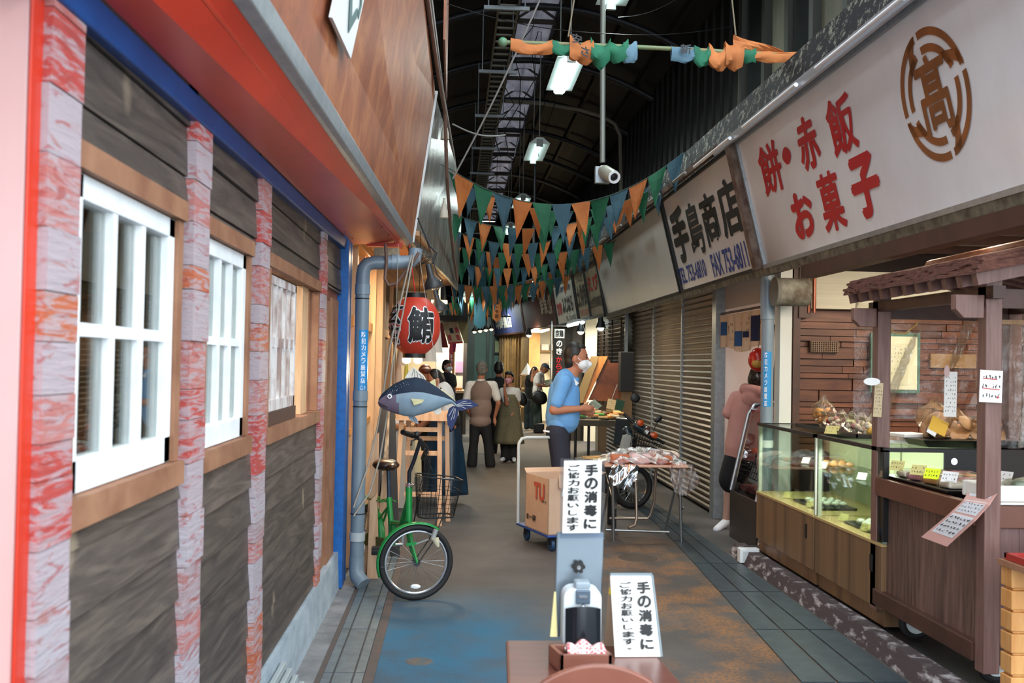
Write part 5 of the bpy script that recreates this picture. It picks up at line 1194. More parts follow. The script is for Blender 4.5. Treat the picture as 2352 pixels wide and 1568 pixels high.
for (ch, a0, a1, z0, z1) in (('鮪', 258, 318, -.62, .62), ('玄', 190, 240, .02, .78), ('海', 192, 240, -.82, -.02)):
    for (bd, mm, o, nm) in ((.058, white, .0035, 'white_outline'), (.022, ink, .006, 'brush_lettering')):
        b = B(); m = text_mesh(ch, .012); bpy.data.meshes.remove(m)
        # a thick stroke: the glyph laid down several times, shifted a little
        me = text_mesh(ch, .012); bm = bmesh.new(); bm.from_mesh(me); bmesh.ops.triangulate(bm, faces=bm.faces); bmesh.ops.subdivide_edges(bm, edges=[e for e in bm.edges if e.calc_length() > .12], cuts=2); bm.to_mesh(me); bm.free()
        xs = [v.co.x for v in me.vertices]; ys = [v.co.y for v in me.vertices]; x0, y0, w, h = min(xs), min(ys), max(xs) - min(xs), max(ys) - min(ys)
        wf = lwarp(0, 0, o); O, RW, UH = V(R_(a0), 0, z0), V(R_(a1 - a0), 0, 0), V(0, 0, z1 - z0)
        for q in range(13):
            kk = 0 if q == 12 else bd * (1 if q % 2 else .6); dx, dy = kk * math.cos(q * math.pi / 6), kk * math.sin(q * math.pi / 6)
            b.add([wf((v.co.x - x0) / w + dx, (v.co.y - y0) / h + dy, O, RW, UH) + (wf(.5, .5, O, RW, UH) - lc) * .0002 * q for v in me.vertices], [tuple(p.vertices) for p in me.polygons])
        bpy.data.meshes.remove(me); b.build(nm, mm, ln)
B().cyl(lc + V(0, 0, lh + .03), V(-.37, 7.76, 2.52), .004, n=6).build('red_cord', redink, ln)
for k, x in enumerate((-.375, -.285)):
    r = T('light_bulb', ('left', 'right')[k] + ' lit bulb hanging just under the red lantern', 'lamp', (x, 7.9, 1.6))
    B().cyl((x, 7.9, 1.62), (x, 7.9, 1.70), .03).cyl((x, 7.9, 1.7), (x, 7.9, 2.62), .003, n=5).build('socket', black, r, smooth=True)
    B().ell((x, 7.9, 1.605), (.036, .036, .03), 16, 10).build('bulb', mat('soft_bulb', 'ffdca8', emit=4), r, smooth=True)
    light('bulb_light', (x, 7.9, 1.52), 8, (1, .76, .45), .05, 'POINT')
# plush tuna
FY = 6.8
def fz(px, py, y=FY): return P(px, py, 'y', y)
top = [(869, 917), (876, 905), (888, 894), (905, 881), (930, 869), (955, 865), (975, 870), (1000, 886), (1020, 900), (1038, 914), (1050, 926)]
bot = [(869, 931), (878, 938), (890, 943), (905, 949), (930, 956), (948, 957), (972, 951), (1000, 942), (1020, 932), (1038, 926), (1050, 936)]
th = [.018, .03, .045, .06, .078, .082, .074, .055, .038, .024, .016]
tn = T('plush_tuna', 'plush tuna fish hanging over the bicycle, dark blue back and silver belly', 'plush toy', fz(950, 915))
navy = mat('tuna_navy', '14293f', '0f2136', rough=.8, ns=9); silver = mat('tuna_silver', '8ea5b5', '7b93a5', rough=.6, ns=7); mauve = mat('tuna_mauve', '75697e', '675c70', rough=.8, ns=8)
b = B(); NU, NV = 40, 24
def lerpt(tbl, s):
    s *= len(tbl) - 1; i = min(int(s), len(tbl) - 2); f = s - i; a, c = tbl[i], tbl[i + 1]
    return a + (c - a) * f if not isinstance(a, tuple) else (a[0] + (c[0] - a[0]) * f, a[1] + (c[1] - a[1]) * f)
ring = []
for i in range(NU + 1):
    s = i / NU; t0, b0, w = lerpt(top, s), lerpt(bot, s), lerpt(th, s); pt, pb_ = fz(*t0), fz(*b0); c = (pt + pb_) / 2; hh = (pt - pb_) / 2
    ring.append([c + hh * math.cos(2 * math.pi * j / NV) + V(0, -w * math.sin(2 * math.pi * j / NV), 0) for j in range(NV)])
b.v = [q for r in ring for q in r]
for i in range(NU):
    s = (i + .5) / NU
    for j in range(NV):
        b.f.append((i * NV + j, i * NV + (j + 1) % NV, (i + 1) * NV + (j + 1) % NV, (i + 1) * NV + j))
        h = math.cos(2 * math.pi * (j + .5) / NV); back = h > (.55 - .6 * s if s < .3 else .28 + .1 * s); b.mi.append(0 if back else (2 if s < .33 - .03 * h else 1))
b.f += [tuple(range(NV)), tuple(NU * NV + j for j in range(NV))]; b.mi += [2, 1]
b.build('body', [navy, silver, mauve], tn, smooth=True, subsurf=1)
def fin(name, pts, m, y=FY, th_=.008, rays=None, rm=None):
    o = B().prism([fz(a, c, y) for a, c in pts], (0, th_, 0)).build(name, m, tn, bevel=.002)
    if rays:
        q = B()
        for (a, c) in rays: q.tube([fz(a[0], a[1], y - .003), fz((a[0] + c[0]) / 2 + 1, (a[1] + c[1]) / 2 - 2, y - .004), fz(c[0], c[1], y - .003)], .0012, 5)
        q.build('ray', rm or white, o)
    return o
tailm = mat('tail_blue', '1d2b57', rough=.7); finw = mat('fin_white', 'd9d6cc', rough=.7); finy = mat('fin_yellow', 'c2bd8f', 'd9d3a4', rough=.7, ns=30)
fin('tail_fin', [(1044, 922), (1060, 917), (1078, 917), (1092, 925), (1100, 931), (1080, 938), (1058, 944), (1046, 938)], tailm, rays=[((1050, 929), (1072, 921)), ((1050, 930), (1082, 926)), ((1050, 932), (1085, 932)), ((1050, 934), (1070, 938))])
fin('tail_fin', [(1040, 932), (1052, 934), (1052, 952), (1044, 975), (1037, 990), (1028, 975), (1026, 955), (1031, 938)], tailm, rays=[((1044, 937), (1036, 965)), ((1046, 938), (1042, 962)), ((1042, 936), (1031, 955))])
fin('dorsal_fin', [(929, 868), (938, 854), (950, 843), (962, 852), (975, 864), (980, 876), (960, 868)], finw, rays=[((950, 846), (946, 864)), ((952, 848), (952, 865)), ((956, 852), (960, 867)), ((962, 858), (968, 869)), ((968, 863), (974, 872))], rm=ink)
fin('second_fin', [(982, 881), (990, 875), (999, 870), (1003, 893)], finy)
fin('side_fin', [(943, 915), (974, 918), (970, 925), (950, 931), (948, 924)], finy, y=FY - .095)
fin('belly_fin', [(937, 955), (950, 953), (958, 962), (961, 974), (950, 969), (940, 962)], mat('fin_grey', '8e9fb0', rough=.7), rays=[((942, 957), (955, 969)), ((947, 956), (958, 967))], rm=ink)
fin('rear_fin', [(993, 940), (1000, 936), (1012, 932), (1014, 948), (1005, 953), (996, 948)], finw)
b = B()
for (x, y) in ((1014, 897), (1019, 901), (1024, 905), (1029, 909), (1034, 912), (1038, 915), (1018, 932), (1024, 929), (1030, 926)): b.ell(fz(x, y - 1, FY), (.009, .006, .009), 8, 6)
b.build('finlets', finy, tn, smooth=True)
B().cyl(fz(895, 910, FY - .055), fz(895, 910, FY - .068), .0155).build('eye_white', white, tn, smooth=True)
B().cyl(fz(895, 910, FY - .067), fz(895, 910, FY - .072), .008).build('pupil', ink, tn, smooth=True)
B().prism([fz(868, 922, FY - .03), fz(884, 931, FY - .055), (fz(892, 936, FY - .06)), fz(882, 936, FY - .05), fz(869, 928, FY - .03)], (0, -.008, 0)).build('mouth', mat('mouth_dark', '3f3644', rough=.8), tn)
b = B(); rn = random.Random(6)
for k in range(34):
    x = rn.uniform(890, 950); y = 875 + abs(x - 930) * .45 + rn.uniform(0, 14); h = (y - 912) / 45; b.ell(fz(x, y, FY - .045 - .035 * (1 - min(1, abs(h))) * 1.0), .0014, 6, 4)
b.build('speckles', white, tn)
for (px, py, tx, ty) in ((905, 880, 915, 560), (1010, 895, 960, 570)): B().cyl(fz(px, py), P(tx, ty, 'y', 7.1), .0018, n=5).build('string', rope, tn)
# ---- bicycle: steered wheel faces the camera, frame runs back along the wall
green = mat('bike_green', '0f8a3e', '0c7c37', rough=.3, ns=3)
bk = T('bicycle', 'small green folding bicycle with black wire basket, parked by drain pipe', 'bicycle', (-.23, 6.72, 0))
def wheel(c, ax, rad, name):
    """ax: unit axle vector"""
    ax = V(*ax).normalized(); rot = Vector((0, 0, 1)).rotation_difference(ax).to_matrix(); c = V(*c)
    w = B().torus(c, rad - .021, .021, rot=rot, n=48, m=10).build('tyre', rubber, bk, smooth=True); w.name = name
    B().torus(c, rad - .046, .0095, rot=rot, n=48, m=8).build('rim', mat('rim_alu', 'b9bec4', rough=.25, metal=.8), w, smooth=True)
    b = B()
    for k in range(28):
        a = 2 * math.pi * k / 28; s = (-1) ** k; a2 = a + .5 * s * (1 if k % 4 < 2 else -1)
        b.cyl(c + rot @ V(.018 * math.cos(a2), .018 * math.sin(a2), .02 * s), c + rot @ V((rad - .05) * math.cos(a), (rad - .05) * math.sin(a), 0), .0012, n=4)
    b.build('spokes', steel, w)
    B().cyl(c - ax * .045, c + ax * .045, .014).cyl(c - ax * .03, c - ax * .025, .024).cyl(c + ax * .03, c + ax * .025, .024).build('hub', mat('hub_dark', '4b4d50', rough=.3, metal=.8), w, smooth=True)
    return w
fc = V(-.228, 6.72, .254); fwd = V(.97, .24, 0).normalized(); fax = V(-fwd.y, fwd.x, 0)
fw = wheel(fc, fax, .254, 'front_wheel')
rc_ = V(-.60, 7.62, .25); fr = (V(-.228, 6.72, 0) - V(-.60, 7.62, 0)).normalized(); rax = V(-fr.y, fr.x, 0)
wheel(rc_, rax, .25, 'rear_wheel')
B().ell(fc + V(.0, -.01, -.16), (.034, .006, .016), 12, 8).build('spoke_reflector', mat('reflector_bright', 'f2f5f5', rough=.2), fw, smooth=True)
hd0, hd1 = V(-.287, 6.86, .50), V(-.292, 6.87, .735)
B().cyl(hd0, hd1, .023).build('head_tube', green, bk, smooth=True)
b = B()
for s in (-1, 1):
    o = fax * .045 * s; b.tube([hd0 + V(0, 0, -.01) + o * .3, hd0 + V(0, -.01, -.05) + o, fc + (hd0 - fc) * .45 + o + fwd * -.015, fc + o], [.014, .014, .012, .009], 10)
b.build('fork', green, bk, smooth=True)
bb = V(-.415, 7.25, .27); st = V(-.455, 7.33, .60)
B().tube([hd0 + V(0, 0, .17), hd0 + (bb - hd0) * .45 + V(0, 0, .06), bb + V(0, 0, .16), bb], .020, 12).tube([hd0 + V(0, 0, .06), hd0 + (bb - hd0) * .5 + V(0, 0, -.02), bb + V(0, 0, .07)], .013, 10).build('main_tube', green, bk, smooth=True)
B().tube([bb, st], .020, 12).build('seat_tube', green, bk, smooth=True)
b = B()
for s in (-1, 1):
    o = rax * .055 * s; b.cyl(st + V(0, 0, -.06), rc_ + o, .008).cyl(bb + o * .5, rc_ + o, .009).tube([rc_ + o, rc_ + o - fr * .10 + V(0, 0, .12), rc_ + o - fr * .13 + V(0, 0, .27), rc_ + o + V(0, 0, .30)], .006, 8)
b.build('rear_stays', green, bk, smooth=True)
b = B()
for s in (-1, -.33, .33, 1): b.cyl(st + V(0, 0, -.03) + rax * .05 * s, rc_ - fr * .14 + V(0, 0, .30) + rax * .06 * s, .006)
b.cyl(rc_ - fr * .14 + V(0, 0, .30) + rax * .065, rc_ - fr * .14 + V(0, 0, .30) - rax * .065, .007); b.build('rear_rack', green, bk, smooth=True)
B().cyl(st, st + V(-.012, .03, .22), .014).build('seat_post', mat('post_dark', '2c3f52', rough=.4, metal=.4), bk, smooth=True)
sc = V(-.475, 7.37, .83)
B().ell(sc - fr * .03, (.10, .10, .045), 20, 12).ell(sc + fr * .11, (.035, .07, .028), 14, 10).build('saddle', mat('saddle_brown', '2a1712', '4a2a1c', rough=.3, ns=4), bk, smooth=True)
def arc_sheet(c, ax, r, a0, a1, w, m, name, n=20):
    ax = V(*ax).normalized(); f = ax.cross(V(0, 0, 1)); f = -f; b = B()
    b.grid(lambda u, v: c + f * (r * math.cos(a0 + (a1 - a0) * u)) + V(0, 0, r * math.sin(a0 + (a1 - a0) * u)) + ax * w * (v - .5) + (f * math.cos(a0 + (a1 - a0) * u) + V(0, 0, math.sin(a0 + (a1 - a0) * u))) * (-.012 * (2 * v - 1) ** 2), n, 6)
    return b.build(name, m, bk, smooth=True, solid=.002)
g_ = fax.cross(V(0, 0, 1)); sgn = -1 if (-g_).x > 0 else 1
arc_sheet(fc, fax, .268, R_(55) if (-g_).x > 0 else R_(125), R_(200) if (-g_).x > 0 else R_(-20), .05, green, 'front_mudguard')
arc_sheet(rc_, rax, .268, R_(20), R_(200), .05, green, 'rear_mudguard')
B().tube([fc + fwd * -.24 + V(0, -.0, -.02) + fax * -.02, fc + fax * -.045], .002, 5).build('mudguard_stay', steel, bk)
B().hexa([bb + rax * -.05 + V(0, 0, -.05), bb + rax * -.065 + V(0, 0, -.05), rc_ + rax * -.065 + V(0, 0, -.04), rc_ + rax * -.05 + V(0, 0, -.04)], [bb + rax * -.05 + V(0, 0, .05), bb + rax * -.065 + V(0, 0, .05), rc_ + rax * -.065 + V(0, 0, .04), rc_ + rax * -.05 + V(0, 0, .04)]).build('chain_case', mat('olive', '4f5a24', rough=.5), bk, bevel=.008)
B().cyl(bb - rax * .07, bb + rax * .07, .012).beam(bb - rax * .075, bb - rax * .078 + V(-.0, -.02, -.14) - fr * -.05, .014, .02).beam(bb + rax * .075, bb + rax * .078 + V(0, .0, .14), .014, .02).build('crank', steel, bk, smooth=True)
pq = P(868, 1265, 'y', 7.15); b = B().obox(pq, (.085, .065, .02)).obox(pq + V(0, -.01, 0), (.09, .012, .055)).obox(pq + V(0, .04, 0), (.09, .012, .055)); b.build('pedal', black, bk, bevel=.004)
stem = mat('stem_dark', '222b35', rough=.35, metal=.5)
hb0 = P(966, 1010, 'y', 6.85)
B().tube([hd1, hd1 + V(0, 0, .10), P(950, 1060, 'y', 6.87), hb0], .0135, 12).build('stem', stem, bk, smooth=True)
g1 = P(925, 992, 'y', 6.62); g2 = P(972, 1052, 'y', 7.12)
B().tube([g1, P(948, 1000, 'y', 6.76), hb0, P(982, 1030, 'y', 6.95), P(972, 1045, 'y', 7.1)], .011, 10).build('handlebar', stem, bk, smooth=True)
B().cyl(g1, P(948, 1000, 'y', 6.76), .018).build('grip', black, bk, smooth=True); B().cyl(P(980, 1033, 'y', 6.98), g2, .018).build('grip', black, bk, smooth=True)
B().ell(P(957, 998, 'y', 6.78), .024, 12, 8).tube([P(955, 1008, 'y', 6.76), P(946, 1012, 'y', 6.7), P(944, 1022, 'y', 6.66)], .006, 6).build('brake_lever', black, bk, smooth=True)
B().cyl(hd1 + V(-.02, 0, .01), hd1 + V(.035, -.02, .012), .011).cyl(hd1, hd1 + V(0, 0, .03), .02).build('clamp', chrome, bk, smooth=True)
for k in range(3): B().tube([P(958, 1000, 'y', 6.78), P(985 + 4 * k, 1040 + 20 * k, 'y', 6.75), P(962 + 3 * k, 1130, 'y', 6.8), hd0 + V(.03, -.03, -.02)], .0025, 6).build('brake_cable', black, bk, smooth=True)
# headlamp and dynamo
q = P(997, 1228, 'y', 6.66)
B().tube([fc + V(.0, -.05, .13), P(985, 1238, 'y', 6.66)], .006, 6).cyl(q + V(-.01, 0, -.03), q + V(.012, 0, .035), .017).build('dynamo', mat('dynamo_grey', 'a9adac', rough=.35, metal=.4), bk, smooth=True)
B().lathe([(.008, -.03), (.02, 0), (.024, .03), (.0, .034)], P(1003, 1246, 'y', 6.64), 14, rot=Euler((0, R_(-20), 0)).to_matrix()).build('headlamp', mat('lamp_cream', 'c9c2a6', rough=.4), bk, smooth=True)
B().obox(fc + V(-.03, -.05, .13), (.07, .01, .018), (0, R_(-8), 0)).build('lamp_bracket', green, bk)
# basket
b = B(); bc = P(1008, 1088, 'y', 6.86); dn = V(0, 0, -.285)
def bp_(a, v):  # rounded rectangle that tapers down
    sx, sy = .155 - .035 * v, .125 - .03 * v; ca, sa = math.cos(a), math.sin(a); k = (abs(ca) ** 4 + abs(sa) ** 4) ** -.25
    return bc + fwd * (ca * k * sx) + fax * (sa * k * sy) + dn * v + V(.0, 0, -.03 * v * 0) - fwd * .02 * v + V(0, 0, -.02 * (ca + 1) * (1 - v))
for v, r in ((0, .0045), (.28, .0018), (.52, .0018), (.76, .0018), (1, .006)):
    b.tube([bp_(2 * math.pi * i / 40, v) for i in range(40)], r, 5, closed=True)
for i in range(34): b.tube([bp_(2 * math.pi * i / 34, v / 4) for v in range(5)], .0016, 4)
for i in range(-3, 4): b.cyl(bc + dn - fwd * .02 + fwd * .034 * i + fax * .09, bc + dn - fwd * .02 + fwd * .034 * i - fax * .09, .0016, n=4)
b.build('basket', mat('basket_wire', '2c3033', rough=.4, metal=.5), bk)
b = B()
for s in (-1, 1): b.tube([bc + dn + fwd * .02 + fax * .05 * s, fc + fwd * .10 + fax * .055 * s + V(0, 0, .14), fc + fax * .055 * s], .004, 6)
b.build('basket_stay', steel if False else darkmetal, bk)
# ---- things behind the bicycle
raw = mat('raw_timber', 'c9a07c', 'deb998', rough=.7, ns=5, st=(5, 5, .6), bump=.3)
for k, (x, y, z1, dx, lb) in enumerate(((-.56, 7.36, .62, .02, 'nearest pale split timber leaning behind the drain pipe'), (-.52, 7.46, .80, -.02, 'middle pale split timber behind the drain pipe'), (-.60, 7.56, 1.05, -.01, 'tallest pale split timber behind the drain pipe'))):
    o = B().hexa([(x - .045, y - .02, 0), (x + .05, y - .02, 0), (x + .05, y + .02, 0), (x - .045, y + .02, 0)], [(x - .02 - dx, y + .05, z1 - .06), (x + .03 - dx, y + .05, z1), (x + .03 - dx, y + .09, z1), (x - .02 - dx, y + .09, z1 - .06)]).build('timber', raw, bevel=.004); tag(o, lb, 'timber')
for k, (a, c, m, w, lb) in enumerate((((-.66, 8.1, 0), (-.57, 8.35, 1.22), black, .07, 'leftmost dark board leaning behind the bicycle saddle'), ((-.45, 8.2, 0), (-.53, 8.4, 1.25), black, .08, 'broad black board leaning behind the bicycle'), ((-.54, 8.15, 0), (-.545, 8.38, 1.22), mat('mottled_plank', '6b5646', 'b9a994', rough=.8, ns=14, st=(2, 2, .6)), .035, 'narrow peeling plank between the black boards'))):
    o = B().beam(a, c, w, .03, (0, 1, 0)).build('leaning_board', m, bevel=.003); tag(o, lb, 'board')
st_ = T('wooden_stand', 'pale wooden ladder-like display stand under the tuna', 'stand', (-.27, 9.9, 0))
for (x, y, dx, dy) in ((-.50, 9.78, -.04, -.05), (-.44, 9.98, .0, .05), (-.13, 9.78, .02, -.05), (-.06, 9.98, .03, .05)):
    B().beam((x + dx, y + dy, 0), (x, y, 1.02), .045, .03, (0, 1, 0)).build('leg', raw, st_, bevel=.003)
for (z, y, x0, x1, h) in ((.93, 9.76, -.46, -.12, .045), (.83, 9.96, -.46, -.08, .045), (.70, 9.76, -.46, -.12, .045), (.30, 9.76, -.46, -.12, .045)):
    B().box((x0, y, z - h / 2), (x1, y + .025, z + h / 2)).build('rung', raw, st_, bevel=.002)
B().box((-.55, 9.68, 1.02), (-.02, 9.74, 1.09)).box((-.55, 9.7, 1.09), (-.02, 10.1, 1.105)).build('top_board', raw, st_, bevel=.002)
B().cyl((-.2, 9.75, .46), (.02, 9.75, .46), .004).build('cross_rod', steel, st_)
# louvred pallet near the wall foot
lv = T('slatted_pallet', 'pale grey plastic slatted pallet on its edge at the wall foot', 'pallet', (-.71, 4.55, 0))
for k in range(4): B().box((-.765 + k * .028, 3.9, .012), (-.742 + k * .028, 4.66 - .0 * k, .21 - .03 * k)).build('slat', mat('pale_plastic', '9aa5a8', rough=.5), lv, bevel=.004)
B().box((-.765, 3.9, .02), (-.66, 3.93, .1)).box((-.765, 4.3, .02), (-.66, 4.33, .1)).build('rib', MATS['pale_plastic'], lv)
mh = B().lathe([(0, .003), (.05, .0035), (.055, .002), (.06, .004), (.075, .0005)], (-.155, 5.36, 0), 28).build('ground_cap', mat('rusty_lid', '6b5a4c', '3d5a68', rough=.8, ns=20)); tag(mh, 'small round rusty drain lid in the blue painted ground', 'drain cover')
mh = B().lathe([(0, .001), (.14, .001), (.155, .003), (.16, .0)], (1.55, 8.22, 0), 28).build('ground_cap', mat('brown_lid', '4f4034', '48423f', rough=.8, ns=20)); tag(mh, 'round brown drain lid on the grey ground near the folding table', 'drain cover')
# wooden stall wall past the pipe
b = B()
for k in range(9): b.box((-.84, 7.62 + k * .2, .05), (-.82 + .008 * (k % 2), 7.815 + k * .2, 2.5))
struct(b.build('wall_left_stall', orangewood))
b = B()
for (y, w, x) in ((7.75, .07, -.76), (8.5, .05, -.77), (9.5, .09, -.75), (9.72, .06, -.70), (10.9, .08, -.76), (12.2, .1, -.76)): b.box((-.83, y, 0), (x, y + w, 2.55))
struct(b.build('trim_36', palewood))
struct(B().box((-.83, 7.7, 1.86), (-.775, 12, 1.94)).box((-.83, 7.7, 2.48), (-.74, 12, 2.56)).box((-.83, 7.7, 1.02), (-.78, 9.6, 1.07)).build('trim_37', mat('golden_wood', 'c98f4e', rough=.5, ns=5)))
light('stall_lamp_left', (-.6, 8.9, 2.5), 14, (1, .78, .5), .3)
o = B().box((-.73, 8.75, 2.575), (-.62, 9.1, 2.60)).build('stall_lamp', mat('warm_panel', 'ffdca0', emit=3)); tag(o, 'warm lamp panel under the wooden stall soffit', 'lamp')
# protruding stall side, bags, counter
struct(B().box((-.84, 13.8, 0), (-.25, 13.9, 2.6)).build('wall_left_cream', cream))
struct(B().box((-.84, 9.9, 0), (-.80, 13.8, 2.6)).build('wall_left_inner', mat('brown_wall', '5f4630', rough=.8)))
light('stall_lamp_far', (-.2, 12.6, 2.3), 26, (1, .82, .58), .25)
o = B().box((-.30, 12.45, 2.33), (-.1, 12.75, 2.36)).cyl((-.2, 12.6, 2.36), (-.2, 12.6, 2.62), .01).build('stall_lamp', MATS['warm_panel']); tag(o, 'warm lamp over the fish counter behind the lantern', 'lamp')
sc_ = T('stall_counter', 'light wooden counter with goods behind the wooden stand', 'counter', (-.5, 12, 0))
B().box((-.78, 10.9, .0), (-.50, 13.4, .86)).build('front', mat('counter_white', 'c9c4ba', rough=.5), sc_); B().box((-.79, 10.85, .86), (-.42, 13.45, .90)).build('top', orangewood, sc_, bevel=.004)
rn = random.Random(8)
for k in range(8):
    o = B().box((-.74, 11.0 + .28 * k, .902), (-.52, 11.2 + .28 * k, .95 + .04 * (k % 3))).build('package', (paper, cracker, cols[0], cols[3])[k % 4], bevel=.006); tag(o, 'package on the wooden counter behind the display stand', 'packet', 'packages on the left wooden counter')
for k, (px, py, w, m, lb) in enumerate(((985, 790, .09, mat('white_film', 'cfc9c0', rough=.4), 'white plastic bags hanging right under the red lantern'), (1003, 770, .07, MATS['white_film'], 'grey paper hanging right of the red lantern'), (922, 800, .06, mat('buff_film', 'd8b9a0', rough=.5), 'buff plastic bag hanging left of the red lantern'), (915, 850, .05, MATS['buff_film'], 'lower buff bag on the wooden post'), (933, 855, .035, mat('yellow_film', 'c9c24a', rough=.5), 'yellow bag hanging beside the wooden post'))):
    q = P(px, py, 'y', 11.5 + .1 * k); b = B(); b.grid(lambda u, v: q + V(math.cos(6.283 * u) * w * (.4 + .6 * v) * (1 + .15 * math.sin(19 * u)), math.sin(6.283 * u) * w * .5 * (.4 + .6 * v), .16 - .36 * v), 16, 6)
    o = b.build('hanging_bag', m, smooth=True); tag(o, lb, 'bag'); B().cyl(q + V(0, 0, .15), V(q.x, q.y, 2.62), .003, n=5).build('string', rope, o)
o = B().ell(P(912, 765, 'y', 11), (.035, .03, .11), 12, 10).build('orange_ornament', mat('orange_gloss', 'b8401a', rough=.3), smooth=True); tag(o, 'orange oval ornament hanging by the wooden post', 'ornament'); B().cyl(P(912, 750, 'y', 11), V(P(912, 765, 'y', 11).x, 11, 2.62), .003, n=5).build('string', rope, o)
# ================= FOREGROUND TABLE =================
tbm = mat('red_brown_table', '6d3f33', '5b3229', rough=.3, ns=3, st=(.6, 6, 1)); TZ = .75
tb = T('small_table', 'small red brown table in the foreground carrying the hand sanitiser', 'table', (.39, 2.8, 0))
B().hexa([(.155, 2.62, TZ - .022), (.63, 2.62, TZ - .022), (.60, 3.07, TZ - .022), (.175, 3.07, TZ - .022)], [(.155, 2.62, TZ), (.63, 2.62, TZ), (.60, 3.07, TZ), (.175, 3.07, TZ)]).build('table_top', tbm, tb, bevel=.008)
B().box((.20, 2.68, TZ - .09), (.58, 3.02, TZ - .023)).build('apron', tbm, tb)
for x in (.20, .54):
    for y in (2.68, 2.98): B().box((x, y, 0), (x + .04, y + .04, TZ - .023)).build('leg', tbm, tb, bevel=.003)
ch = T('chair', 'round-backed red brown chair just in front of the foreground table', 'chair', (.385, 2.35, 0))
arc = [(.225, .44)] + [(.225 + .32 * i / 16, .765 + .062 * math.sin(math.pi * i / 16) ** .7) for i in range(17)] + [(.545, .44)]
B().prism([(x, 2.56, z) for x, z in arc], (0, .022, 0)).build('backrest', mat('chair_wood', '84503f', '744236', rough=.3, ns=3), ch, bevel=.006)
B().box((.22, 2.2, .42), (.55, 2.56, .445)).build('seat', tbm, ch, bevel=.008)
for x in (.23, .515):
    for y in (2.21, 2.54): B().box((x, y, 0), (x + .03, y + .03, .42)).build('leg', tbm, ch)
# sign stand with sanitiser
def Q(px, py, y): return P(px, py, 'y', y)
sn = T('sanitiser_stand', 'grey metal hand sanitiser stand with white sign plate and knob', 'sanitiser stand', (.36, 2.9, TZ))
a0, a1, a2, a3 = Q(1272, 1462, 2.98), Q(1381, 1462, 2.98), Q(1387, 1222, 3.0), Q(1279, 1222, 3.0)
plate = mat('stand_metal', '76828c', '66727c', rough=.3, metal=.6, ns=1)
B().prism([a0, a1, a2, a3], (0, .012, 0)).build('back_plate', plate, sn, bevel=.004)
kq = Q(1328, 1300, 2.985); b = B()
for k in range(6): b.cyl(kq + V(.014 * math.cos(k * math.pi / 3), 0, .014 * math.sin(k * math.pi / 3)), kq + V(.014 * math.cos(k * math.pi / 3), -.012, .014 * math.sin(k * math.pi / 3)), .0065)
b.cyl(kq, kq + V(0, -.016, 0), .014); kn = b.build('knob', black, sn, smooth=True); B().cyl(kq + V(0, -.016, 0), kq + V(0, -.02, 0), .006).build('bolt', chrome, kn)
s0, s1_, s2_, s3_ = Q(1286, 1228, 2.96), Q(1389, 1226, 2.96), Q(1389, 1055, 2.94), Q(1288, 1053, 2.94)
acr = glass('acrylic', (.86, .90, .96), .1, .08)
B().prism([s0 + (s3_ - s0) * -.06, s1_ + (s2_ - s1_) * -.06, s2_, s3_], (0, .004, 0)).build('acrylic_holder', acr, sn)
def sign_sheet(o, u, v, parent, dot=False):
    """o lower left, u right edge vector, v up edge vector"""
    n = V(u).cross(V(v)).normalized() * .002
    L1 = o + u * .55 + v * .965; w = u * .36
    lettering([i[:4] + (.05,) for i in vtext('手の消毒に', L1, w, -v * .93)], ink, parent)
    L2 = o + u * .10 + v * .955; w = u * .33
    lettering([i[:4] + (.04,) for i in vtext('ご協力お願いします' + ('。' if dot else ''), L2, w, -v * .93)], ink, parent)
w0 = Q(1292, 1224, 2.945); wu = Q(1378, 1223, 2.945) - w0; wv = Q(1296, 1058, 2.925) - w0
sh = B().prism([w0, w0 + wu, w0 + wu + wv, w0 + wv], (0, .002, 0)).build('sign_sheet', mat('bright_paper', 'f4f4f0', rough=.5), sn)
sign_sheet(w0 + V(0, -.001, 0), wu, wv, sh)
ds_ = T('soap_dispenser', 'white automatic dispenser with a dark curved front', 'dispenser', Q(1335, 1462, 2.9))
dq = lambda px, py, dy=0: Q(px, py, 2.88 + dy)
hw = (dq(1381, 1400) - dq(1293, 1400)).x / 2; cx_ = dq(1337, 1400).x; zt = dq(1337, 1350).z; zb_ = TZ
b = B(); n = 12; prof = [(cx_ - hw, zb_ + .04)] + [(cx_ - hw, zt - .03)] + [(cx_ - hw + .03 * (1 - math.cos(a)), zt - .03 + .03 * math.sin(a)) for a in [math.pi / 2 * i / 5 for i in range(1, 6)]] + [(cx_ + hw - .03 * (1 - math.cos(a)), zt - .03 + .03 * math.sin(a)) for a in [math.pi / 2 * i / 5 for i in range(5, 0, -1)]] + [(cx_ + hw, zt - .03), (cx_ + hw, zb_ + .04)]
b.prism([(x, 2.87, z) for x, z in prof], (0, .075, 0)); b.build('housing', mat('dispenser_white', 'cfd8de', rough=.3), ds_, bevel=.006)
B().obox((cx_, 2.895, zt + .008), (.045, .05, .022)).build('top_grip', mat('grip_grey', '8b98a3', rough=.35), ds_, bevel=.006)
B().obox((cx_, 2.865, zt - .022), (.042, .012, .04)).build('nozzle_block', mat('steel_blue', '5b6a7a', rough=.25, metal=.5), ds_, bevel=.003)
B().obox((cx_, 2.857, zt - .02), (.024, .004, .006)).cyl((cx_, 2.858, zt - .045), (cx_, 2.85, zt - .05), .006).build('nozzle', chrome, ds_)
b = B(); b.grid(lambda u, v: V(cx_ - hw * .92 + 2 * hw * .92 * u, 2.868 - .035 * math.sin(math.pi * (.08 + .84 * u)) - .01 * v, zt - .042 - .115 * v - .012 * (2 * u - 1) ** 2 * (1 - v)), 20, 10)
b.build('dark_cover', mat('tinted_cover', '1b2026', rough=.12, metal=.2), ds_, smooth=True)
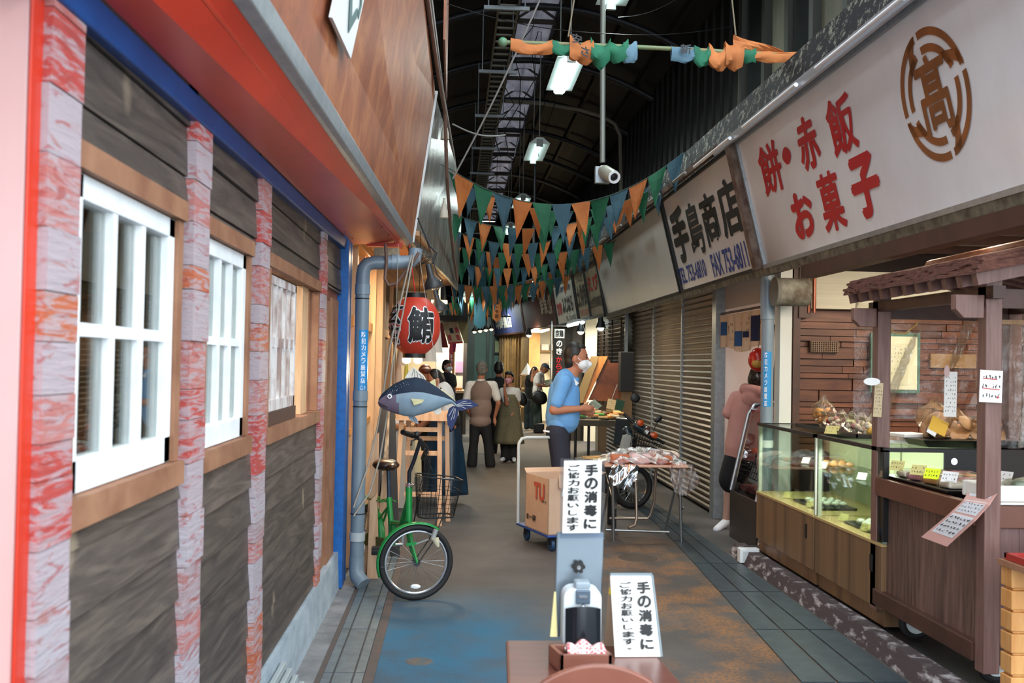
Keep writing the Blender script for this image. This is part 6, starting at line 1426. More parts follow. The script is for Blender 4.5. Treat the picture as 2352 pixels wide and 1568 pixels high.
q0 = Q(1266, 1462, 2.9); B().prism([q0 + V(-.003, 0, -.0), q0 + V(.018, 0, 0), Q(1277, 1360, 2.95), Q(1273, 1360, 2.95)], (0, .01, 0)).build('yellow_wedge', mat('yellow_strip', 'd6cb8d', rough=.5), ds_)
bx = T('wooden_tray', 'open red brown wooden box holding a checked cloth', 'box', (.345, 2.78, TZ))
fx0, fx1, fy, bz = .268, .362, 2.74, .052
b = B().box((fx0, fy, TZ + .001), (fx1, fy + .008, TZ + bz)).box((fx0, fy, TZ + .001), (fx0 + .008, fy + .10, TZ + bz)).box((fx1 - .008, fy, TZ + .001), (fx1, fy + .10, TZ + bz)).box((fx0, fy + .092, TZ + .001), (fx1, fy + .10, TZ + bz)).box((fx0, fy, TZ + .001), (fx1, fy + .10, TZ + .006))
b.v = [V(cx_ + (v.x - (fx0 + fx1) / 2) * 1.55 - .005 + (v.y - fy) * -.22, v.y, v.z) for v in b.v]
b.build('box', mat('box_brown', '7a4a3c', '8b5b4c', rough=.4, ns=4, st=(1, 1, 5)), bx, bevel=.002)
t = NT('checked_cloth'); ck = t.n('TexChecker'); ck.inputs['Scale'].default_value = 110; t.l(t.co(), ck.inputs[0]); ck.inputs[1].default_value = lin('f0e8e8'); ck.inputs[2].default_value = lin('cf6a6c'); t.l(ck.outputs[0], t.b.inputs[0]); t.b.inputs['Roughness'].default_value = .9
cl = B().grid(lambda u, v: V(cx_ - .055 + .12 * u, 2.752 + .075 * v, TZ + .048 + .016 * math.sin(u * 9 + 1) * math.sin(v * 6) + .012 * math.sin(v * 3) - (.03 * max(0, u - .85) / .15)), 24, 14).build('cloth', t.m, smooth=True, solid=.004); tag(cl, 'red and white checked cloth folded in the wooden box', 'cloth')
# second sign: A-frame
af = T('tent_sign', 'white A-frame sign with dark brush lettering on the foreground table', 'sign', Q(1460, 1500, 2.82))
f0, f1, f2, f3 = P(1413, 1508, 'z', TZ + .002), P(1519, 1507, 'z', TZ + .002), None, None
f2, f3 = Q(1497, 1320, f0.y + .05), Q(1402, 1320, f0.y + .05)
B().prism([f0, f1, f2, f3], (0, .005, 0)).build('front_board', MATS['bright_paper'], af)
bk0, bk1 = V(f0.x - .015, f0.y + .12, TZ + .002), V(f1.x - .01, f1.y + .12, TZ + .002)
B().prism([bk0, bk1, f2 + V(0, .006, 0), f3 + V(0, .006, 0)], (0, .005, 0)).build('back_board', mat('tan_card', 'a88f78', rough=.7), af)
B().beam(f3 + V(0, 0, .002), f2 + V(0, 0, .002), .008, .006).beam(f1, f2, .004, .008).build('grey_edge', mat('edge_grey', '7f8e97', rough=.4), af)
B().prism([f3 + V(.0, .01, -.04), f3 + V(.012, .01, -.04), f3 + V(.012, .015, -.06), f3 + V(-.002, .015, -.06)], (0, .003, 0)).build('yellow_clip', mat('yellow_clip', 'e0bb33', rough=.4), af)
sign_sheet(f0 + V(.012, -.0015, .008), (f1 - f0) * .84, (f3 - f0) * .93, af, True)

# ================= HAND TROLLEY AND CARTON =================
A = R_(18.4); uu = V(math.cos(A), math.sin(A), 0); vv = V(-math.sin(A), math.cos(A), 0); o0 = V(.815, 8.40, 0)
def HT(a, c, z): return o0 + uu * a + vv * c + V(0, 0, z)
tr_ = T('hand_trolley', 'blue platform hand trolley with a white bent tube handle', 'trolley', tuple(HT(.22, .3, 0)))
b = B().hexa([HT(0, 0, .125), HT(.46, 0, .125), HT(.46, .72, .125), HT(0, .72, .125)], [HT(0, 0, .145), HT(.46, 0, .145), HT(.46, .72, .145), HT(0, .72, .145)]); b.build('platform', mat('trolley_blue', '123f86', rough=.35), tr_, bevel=.006)
for (a, c) in ((.07, .08), (.39, .08), (.07, .62), (.39, .62)):
    q = HT(a, c, .055); w = B().lathe([(.03, -.016), (.052, -.014), (.055, 0), (.052, .014), (.03, .016)], q, 20, rot=Euler((0, R_(90), A)).to_matrix()).build('wheel', mat('wheel_blue', '1b3f66', rough=.5), tr_, smooth=True)
    B().hexa([q + uu * -.022 + vv * -.02, q + uu * .022 + vv * -.02, q + uu * .022 + vv * .02, q + uu * -.022 + vv * .02], [q + uu * -.022 + vv * -.03 + V(0, 0, .07), q + uu * .022 + vv * -.03 + V(0, 0, .07), q + uu * .022 + vv * .03 + V(0, 0, .07), q + uu * -.022 + vv * .03 + V(0, 0, .07)]).build('fork', darkmetal, w)
B().tube([HT(.015, .70, .14), HT(.015, .72, .82), HT(.02, .72, .87), HT(.045, .72, .905), HT(.09, .72, .915), HT(.37, .72, .915), HT(.415, .72, .905), HT(.44, .72, .87), HT(.445, .72, .82), HT(.445, .70, .14)], .0145, 14).build('handle', mat('handle_white', 'b9bfbf', rough=.35), tr_, smooth=True)
cb_ = T('carton', 'open tan cardboard carton with printed boxes, on the trolley', 'box', tuple(HT(.22, .3, .146)))
cdm = mat('cardboard', 'bd9f88', 'c7aa93', rough=.8, ns=3)
def cwall(p, q, z0, z1, t_=.006):
    d = (q - p).normalized(); n = V(-d.y, d.x, 0) * t_; return [p + V(0, 0, z0), q + V(0, 0, z0), q + n + V(0, 0, z0), p + n + V(0, 0, z0)], [p + V(0, 0, z1), q + V(0, 0, z1), q + n + V(0, 0, z1), p + n + V(0, 0, z1)]
b = B(); c_ = [HT(.01, .02, 0), HT(.43, .02, 0), HT(.43, .52, 0), HT(.01, .52, 0)]
for i in range(4): b.hexa(*cwall(c_[i], c_[(i + 1) % 4], .146, .62))
b.prism([q + V(0, 0, .147) for q in c_], (0, 0, .006)); b.build('walls', cdm, cb_)
b = B()
b.prism([c_[3] + V(0, 0, .62), c_[2] + V(0, 0, .62), c_[2] + vv * .04 + V(0, 0, .655), c_[3] + vv * .04 + V(0, 0, .655)], (0, 0, .004))
b.prism([c_[1] + V(0, 0, .62), c_[2] + V(0, 0, .62), c_[2] + uu * .12 + V(0, 0, .66), c_[1] + uu * .12 + V(0, 0, .66)], (0, 0, .004))
b.prism([HT(.10, .01, .66), HT(.15, .01, .65), HT(.135, -.012, .53), HT(.095, -.010, .55)], (0, .003, 0)); b.build('flap', cdm, cb_)
fo = HT(.01, .016, 0)
B().prism([fo + uu * .12 + V(0, 0, .47), fo + uu * .26 + V(0, 0, .47), fo + uu * .26 + V(0, 0, .57), fo + uu * .13 + V(0, 0, .57)], -vv * .002).build('white_label', paper, cb_)
b = B()
for (z0, z1) in ((.40, .455), (.325, .39), (.255, .325)):
    x0, x1 = .20, .275
    for (p, q) in (((x0, z0), (x1, z0)), ((x0, z1), (x1, z1)), ((x0, z0), (x0, z1)), ((x1, z0), (x1, z1))): b.beam(fo - vv * .001 + uu * p[0] + V(0, 0, p[1]), fo - vv * .001 + uu * q[0] + V(0, 0, q[1]), .0025, .0025)
b.build('printed_frames', ink, cb_)
lettering([(ch_, fo - vv * .002 + uu * .215 + V(0, 0, z0), uu * .04, V(0, 0, h_), .015) for ch_, z0, h_ in (('検', .41, .035), ('規', .335, .043), ('数', .265, .045))], ink, cb_)
so = HT(.008, .02, 0)
lettering([('TU', so - uu * .002 + vv * .30 + V(0, 0, .42), -vv * .22, V(0, 0, .14), .05)], mat('print_red', 'b2523f', rough=.7), cb_, label='red printed letters')
lettering([('ハーク', so - uu * .002 + vv * .13 + V(0, 0, .40), -vv * .10, V(0, 0, .03), .03), ('まー園', so - uu * .002 + vv * .46 + V(0, 0, .22), -vv * .2, V(0, 0, .05), .03)], ink, cb_)

# ================= FOLDING TABLE =================
ft = T('folding_table', 'low folding table with silver tube legs and pale wooden top', 'table', (1.75, 9.1, 0))
B().hexa([(1.36, 8.86, .68), (2.12, 8.86, .68), (2.16, 9.42, .68), (1.40, 9.42, .68)], [(1.36, 8.86, .70), (2.12, 8.86, .70), (2.16, 9.42, .70), (1.40, 9.42, .70)]).build('table_top', mat('pink_board', 'c9a08c', 'b58d7a', rough=.5, ns=4), ft, bevel=.006)
for (x, dx) in ((1.46, -.02), (2.08, -.03)):
    B().cyl((x + dx, 8.92, .68), (x + .01, 8.98, 0), .014).build('leg', steel, ft, smooth=True); B().cyl((x + dx - .02, 9.34, .68), (x + .02, 8.97, .30), .012).cyl((x - .0, 9.0, .68), (x - .04, 9.45, .02), .012).build('leg', steel, ft, smooth=True)
B().cyl((1.40, 9.0, .10), (1.98, 9.0, .085), .013).build('foot_bar', steel, ft, smooth=True)
B().tube([(1.50, 9.42, .14), (1.86, 9.42, .14), (1.89, 9.42, .17), (1.92, 9.40, .3), (1.93, 9.36, .68)], .013, 10).tube([(1.68, 9.1, .68), (1.70, 9.1, .2), (1.68, 9.08, .13), (1.62, 9.06, .11)], .013, 10).build('cross_tube', mat('bent_tube', 'a79688', rough=.35, metal=.7), ft, smooth=True)
foil = mat('foil', 'c8cdd2', rough=.18, metal=1, bump=.6, bs=5); pvf = glass('pink_film', (.93, .78, .78), .16, .08, wob=1)
b = B(); b.grid(lambda u, v: V(1.42 + .25 * u - .03 * v, 8.845 - .02 * math.sin(u * 9 + v * 6) - .02 * v, .70 - (.12 + .09 * math.sin(math.pi * u)) * v + .01 * math.sin(u * 30)), 26, 14)
o = b.build('foil_bag', foil, smooth=True); tag(o, 'crumpled silver foil bag hanging over the table front', 'bag')
b = B(); b.grid(lambda u, v: V(1.93 + .26 * u + .05 * v, 8.85 + .12 * u - .03 * math.sin(u * 15 + v * 7) - .03 * v, .705 - .27 * v * (.6 + .4 * math.sin(math.pi * (u * .8 + .2)))), 26, 16)
o = b.build('plastic_sheet', pvf, smooth=True); tag(o, 'pinkish clear plastic sheet drooping off the right table end', 'plastic sheet')
b = B(); b.grid(lambda u, v: V(1.36 + .75 * u, 8.88 + .42 * v, .715 + .12 * math.sin(math.pi * v) * math.sin(math.pi * min(1, u * 1.02)) ** .5 + .014 * math.sin(u * 26 + v * 12) + .01 * math.sin(v * 21)), 50, 20)
o = b.build('plastic_cover', pvf, smooth=True); tag(o, 'crumpled clear film lying over the packs on the folding table', 'plastic sheet')
orp = mat('orange_pack', 'b0643f', 'a0583a', rough=.5, ns=6)
for (x, y, w, d, h, m, lb) in ((1.52, 9.05, .18, .2, .085, orp, 'orange brown pack at the left under the clear film'), (1.90, 9.05, .2, .2, .075, orp, 'orange brown pack at the right under the clear film'), (1.71, 9.05, .18, .2, .09, mat('pale_pink_pack', 'cfb2b4', rough=.4), 'pale pink pack between the orange brown packs')):
    o = B().box((x - w / 2, y - d / 2, .702), (x + w / 2, y + d / 2, .702 + h)).build('pack', m, bevel=.025, smooth=True); tag(o, lb, 'packet')
o = blob('bread_bag', [('e', (1.96, 9.32, .755), (.13, .08, .055)), ('e', (2.05, 9.3, .75), (.09, .07, .05))], mat('bag_cream', 'd2bda6', 'e4dbd0', rough=.4, ns=6, bump=.5, bs=9), None, .012, 2); tag(o, 'puffy cream plastic bag at the back of the folding table', 'bag')
o = B().lathe([(.022, 0), (.024, .06), (.012, .09), (.012, .11)], (1.90, 9.36, .80 - .098), 14).build('bottle', mat('bottle_blue', '2f7fc4', rough=.3), smooth=True); tag(o, 'small blue and white bottle at the back of the folding table', 'bottle')
sk = T('skewer_box', 'box of thin wooden skewers at the left end of the folding table', 'box', (1.45, 9.75, 0))
B().box((1.22, 9.6, .40), (1.62, 9.95, .66)).build('box', mat('skewer_box_dark', '2a2623', rough=.6), sk)
for (x, y) in ((1.24, 9.62), (1.56, 9.62), (1.24, 9.9), (1.56, 9.9)): B().box((x, y, 0), (x + .04, y + .04, .4)).build('leg', darkmetal, sk)
b = B(); rn = random.Random(3)
for k in range(26): b.cyl((1.26 + rn.uniform(0, .1), 9.62 + .3 * rn.random(), .665 + .02 * rn.random()), (1.45 + rn.uniform(0, .14), 9.60 + .3 * rn.random(), .67 + .03 * rn.random()), .003, n=4)
o = b.build('skewers', mat('skewer', 'd2a96c', rough=.6), sk); o['kind'] = 'stuff'

# ================= MOTORBIKE =================
mb = T('motorbike', 'dark delivery motorbike with front basket, behind the folding table', 'motorbike', (1.99, 11.0, 0))
def MP(px, py, dy=0): return P(px, py, 'y', 11.0 + dy)
mc = MP(1452, 1118); ax = V(.25, -1, 0).normalized(); rot = Vector((0, 0, 1)).rotation_difference(ax).to_matrix()
mc.z = .245
w = B().torus(mc, .212, .033, rot=rot, n=40, m=10).build('tyre', rubber, mb, smooth=True)
B().torus(mc, .175, .008, rot=rot, n=40, m=8).build('rim', chrome, w, smooth=True)
b = B()
for k in range(24):
    a = 2 * math.pi * k / 24; b.cyl(mc + rot @ V(.04 * math.cos(a + .5), .04 * math.sin(a + .5), .02 * (-1) ** k), mc + rot @ V(.172 * math.cos(a), .172 * math.sin(a), 0), .0015, n=4)
b.build('spokes', steel, w); B().cyl(mc - ax * .05, mc + ax * .05, .05).build('hub', galv, w, smooth=True)
B().cyl(mc + ax * .06, MP(1448, 1020, .1) + ax * .06, .02).cyl(mc - ax * .06, MP(1448, 1020, .1) - ax * .06, .02).build('fork', darkmetal, mb, smooth=True)
mdk = mat('bike_dark', '16242c', '1f2f38', rough=.3, ns=4)
blob('body', [('c', MP(1450, 1010, .1), MP(1440, 1090, .9), .07, .10), ('c', MP(1440, 1090, .9), MP(1425, 1075, 1.4), .10, .09), ('c', MP(1440, 990, .15), MP(1455, 1040, .12), .06, .05)], mdk, mb, .014)
blob('seat', [('c', MP(1428, 1050, .8), MP(1415, 1052, 1.5), .07, .07)], black, mb, .014)
B().torus(V(mc.x - .03, 12.15, .245), .212, .033, rot=rot, n=36, m=10).build('rear_tyre', rubber, mb, smooth=True)
B().prism([MP(1420, 1040, .0), MP(1450, 1040, .0), MP(1453, 1003, .0), MP(1440, 997, .0), MP(1430, 1000, 0)], (0, .02, 0)).build('leg_shield', mat('shield_grey', '9b9e98', rough=.4), mb, bevel=.006)
B().hexa([MP(1408, 1022, .5), MP(1442, 1026, .3), MP(1450, 1022, .75), MP(1418, 1018, .95)], [MP(1414, 958, .5), MP(1450, 962, .3), MP(1458, 958, .75), MP(1424, 955, .95)]).build('rear_box', mdk, mb, bevel=.015)
B().cyl(MP(1433, 950, .1), MP(1456, 972, .05), .016).build('grip', black, mb, smooth=True); B().cyl(MP(1505, 1005, .1), MP(1525, 1018, .1), .016).build('grip', black, mb, smooth=True)
B().tube([MP(1456, 972, .05), MP(1470, 985, 0), MP(1488, 998, 0), MP(1505, 1005, .1)], .011, 8).build('handlebar', steel, mb, smooth=True)
blob('handlebar_cowl', [('c', MP(1462, 978), MP(1500, 1002), .05, .05)], mdk, mb, .012)
rl = Vector((0, 0, 1)).rotation_difference(V(.15, -1, .1).normalized()).to_matrix()
B().lathe([(.055, -.03), (.055, .0), (.045, .015), (0, .022)], MP(1490, 990, -.06), 18, rot=rl).build('headlight', chrome, mb, smooth=True)
orl = mat('signal_orange', 'c4501a', rough=.2)
for q in (MP(1471, 971, -.06), MP(1503, 1000, -.09)): B().lathe([(.036, -.02), (.036, .01), (.0, .025)], q, 14, rot=rl).build('signal_lamp', orl, mb, smooth=True)
for (m0, m1) in (((1456, 972), (1459, 917)), ((1498, 992), (1512, 966))):
    B().cyl(MP(*m0), MP(*m1), .005, n=6).build('mirror_stem', darkmetal, mb)
    B().ell(MP(m1[0], m1[1] - 3, -.01), (.055 if m1[1] < 930 else .05, .012, .05 if m1[1] < 930 else .028), 16, 10, rot=Euler((0, R_(20 if m1[1] < 930 else -35), 0)).to_matrix()).build('mirror', black, mb, smooth=True)
b = B(); k0, k1, k2, k3 = MP(1452, 988, -.12), MP(1512, 1010, -.12), MP(1500, 1036, -.12), MP(1447, 1033, -.12)
for dy in (0, -.2):
    for i in range(11):
        f = i / 10; b.cyl(k0.lerp(k1, f) + V(0, dy, 0), k3.lerp(k2, f) + V(0, dy * .8, 0), .003, n=4)
    for f in (0, .33, .66, 1): b.cyl(k0.lerp(k3, f) + V(0, dy * (1 - .2 * f), 0), k1.lerp(k2, f) + V(0, dy * (1 - .2 * f), 0), .004, n=4)
for p, q in ((k0, k3), (k1, k2)):
    for f in (0, .33, .66, 1): b.cyl(p.lerp(q, f), p.lerp(q, f) + V(0, -.2 * (1 - .2 * f), 0), .004, n=4)
b.build('front_basket', black, mb)
B().cyl((1.88, 11.2, .02), (1.80, 11.25, .6), .012).cyl((2.1, 11.9, .02), (2.02, 11.7, .3), .012).build('side_stand', black, mb, smooth=True)

# ================= DRIED GOODS STALL =================
gs = T('goods_stall', 'stall table of dried goods with grey edge, beyond the man', 'stall', (1.95, 13.0, 0))
B().hexa([(1.55, 12.75, .80), (2.30, 12.75, .80), (2.36, 13.6, .80), (1.52, 13.6, .80)], [(1.52, 12.72, .88), (2.32, 12.72, .88), (2.38, 13.6, .88), (1.52, 13.6, .88)]).build('table_body', mat('zinc_edge', '6a6558', rough=.5, metal=.3), gs, bevel=.006)
for (x, y) in ((1.58, 12.8), (2.25, 12.8), (1.58, 13.5), (2.3, 13.5), (1.75, 12.8)): B().cyl((x, y, 0), (x, y, .8), .018).build('leg', darkmetal, gs)
light('added_goods_light', (1.95, 13.1, 2.3), 22, (1, .82, .55), .15)  # added fill light for the stall, its lamp strip hidden behind the sign
o = B().box((2.52, 12.9, 2.50), (2.62, 13.3, 2.53)).build('added_goods_lamp', MATS['warm_panel']); tag(o, 'added lamp strip for the dried goods stall, hidden behind the shop sign', 'lamp'); B().cyl((2.57, 13.05, 2.53), (2.57, 13.05, 3.5), .006).build('stem', darkmetal, o)
rn = random.Random(12)
gm = [mat('pack_green', '4f9a4a', rough=.5), mat('pack_tan', 'cda873', rough=.6), mat('pack_pale', 'd9cfae', rough=.5), cracker, mat('pack_orange', 'c9843f', rough=.5), mat('pack_brown', '7c4f2c', rough=.6)]
for k in range(26):
    x = 1.58 + .7 * rn.random(); y = 12.78 + .75 * rn.random()
    o = B().obox((x, y, .90 + .03 * rn.random() + .06 * (y - 12.7)), (.13, .16, .028), (rn.uniform(-.15, .15), rn.uniform(-.15, .15), rn.uniform(-.6, .6))).build('dried_pack', gm[rn.choice((0, 1, 1, 2, 2, 3, 4, 5))], bevel=.008)
    tag(o, 'pack of dried goods heaped on the stall table beyond the man', 'packet', 'packs on the dried goods stall')
def GP(px, py, y=13.3): return P(px, py, 'y', y)
o = B().prism([GP(1352, 918), GP(1396, 822), GP(1402, 833), GP(1428, 833), GP(1428, 925)], (0, .02, 0)).build('brown_board', mat('dark_cork', '4a2412', '6e3a1c', rough=.5, ns=4)); tag(o, 'dark brown board slanting up beside the tall black speaker', 'board')
o = B().prism([GP(1333, 925, 13.25), GP(1330, 895, 13.25), GP(1358, 818, 13.25), GP(1376, 818, 13.25), GP(1338, 925, 13.25)], (0, .03, 0)).build('tan_board', mat('tan_board', '9a8258', rough=.6)); tag(o, 'tan board leaning back behind the man in blue', 'board')
o = B().prism([GP(1336, 925, 13.28), GP(1378, 818, 13.28), GP(1396, 818, 13.28), GP(1345, 925, 13.28)], (0, .04, 0)).build('edge_board', orangewood); tag(o, 'orange edged boards between the tan and dark brown boards', 'board')
sp = T('loudspeaker', 'tall black speaker box on a wooden post near the shutters', 'speaker', tuple(GP(1440, 900, 13.1)))
q0, q1 = GP(1424, 899, 13.1), GP(1457, 808, 13.1)
B().box((q0.x, 13.1, q0.z), (q1.x, 13.28, q1.z)).build('cabinet', mat('speaker_black', '17181a', rough=.7), sp, bevel=.008)
B().box((q0.x + .03, 13.15, 0), (q1.x - .01, 13.25, q0.z)).build('post', mat('post_wood', '7a5f40', rough=.6, ns=4), sp)
o = B().obox(GP(1404, 928, 13.0), (.11, .01, .13), (R_(-10), R_(12), 0)).build('price_board', mat('buff_card', 'c8b287', rough=.6)); tag(o, 'buff handwritten price card on the dried goods stall', 'sign'); b = B(); q = GP(1404, 928, 12.985); scribble(b, q + V(-.04, -.005, -.05), V(.08, 0, 0), V(0, 0, .10), 5, 4, 3); b.build('writing', ink, o); B().cyl(GP(1404, 920, 13.02), GP(1418, 883, 13.02), .005).build('stick', steel, o)
o = B().obox(GP(1422, 930, 13.05), (.12, .02, .14), (0, R_(15), 0)).build('green_book', mat('dark_green', '14452c', rough=.5)); tag(o, 'dark green board beside the buff price card', 'board')
# ================= PEOPLE =================
def figure(label, Y, H, J, cols, group=None, vox=.014, long_sleeve=False, hair='short', skirt=None, mask=None, skinm=skin, fine=False, hs=1.06):
    """J: joints as (px, py, dy) of the photograph at depth Y+dy"""
    j = {k: P(v[0], v[1], 'y', Y + (v[2] if len(v) > 2 else 0)) for k, v in J.items() if k != 'face'}
    f = V(*J['face']).normalized(); s = f.cross(V(0, 0, 1)).normalized(); u = s.cross(f); R3 = Matrix((s, f, u)).transposed()
    hip = j['hip']; Hh = H * hs
    root = T('person', label, 'person', (hip.x, hip.y, 0), group)
    h = j['head']; side = (j['shR'] - j['shL']).normalized(); up = (j['chest'] - hip).normalized(); fw_ = side.cross(up).normalized(); RT = Matrix((side, fw_, up)).transposed()
    body = [('e', h + u * .006 * Hh, (.043 * Hh, .050 * Hh, .062 * Hh), R3), ('e', h - u * .030 * Hh + f * .012 * Hh, (.033 * Hh, .036 * Hh, .036 * Hh), R3), ('c', h - u * .03 * Hh - f * .01 * Hh, j['neck'], .030 * Hh, .034 * Hh),
            ('c', h + f * .048 * Hh + u * .006 * Hh, h + f * .058 * Hh - u * .012 * Hh, .006 * Hh, .009 * Hh), ('e', j['chest'], (.085 * H, .055 * H, .10 * H), RT), ('e', (j['chest'] + hip) / 2, (.075 * H, .052 * H, .11 * H), RT), ('e', hip, (.08 * H, .055 * H, .07 * H), RT)]
    for d in (-1, 1): body.append(('e', h + s * .044 * Hh * d - f * .004 * Hh - u * .002 * Hh, (.008 * Hh, .012 * Hh, .018 * Hh), R3))
    for d in 'LR':
        sh, el, wr, ha = j['sh' + d], j['el' + d], j['wr' + d], j['ha' + d]
        body += [('c', sh, el, .030 * H, .024 * H), ('c', el, wr, .025 * H, .016 * H)]
        hd = (ha - wr); L = hd.length; hd = hd.normalized(); q = hd.cross(V(0, 0, 1)); q = q.normalized() if q.length > .1 else V(1, 0, 0); q2 = hd.cross(q)
        body.append(('c', wr, wr + hd * .045 * H, .014 * H, .019 * H))
        for k in range(4):
            a = wr + hd * .045 * H + q2 * (k - 1.5) * .009 * H; l = (.036, .042, .040, .030)[k] * H
            m_ = a + hd * l * .55 + q * .004 * H; body += [('c', a, m_, .0056 * H, .0052 * H), ('c', m_, m_ + hd * l * .45 - q * .008 * H, .0052 * H, .0045 * H)]
        body.append(('c', wr + hd * .012 * H - q2 * .014 * H, wr + hd * .045 * H - q2 * .032 * H, .007 * H, .0055 * H))
    for d in 'LR':
        if 'kn' + d in j:
            hp = hip + side * (.045 * H if d == 'R' else -.045 * H) - up * .02 * H
            body += [('c', hp, j['kn' + d], .048 * H, .032 * H), ('c', j['kn' + d], j['an' + d], .031 * H, .019 * H), ('c', j['an' + d], j['to' + d], .018 * H, .016 * H)]
    blob('body', body, skinm, root, vox if not fine else .008, 3)
    # face
    b = B()
    for d in (-1, 1): b.ell(h + s * .017 * Hh * d + f * .0475 * Hh + u * .008 * Hh, (.0065 * Hh, .003 * Hh, .0035 * Hh), 8, 6, rot=R3)
    b.build('eyes', ink, root)
    b = B()
    for d in (-1, 1): b.ell(h + s * .018 * Hh * d + f * .0475 * Hh + u * .019 * Hh, (.010 * Hh, .003 * Hh, .0025 * Hh), 8, 6, rot=R3)
    b.build('eyebrows', hairblack, root)
    if mask:
        blob('face_mask', [('e', h + f * .026 * Hh - u * .024 * Hh, (.040 * Hh, .032 * Hh, .030 * Hh), R3), ('c', h + f * .050 * Hh - u * .004 * Hh, h + f * .062 * Hh - u * .022 * Hh, .008 * Hh, .012 * Hh), ('c', h + f * .062 * Hh - u * .022 * Hh, h + f * .034 * Hh - u * .050 * Hh, .010 * Hh, .014 * Hh)], mask, root, .008, 2)
        b = B()
        for d in (-1, 1):
            b.cyl(h + s * .038 * Hh * d + f * .028 * Hh - u * .012 * Hh, h + s * .046 * Hh * d - f * .004 * Hh + u * .012 * Hh, .0016 * Hh, n=5); b.cyl(h + s * .038 * Hh * d + f * .026 * Hh - u * .036 * Hh, h + s * .046 * Hh * d - f * .006 * Hh - u * .014 * Hh, .0016 * Hh, n=5)
        b.build('mask_loop', mask, root)
    else:
        B().ell(h + f * .047 * Hh - u * .032 * Hh, (.013 * Hh, .003 * Hh, .0035 * Hh), 8, 6, rot=R3).build('mouth', mat('lips', '7d3f36', rough=.5), root)
    hm = cols.get('hair', hairblack)
    hp_ = [('e', h - f * .010 * Hh + u * .016 * Hh, (.048 * Hh, .049 * Hh, .058 * Hh), R3)]
    if hair == 'short': hp_ += [('e', h - f * .022 * Hh - u * .012 * Hh, (.042 * Hh, .034 * Hh, .044 * Hh), R3), ('e', h + f * .018 * Hh + u * .048 * Hh, (.032 * Hh, .026 * Hh, .018 * Hh), R3)]
    if hair == 'woman': hp_ += [('e', h - f * .020 * Hh - u * .010 * Hh, (.050 * Hh, .040 * Hh, .054 * Hh), R3), ('e', h + f * .022 * Hh + u * .046 * Hh, (.040 * Hh, .028 * Hh, .022 * Hh), R3)]
    if hair == 'tail': hp_ += [('e', h - f * .020 * Hh - u * .006 * Hh, (.046 * Hh, .038 * Hh, .046 * Hh), R3), ('c', h - f * .05 * Hh + u * .01 * Hh, h - f * .085 * Hh - V(0, 0, .09 * Hh), .018 * Hh, .010 * Hh)]
    if hair == 'thin': hp_ = [('e', h - f * .013 * Hh + u * .020 * Hh, (.048 * Hh, .049 * Hh, .056 * Hh), R3), ('e', h - f * .026 * Hh - u * .014 * Hh, (.043 * Hh, .030 * Hh, .042 * Hh), R3), ('e', h + f * .012 * Hh + u * .052 * Hh, (.030 * Hh, .028 * Hh, .015 * Hh), R3)]
    blob('hair', hp_, hm, root, vox * .8, 2)
    if cols.get('top'):
        tp = [('e', j['chest'] , (.098 * H, .066 * H, .108 * H), RT), ('e', (j['chest'] + hip) / 2, (.089 * H, .065 * H, .13 * H), RT), ('c', j['shL'], j['shR'], .040 * H, .040 * H), ('e', hip + up * .04 * H, (.090 * H, .066 * H, .07 * H), RT)]
        for d in 'LR':
            sh, el, wr = j['sh' + d], j['el' + d], j['wr' + d]
            if long_sleeve: tp += [('c', sh, el, .040 * H, .036 * H), ('c', el, el + (wr - el) * .85, .036 * H, .026 * H)]
            else: tp += [('c', sh, sh + (el - sh) * .72, .040 * H, .037 * H)]
        tp.append(('c', j['neck'] - V(0, 0, .02 * H), j['neck'] - V(0, 0, .005 * H), .045 * H, .036 * H))
        blob('shirt', tp, cols['top'], root, vox, 3)
    if cols.get('pants'):
        pp_ = [('e', hip, (.088 * H, .066 * H, .075 * H), RT)]; cut = cols.get('short', 0)
        for d in 'LR':
            if 'kn' + d not in j: continue
            hp = hip + side * (.045 * H if d == 'R' else -.045 * H); kn, an = j['kn' + d], j['an' + d]
            if cut: pp_.append(('c', hp, hp + (kn - hp) * cut, .055 * H, .055 * H))
            else: pp_ += [('c', hp, kn, .055 * H, .042 * H), ('c', kn, an + (an - kn) * .02, .042 * H, cols.get('cuff', .038) * H)]
        blob('trousers', pp_, cols['pants'], root, vox, 2)
    sh_ = cols.get('shoes', black)
    for d in 'LR':
        if 'an' + d in j:
            an, to = j['an' + d], j['to' + d]; g = max(0, min(an.z, to.z) - .05)
            dd = (to - an).normalized()
            blob('shoe', [('c', an - V(0, 0, .005), to, .026 * H, .021 * H), ('c', an - V(0, 0, .02) - dd * .02 * H, to - V(0, 0, .0), .024 * H, .02 * H)], sh_, root, vox * .8, 2)
    return root, j, H, f, s, u, RT, h
bluesh = mat('shirt_blue', '5f9ad6', '6aa5e0', rough=.75, ns=3, bump=.2, bs=7); navyp = mat('trouser_navy', '262a3a', '1f2231', rough=.8, ns=4); whitesh = mat('shirt_white', 'd8d4d0', rough=.8); whitemask = mat('mask_white', 'e6eaee', rough=.6); pinkmask = mat('mask_pink', 'd79aa6', rough=.7)
blackcl = mat('black_cloth', '0d0d10', '14141a', rough=.85, ns=4); grey_hair = mat('grey_hair', '57534d', '7d7870', rough=.7, ns=30); beige = mat('vest_taupe', '8a746b', '7d685f', rough=.85, ns=4)
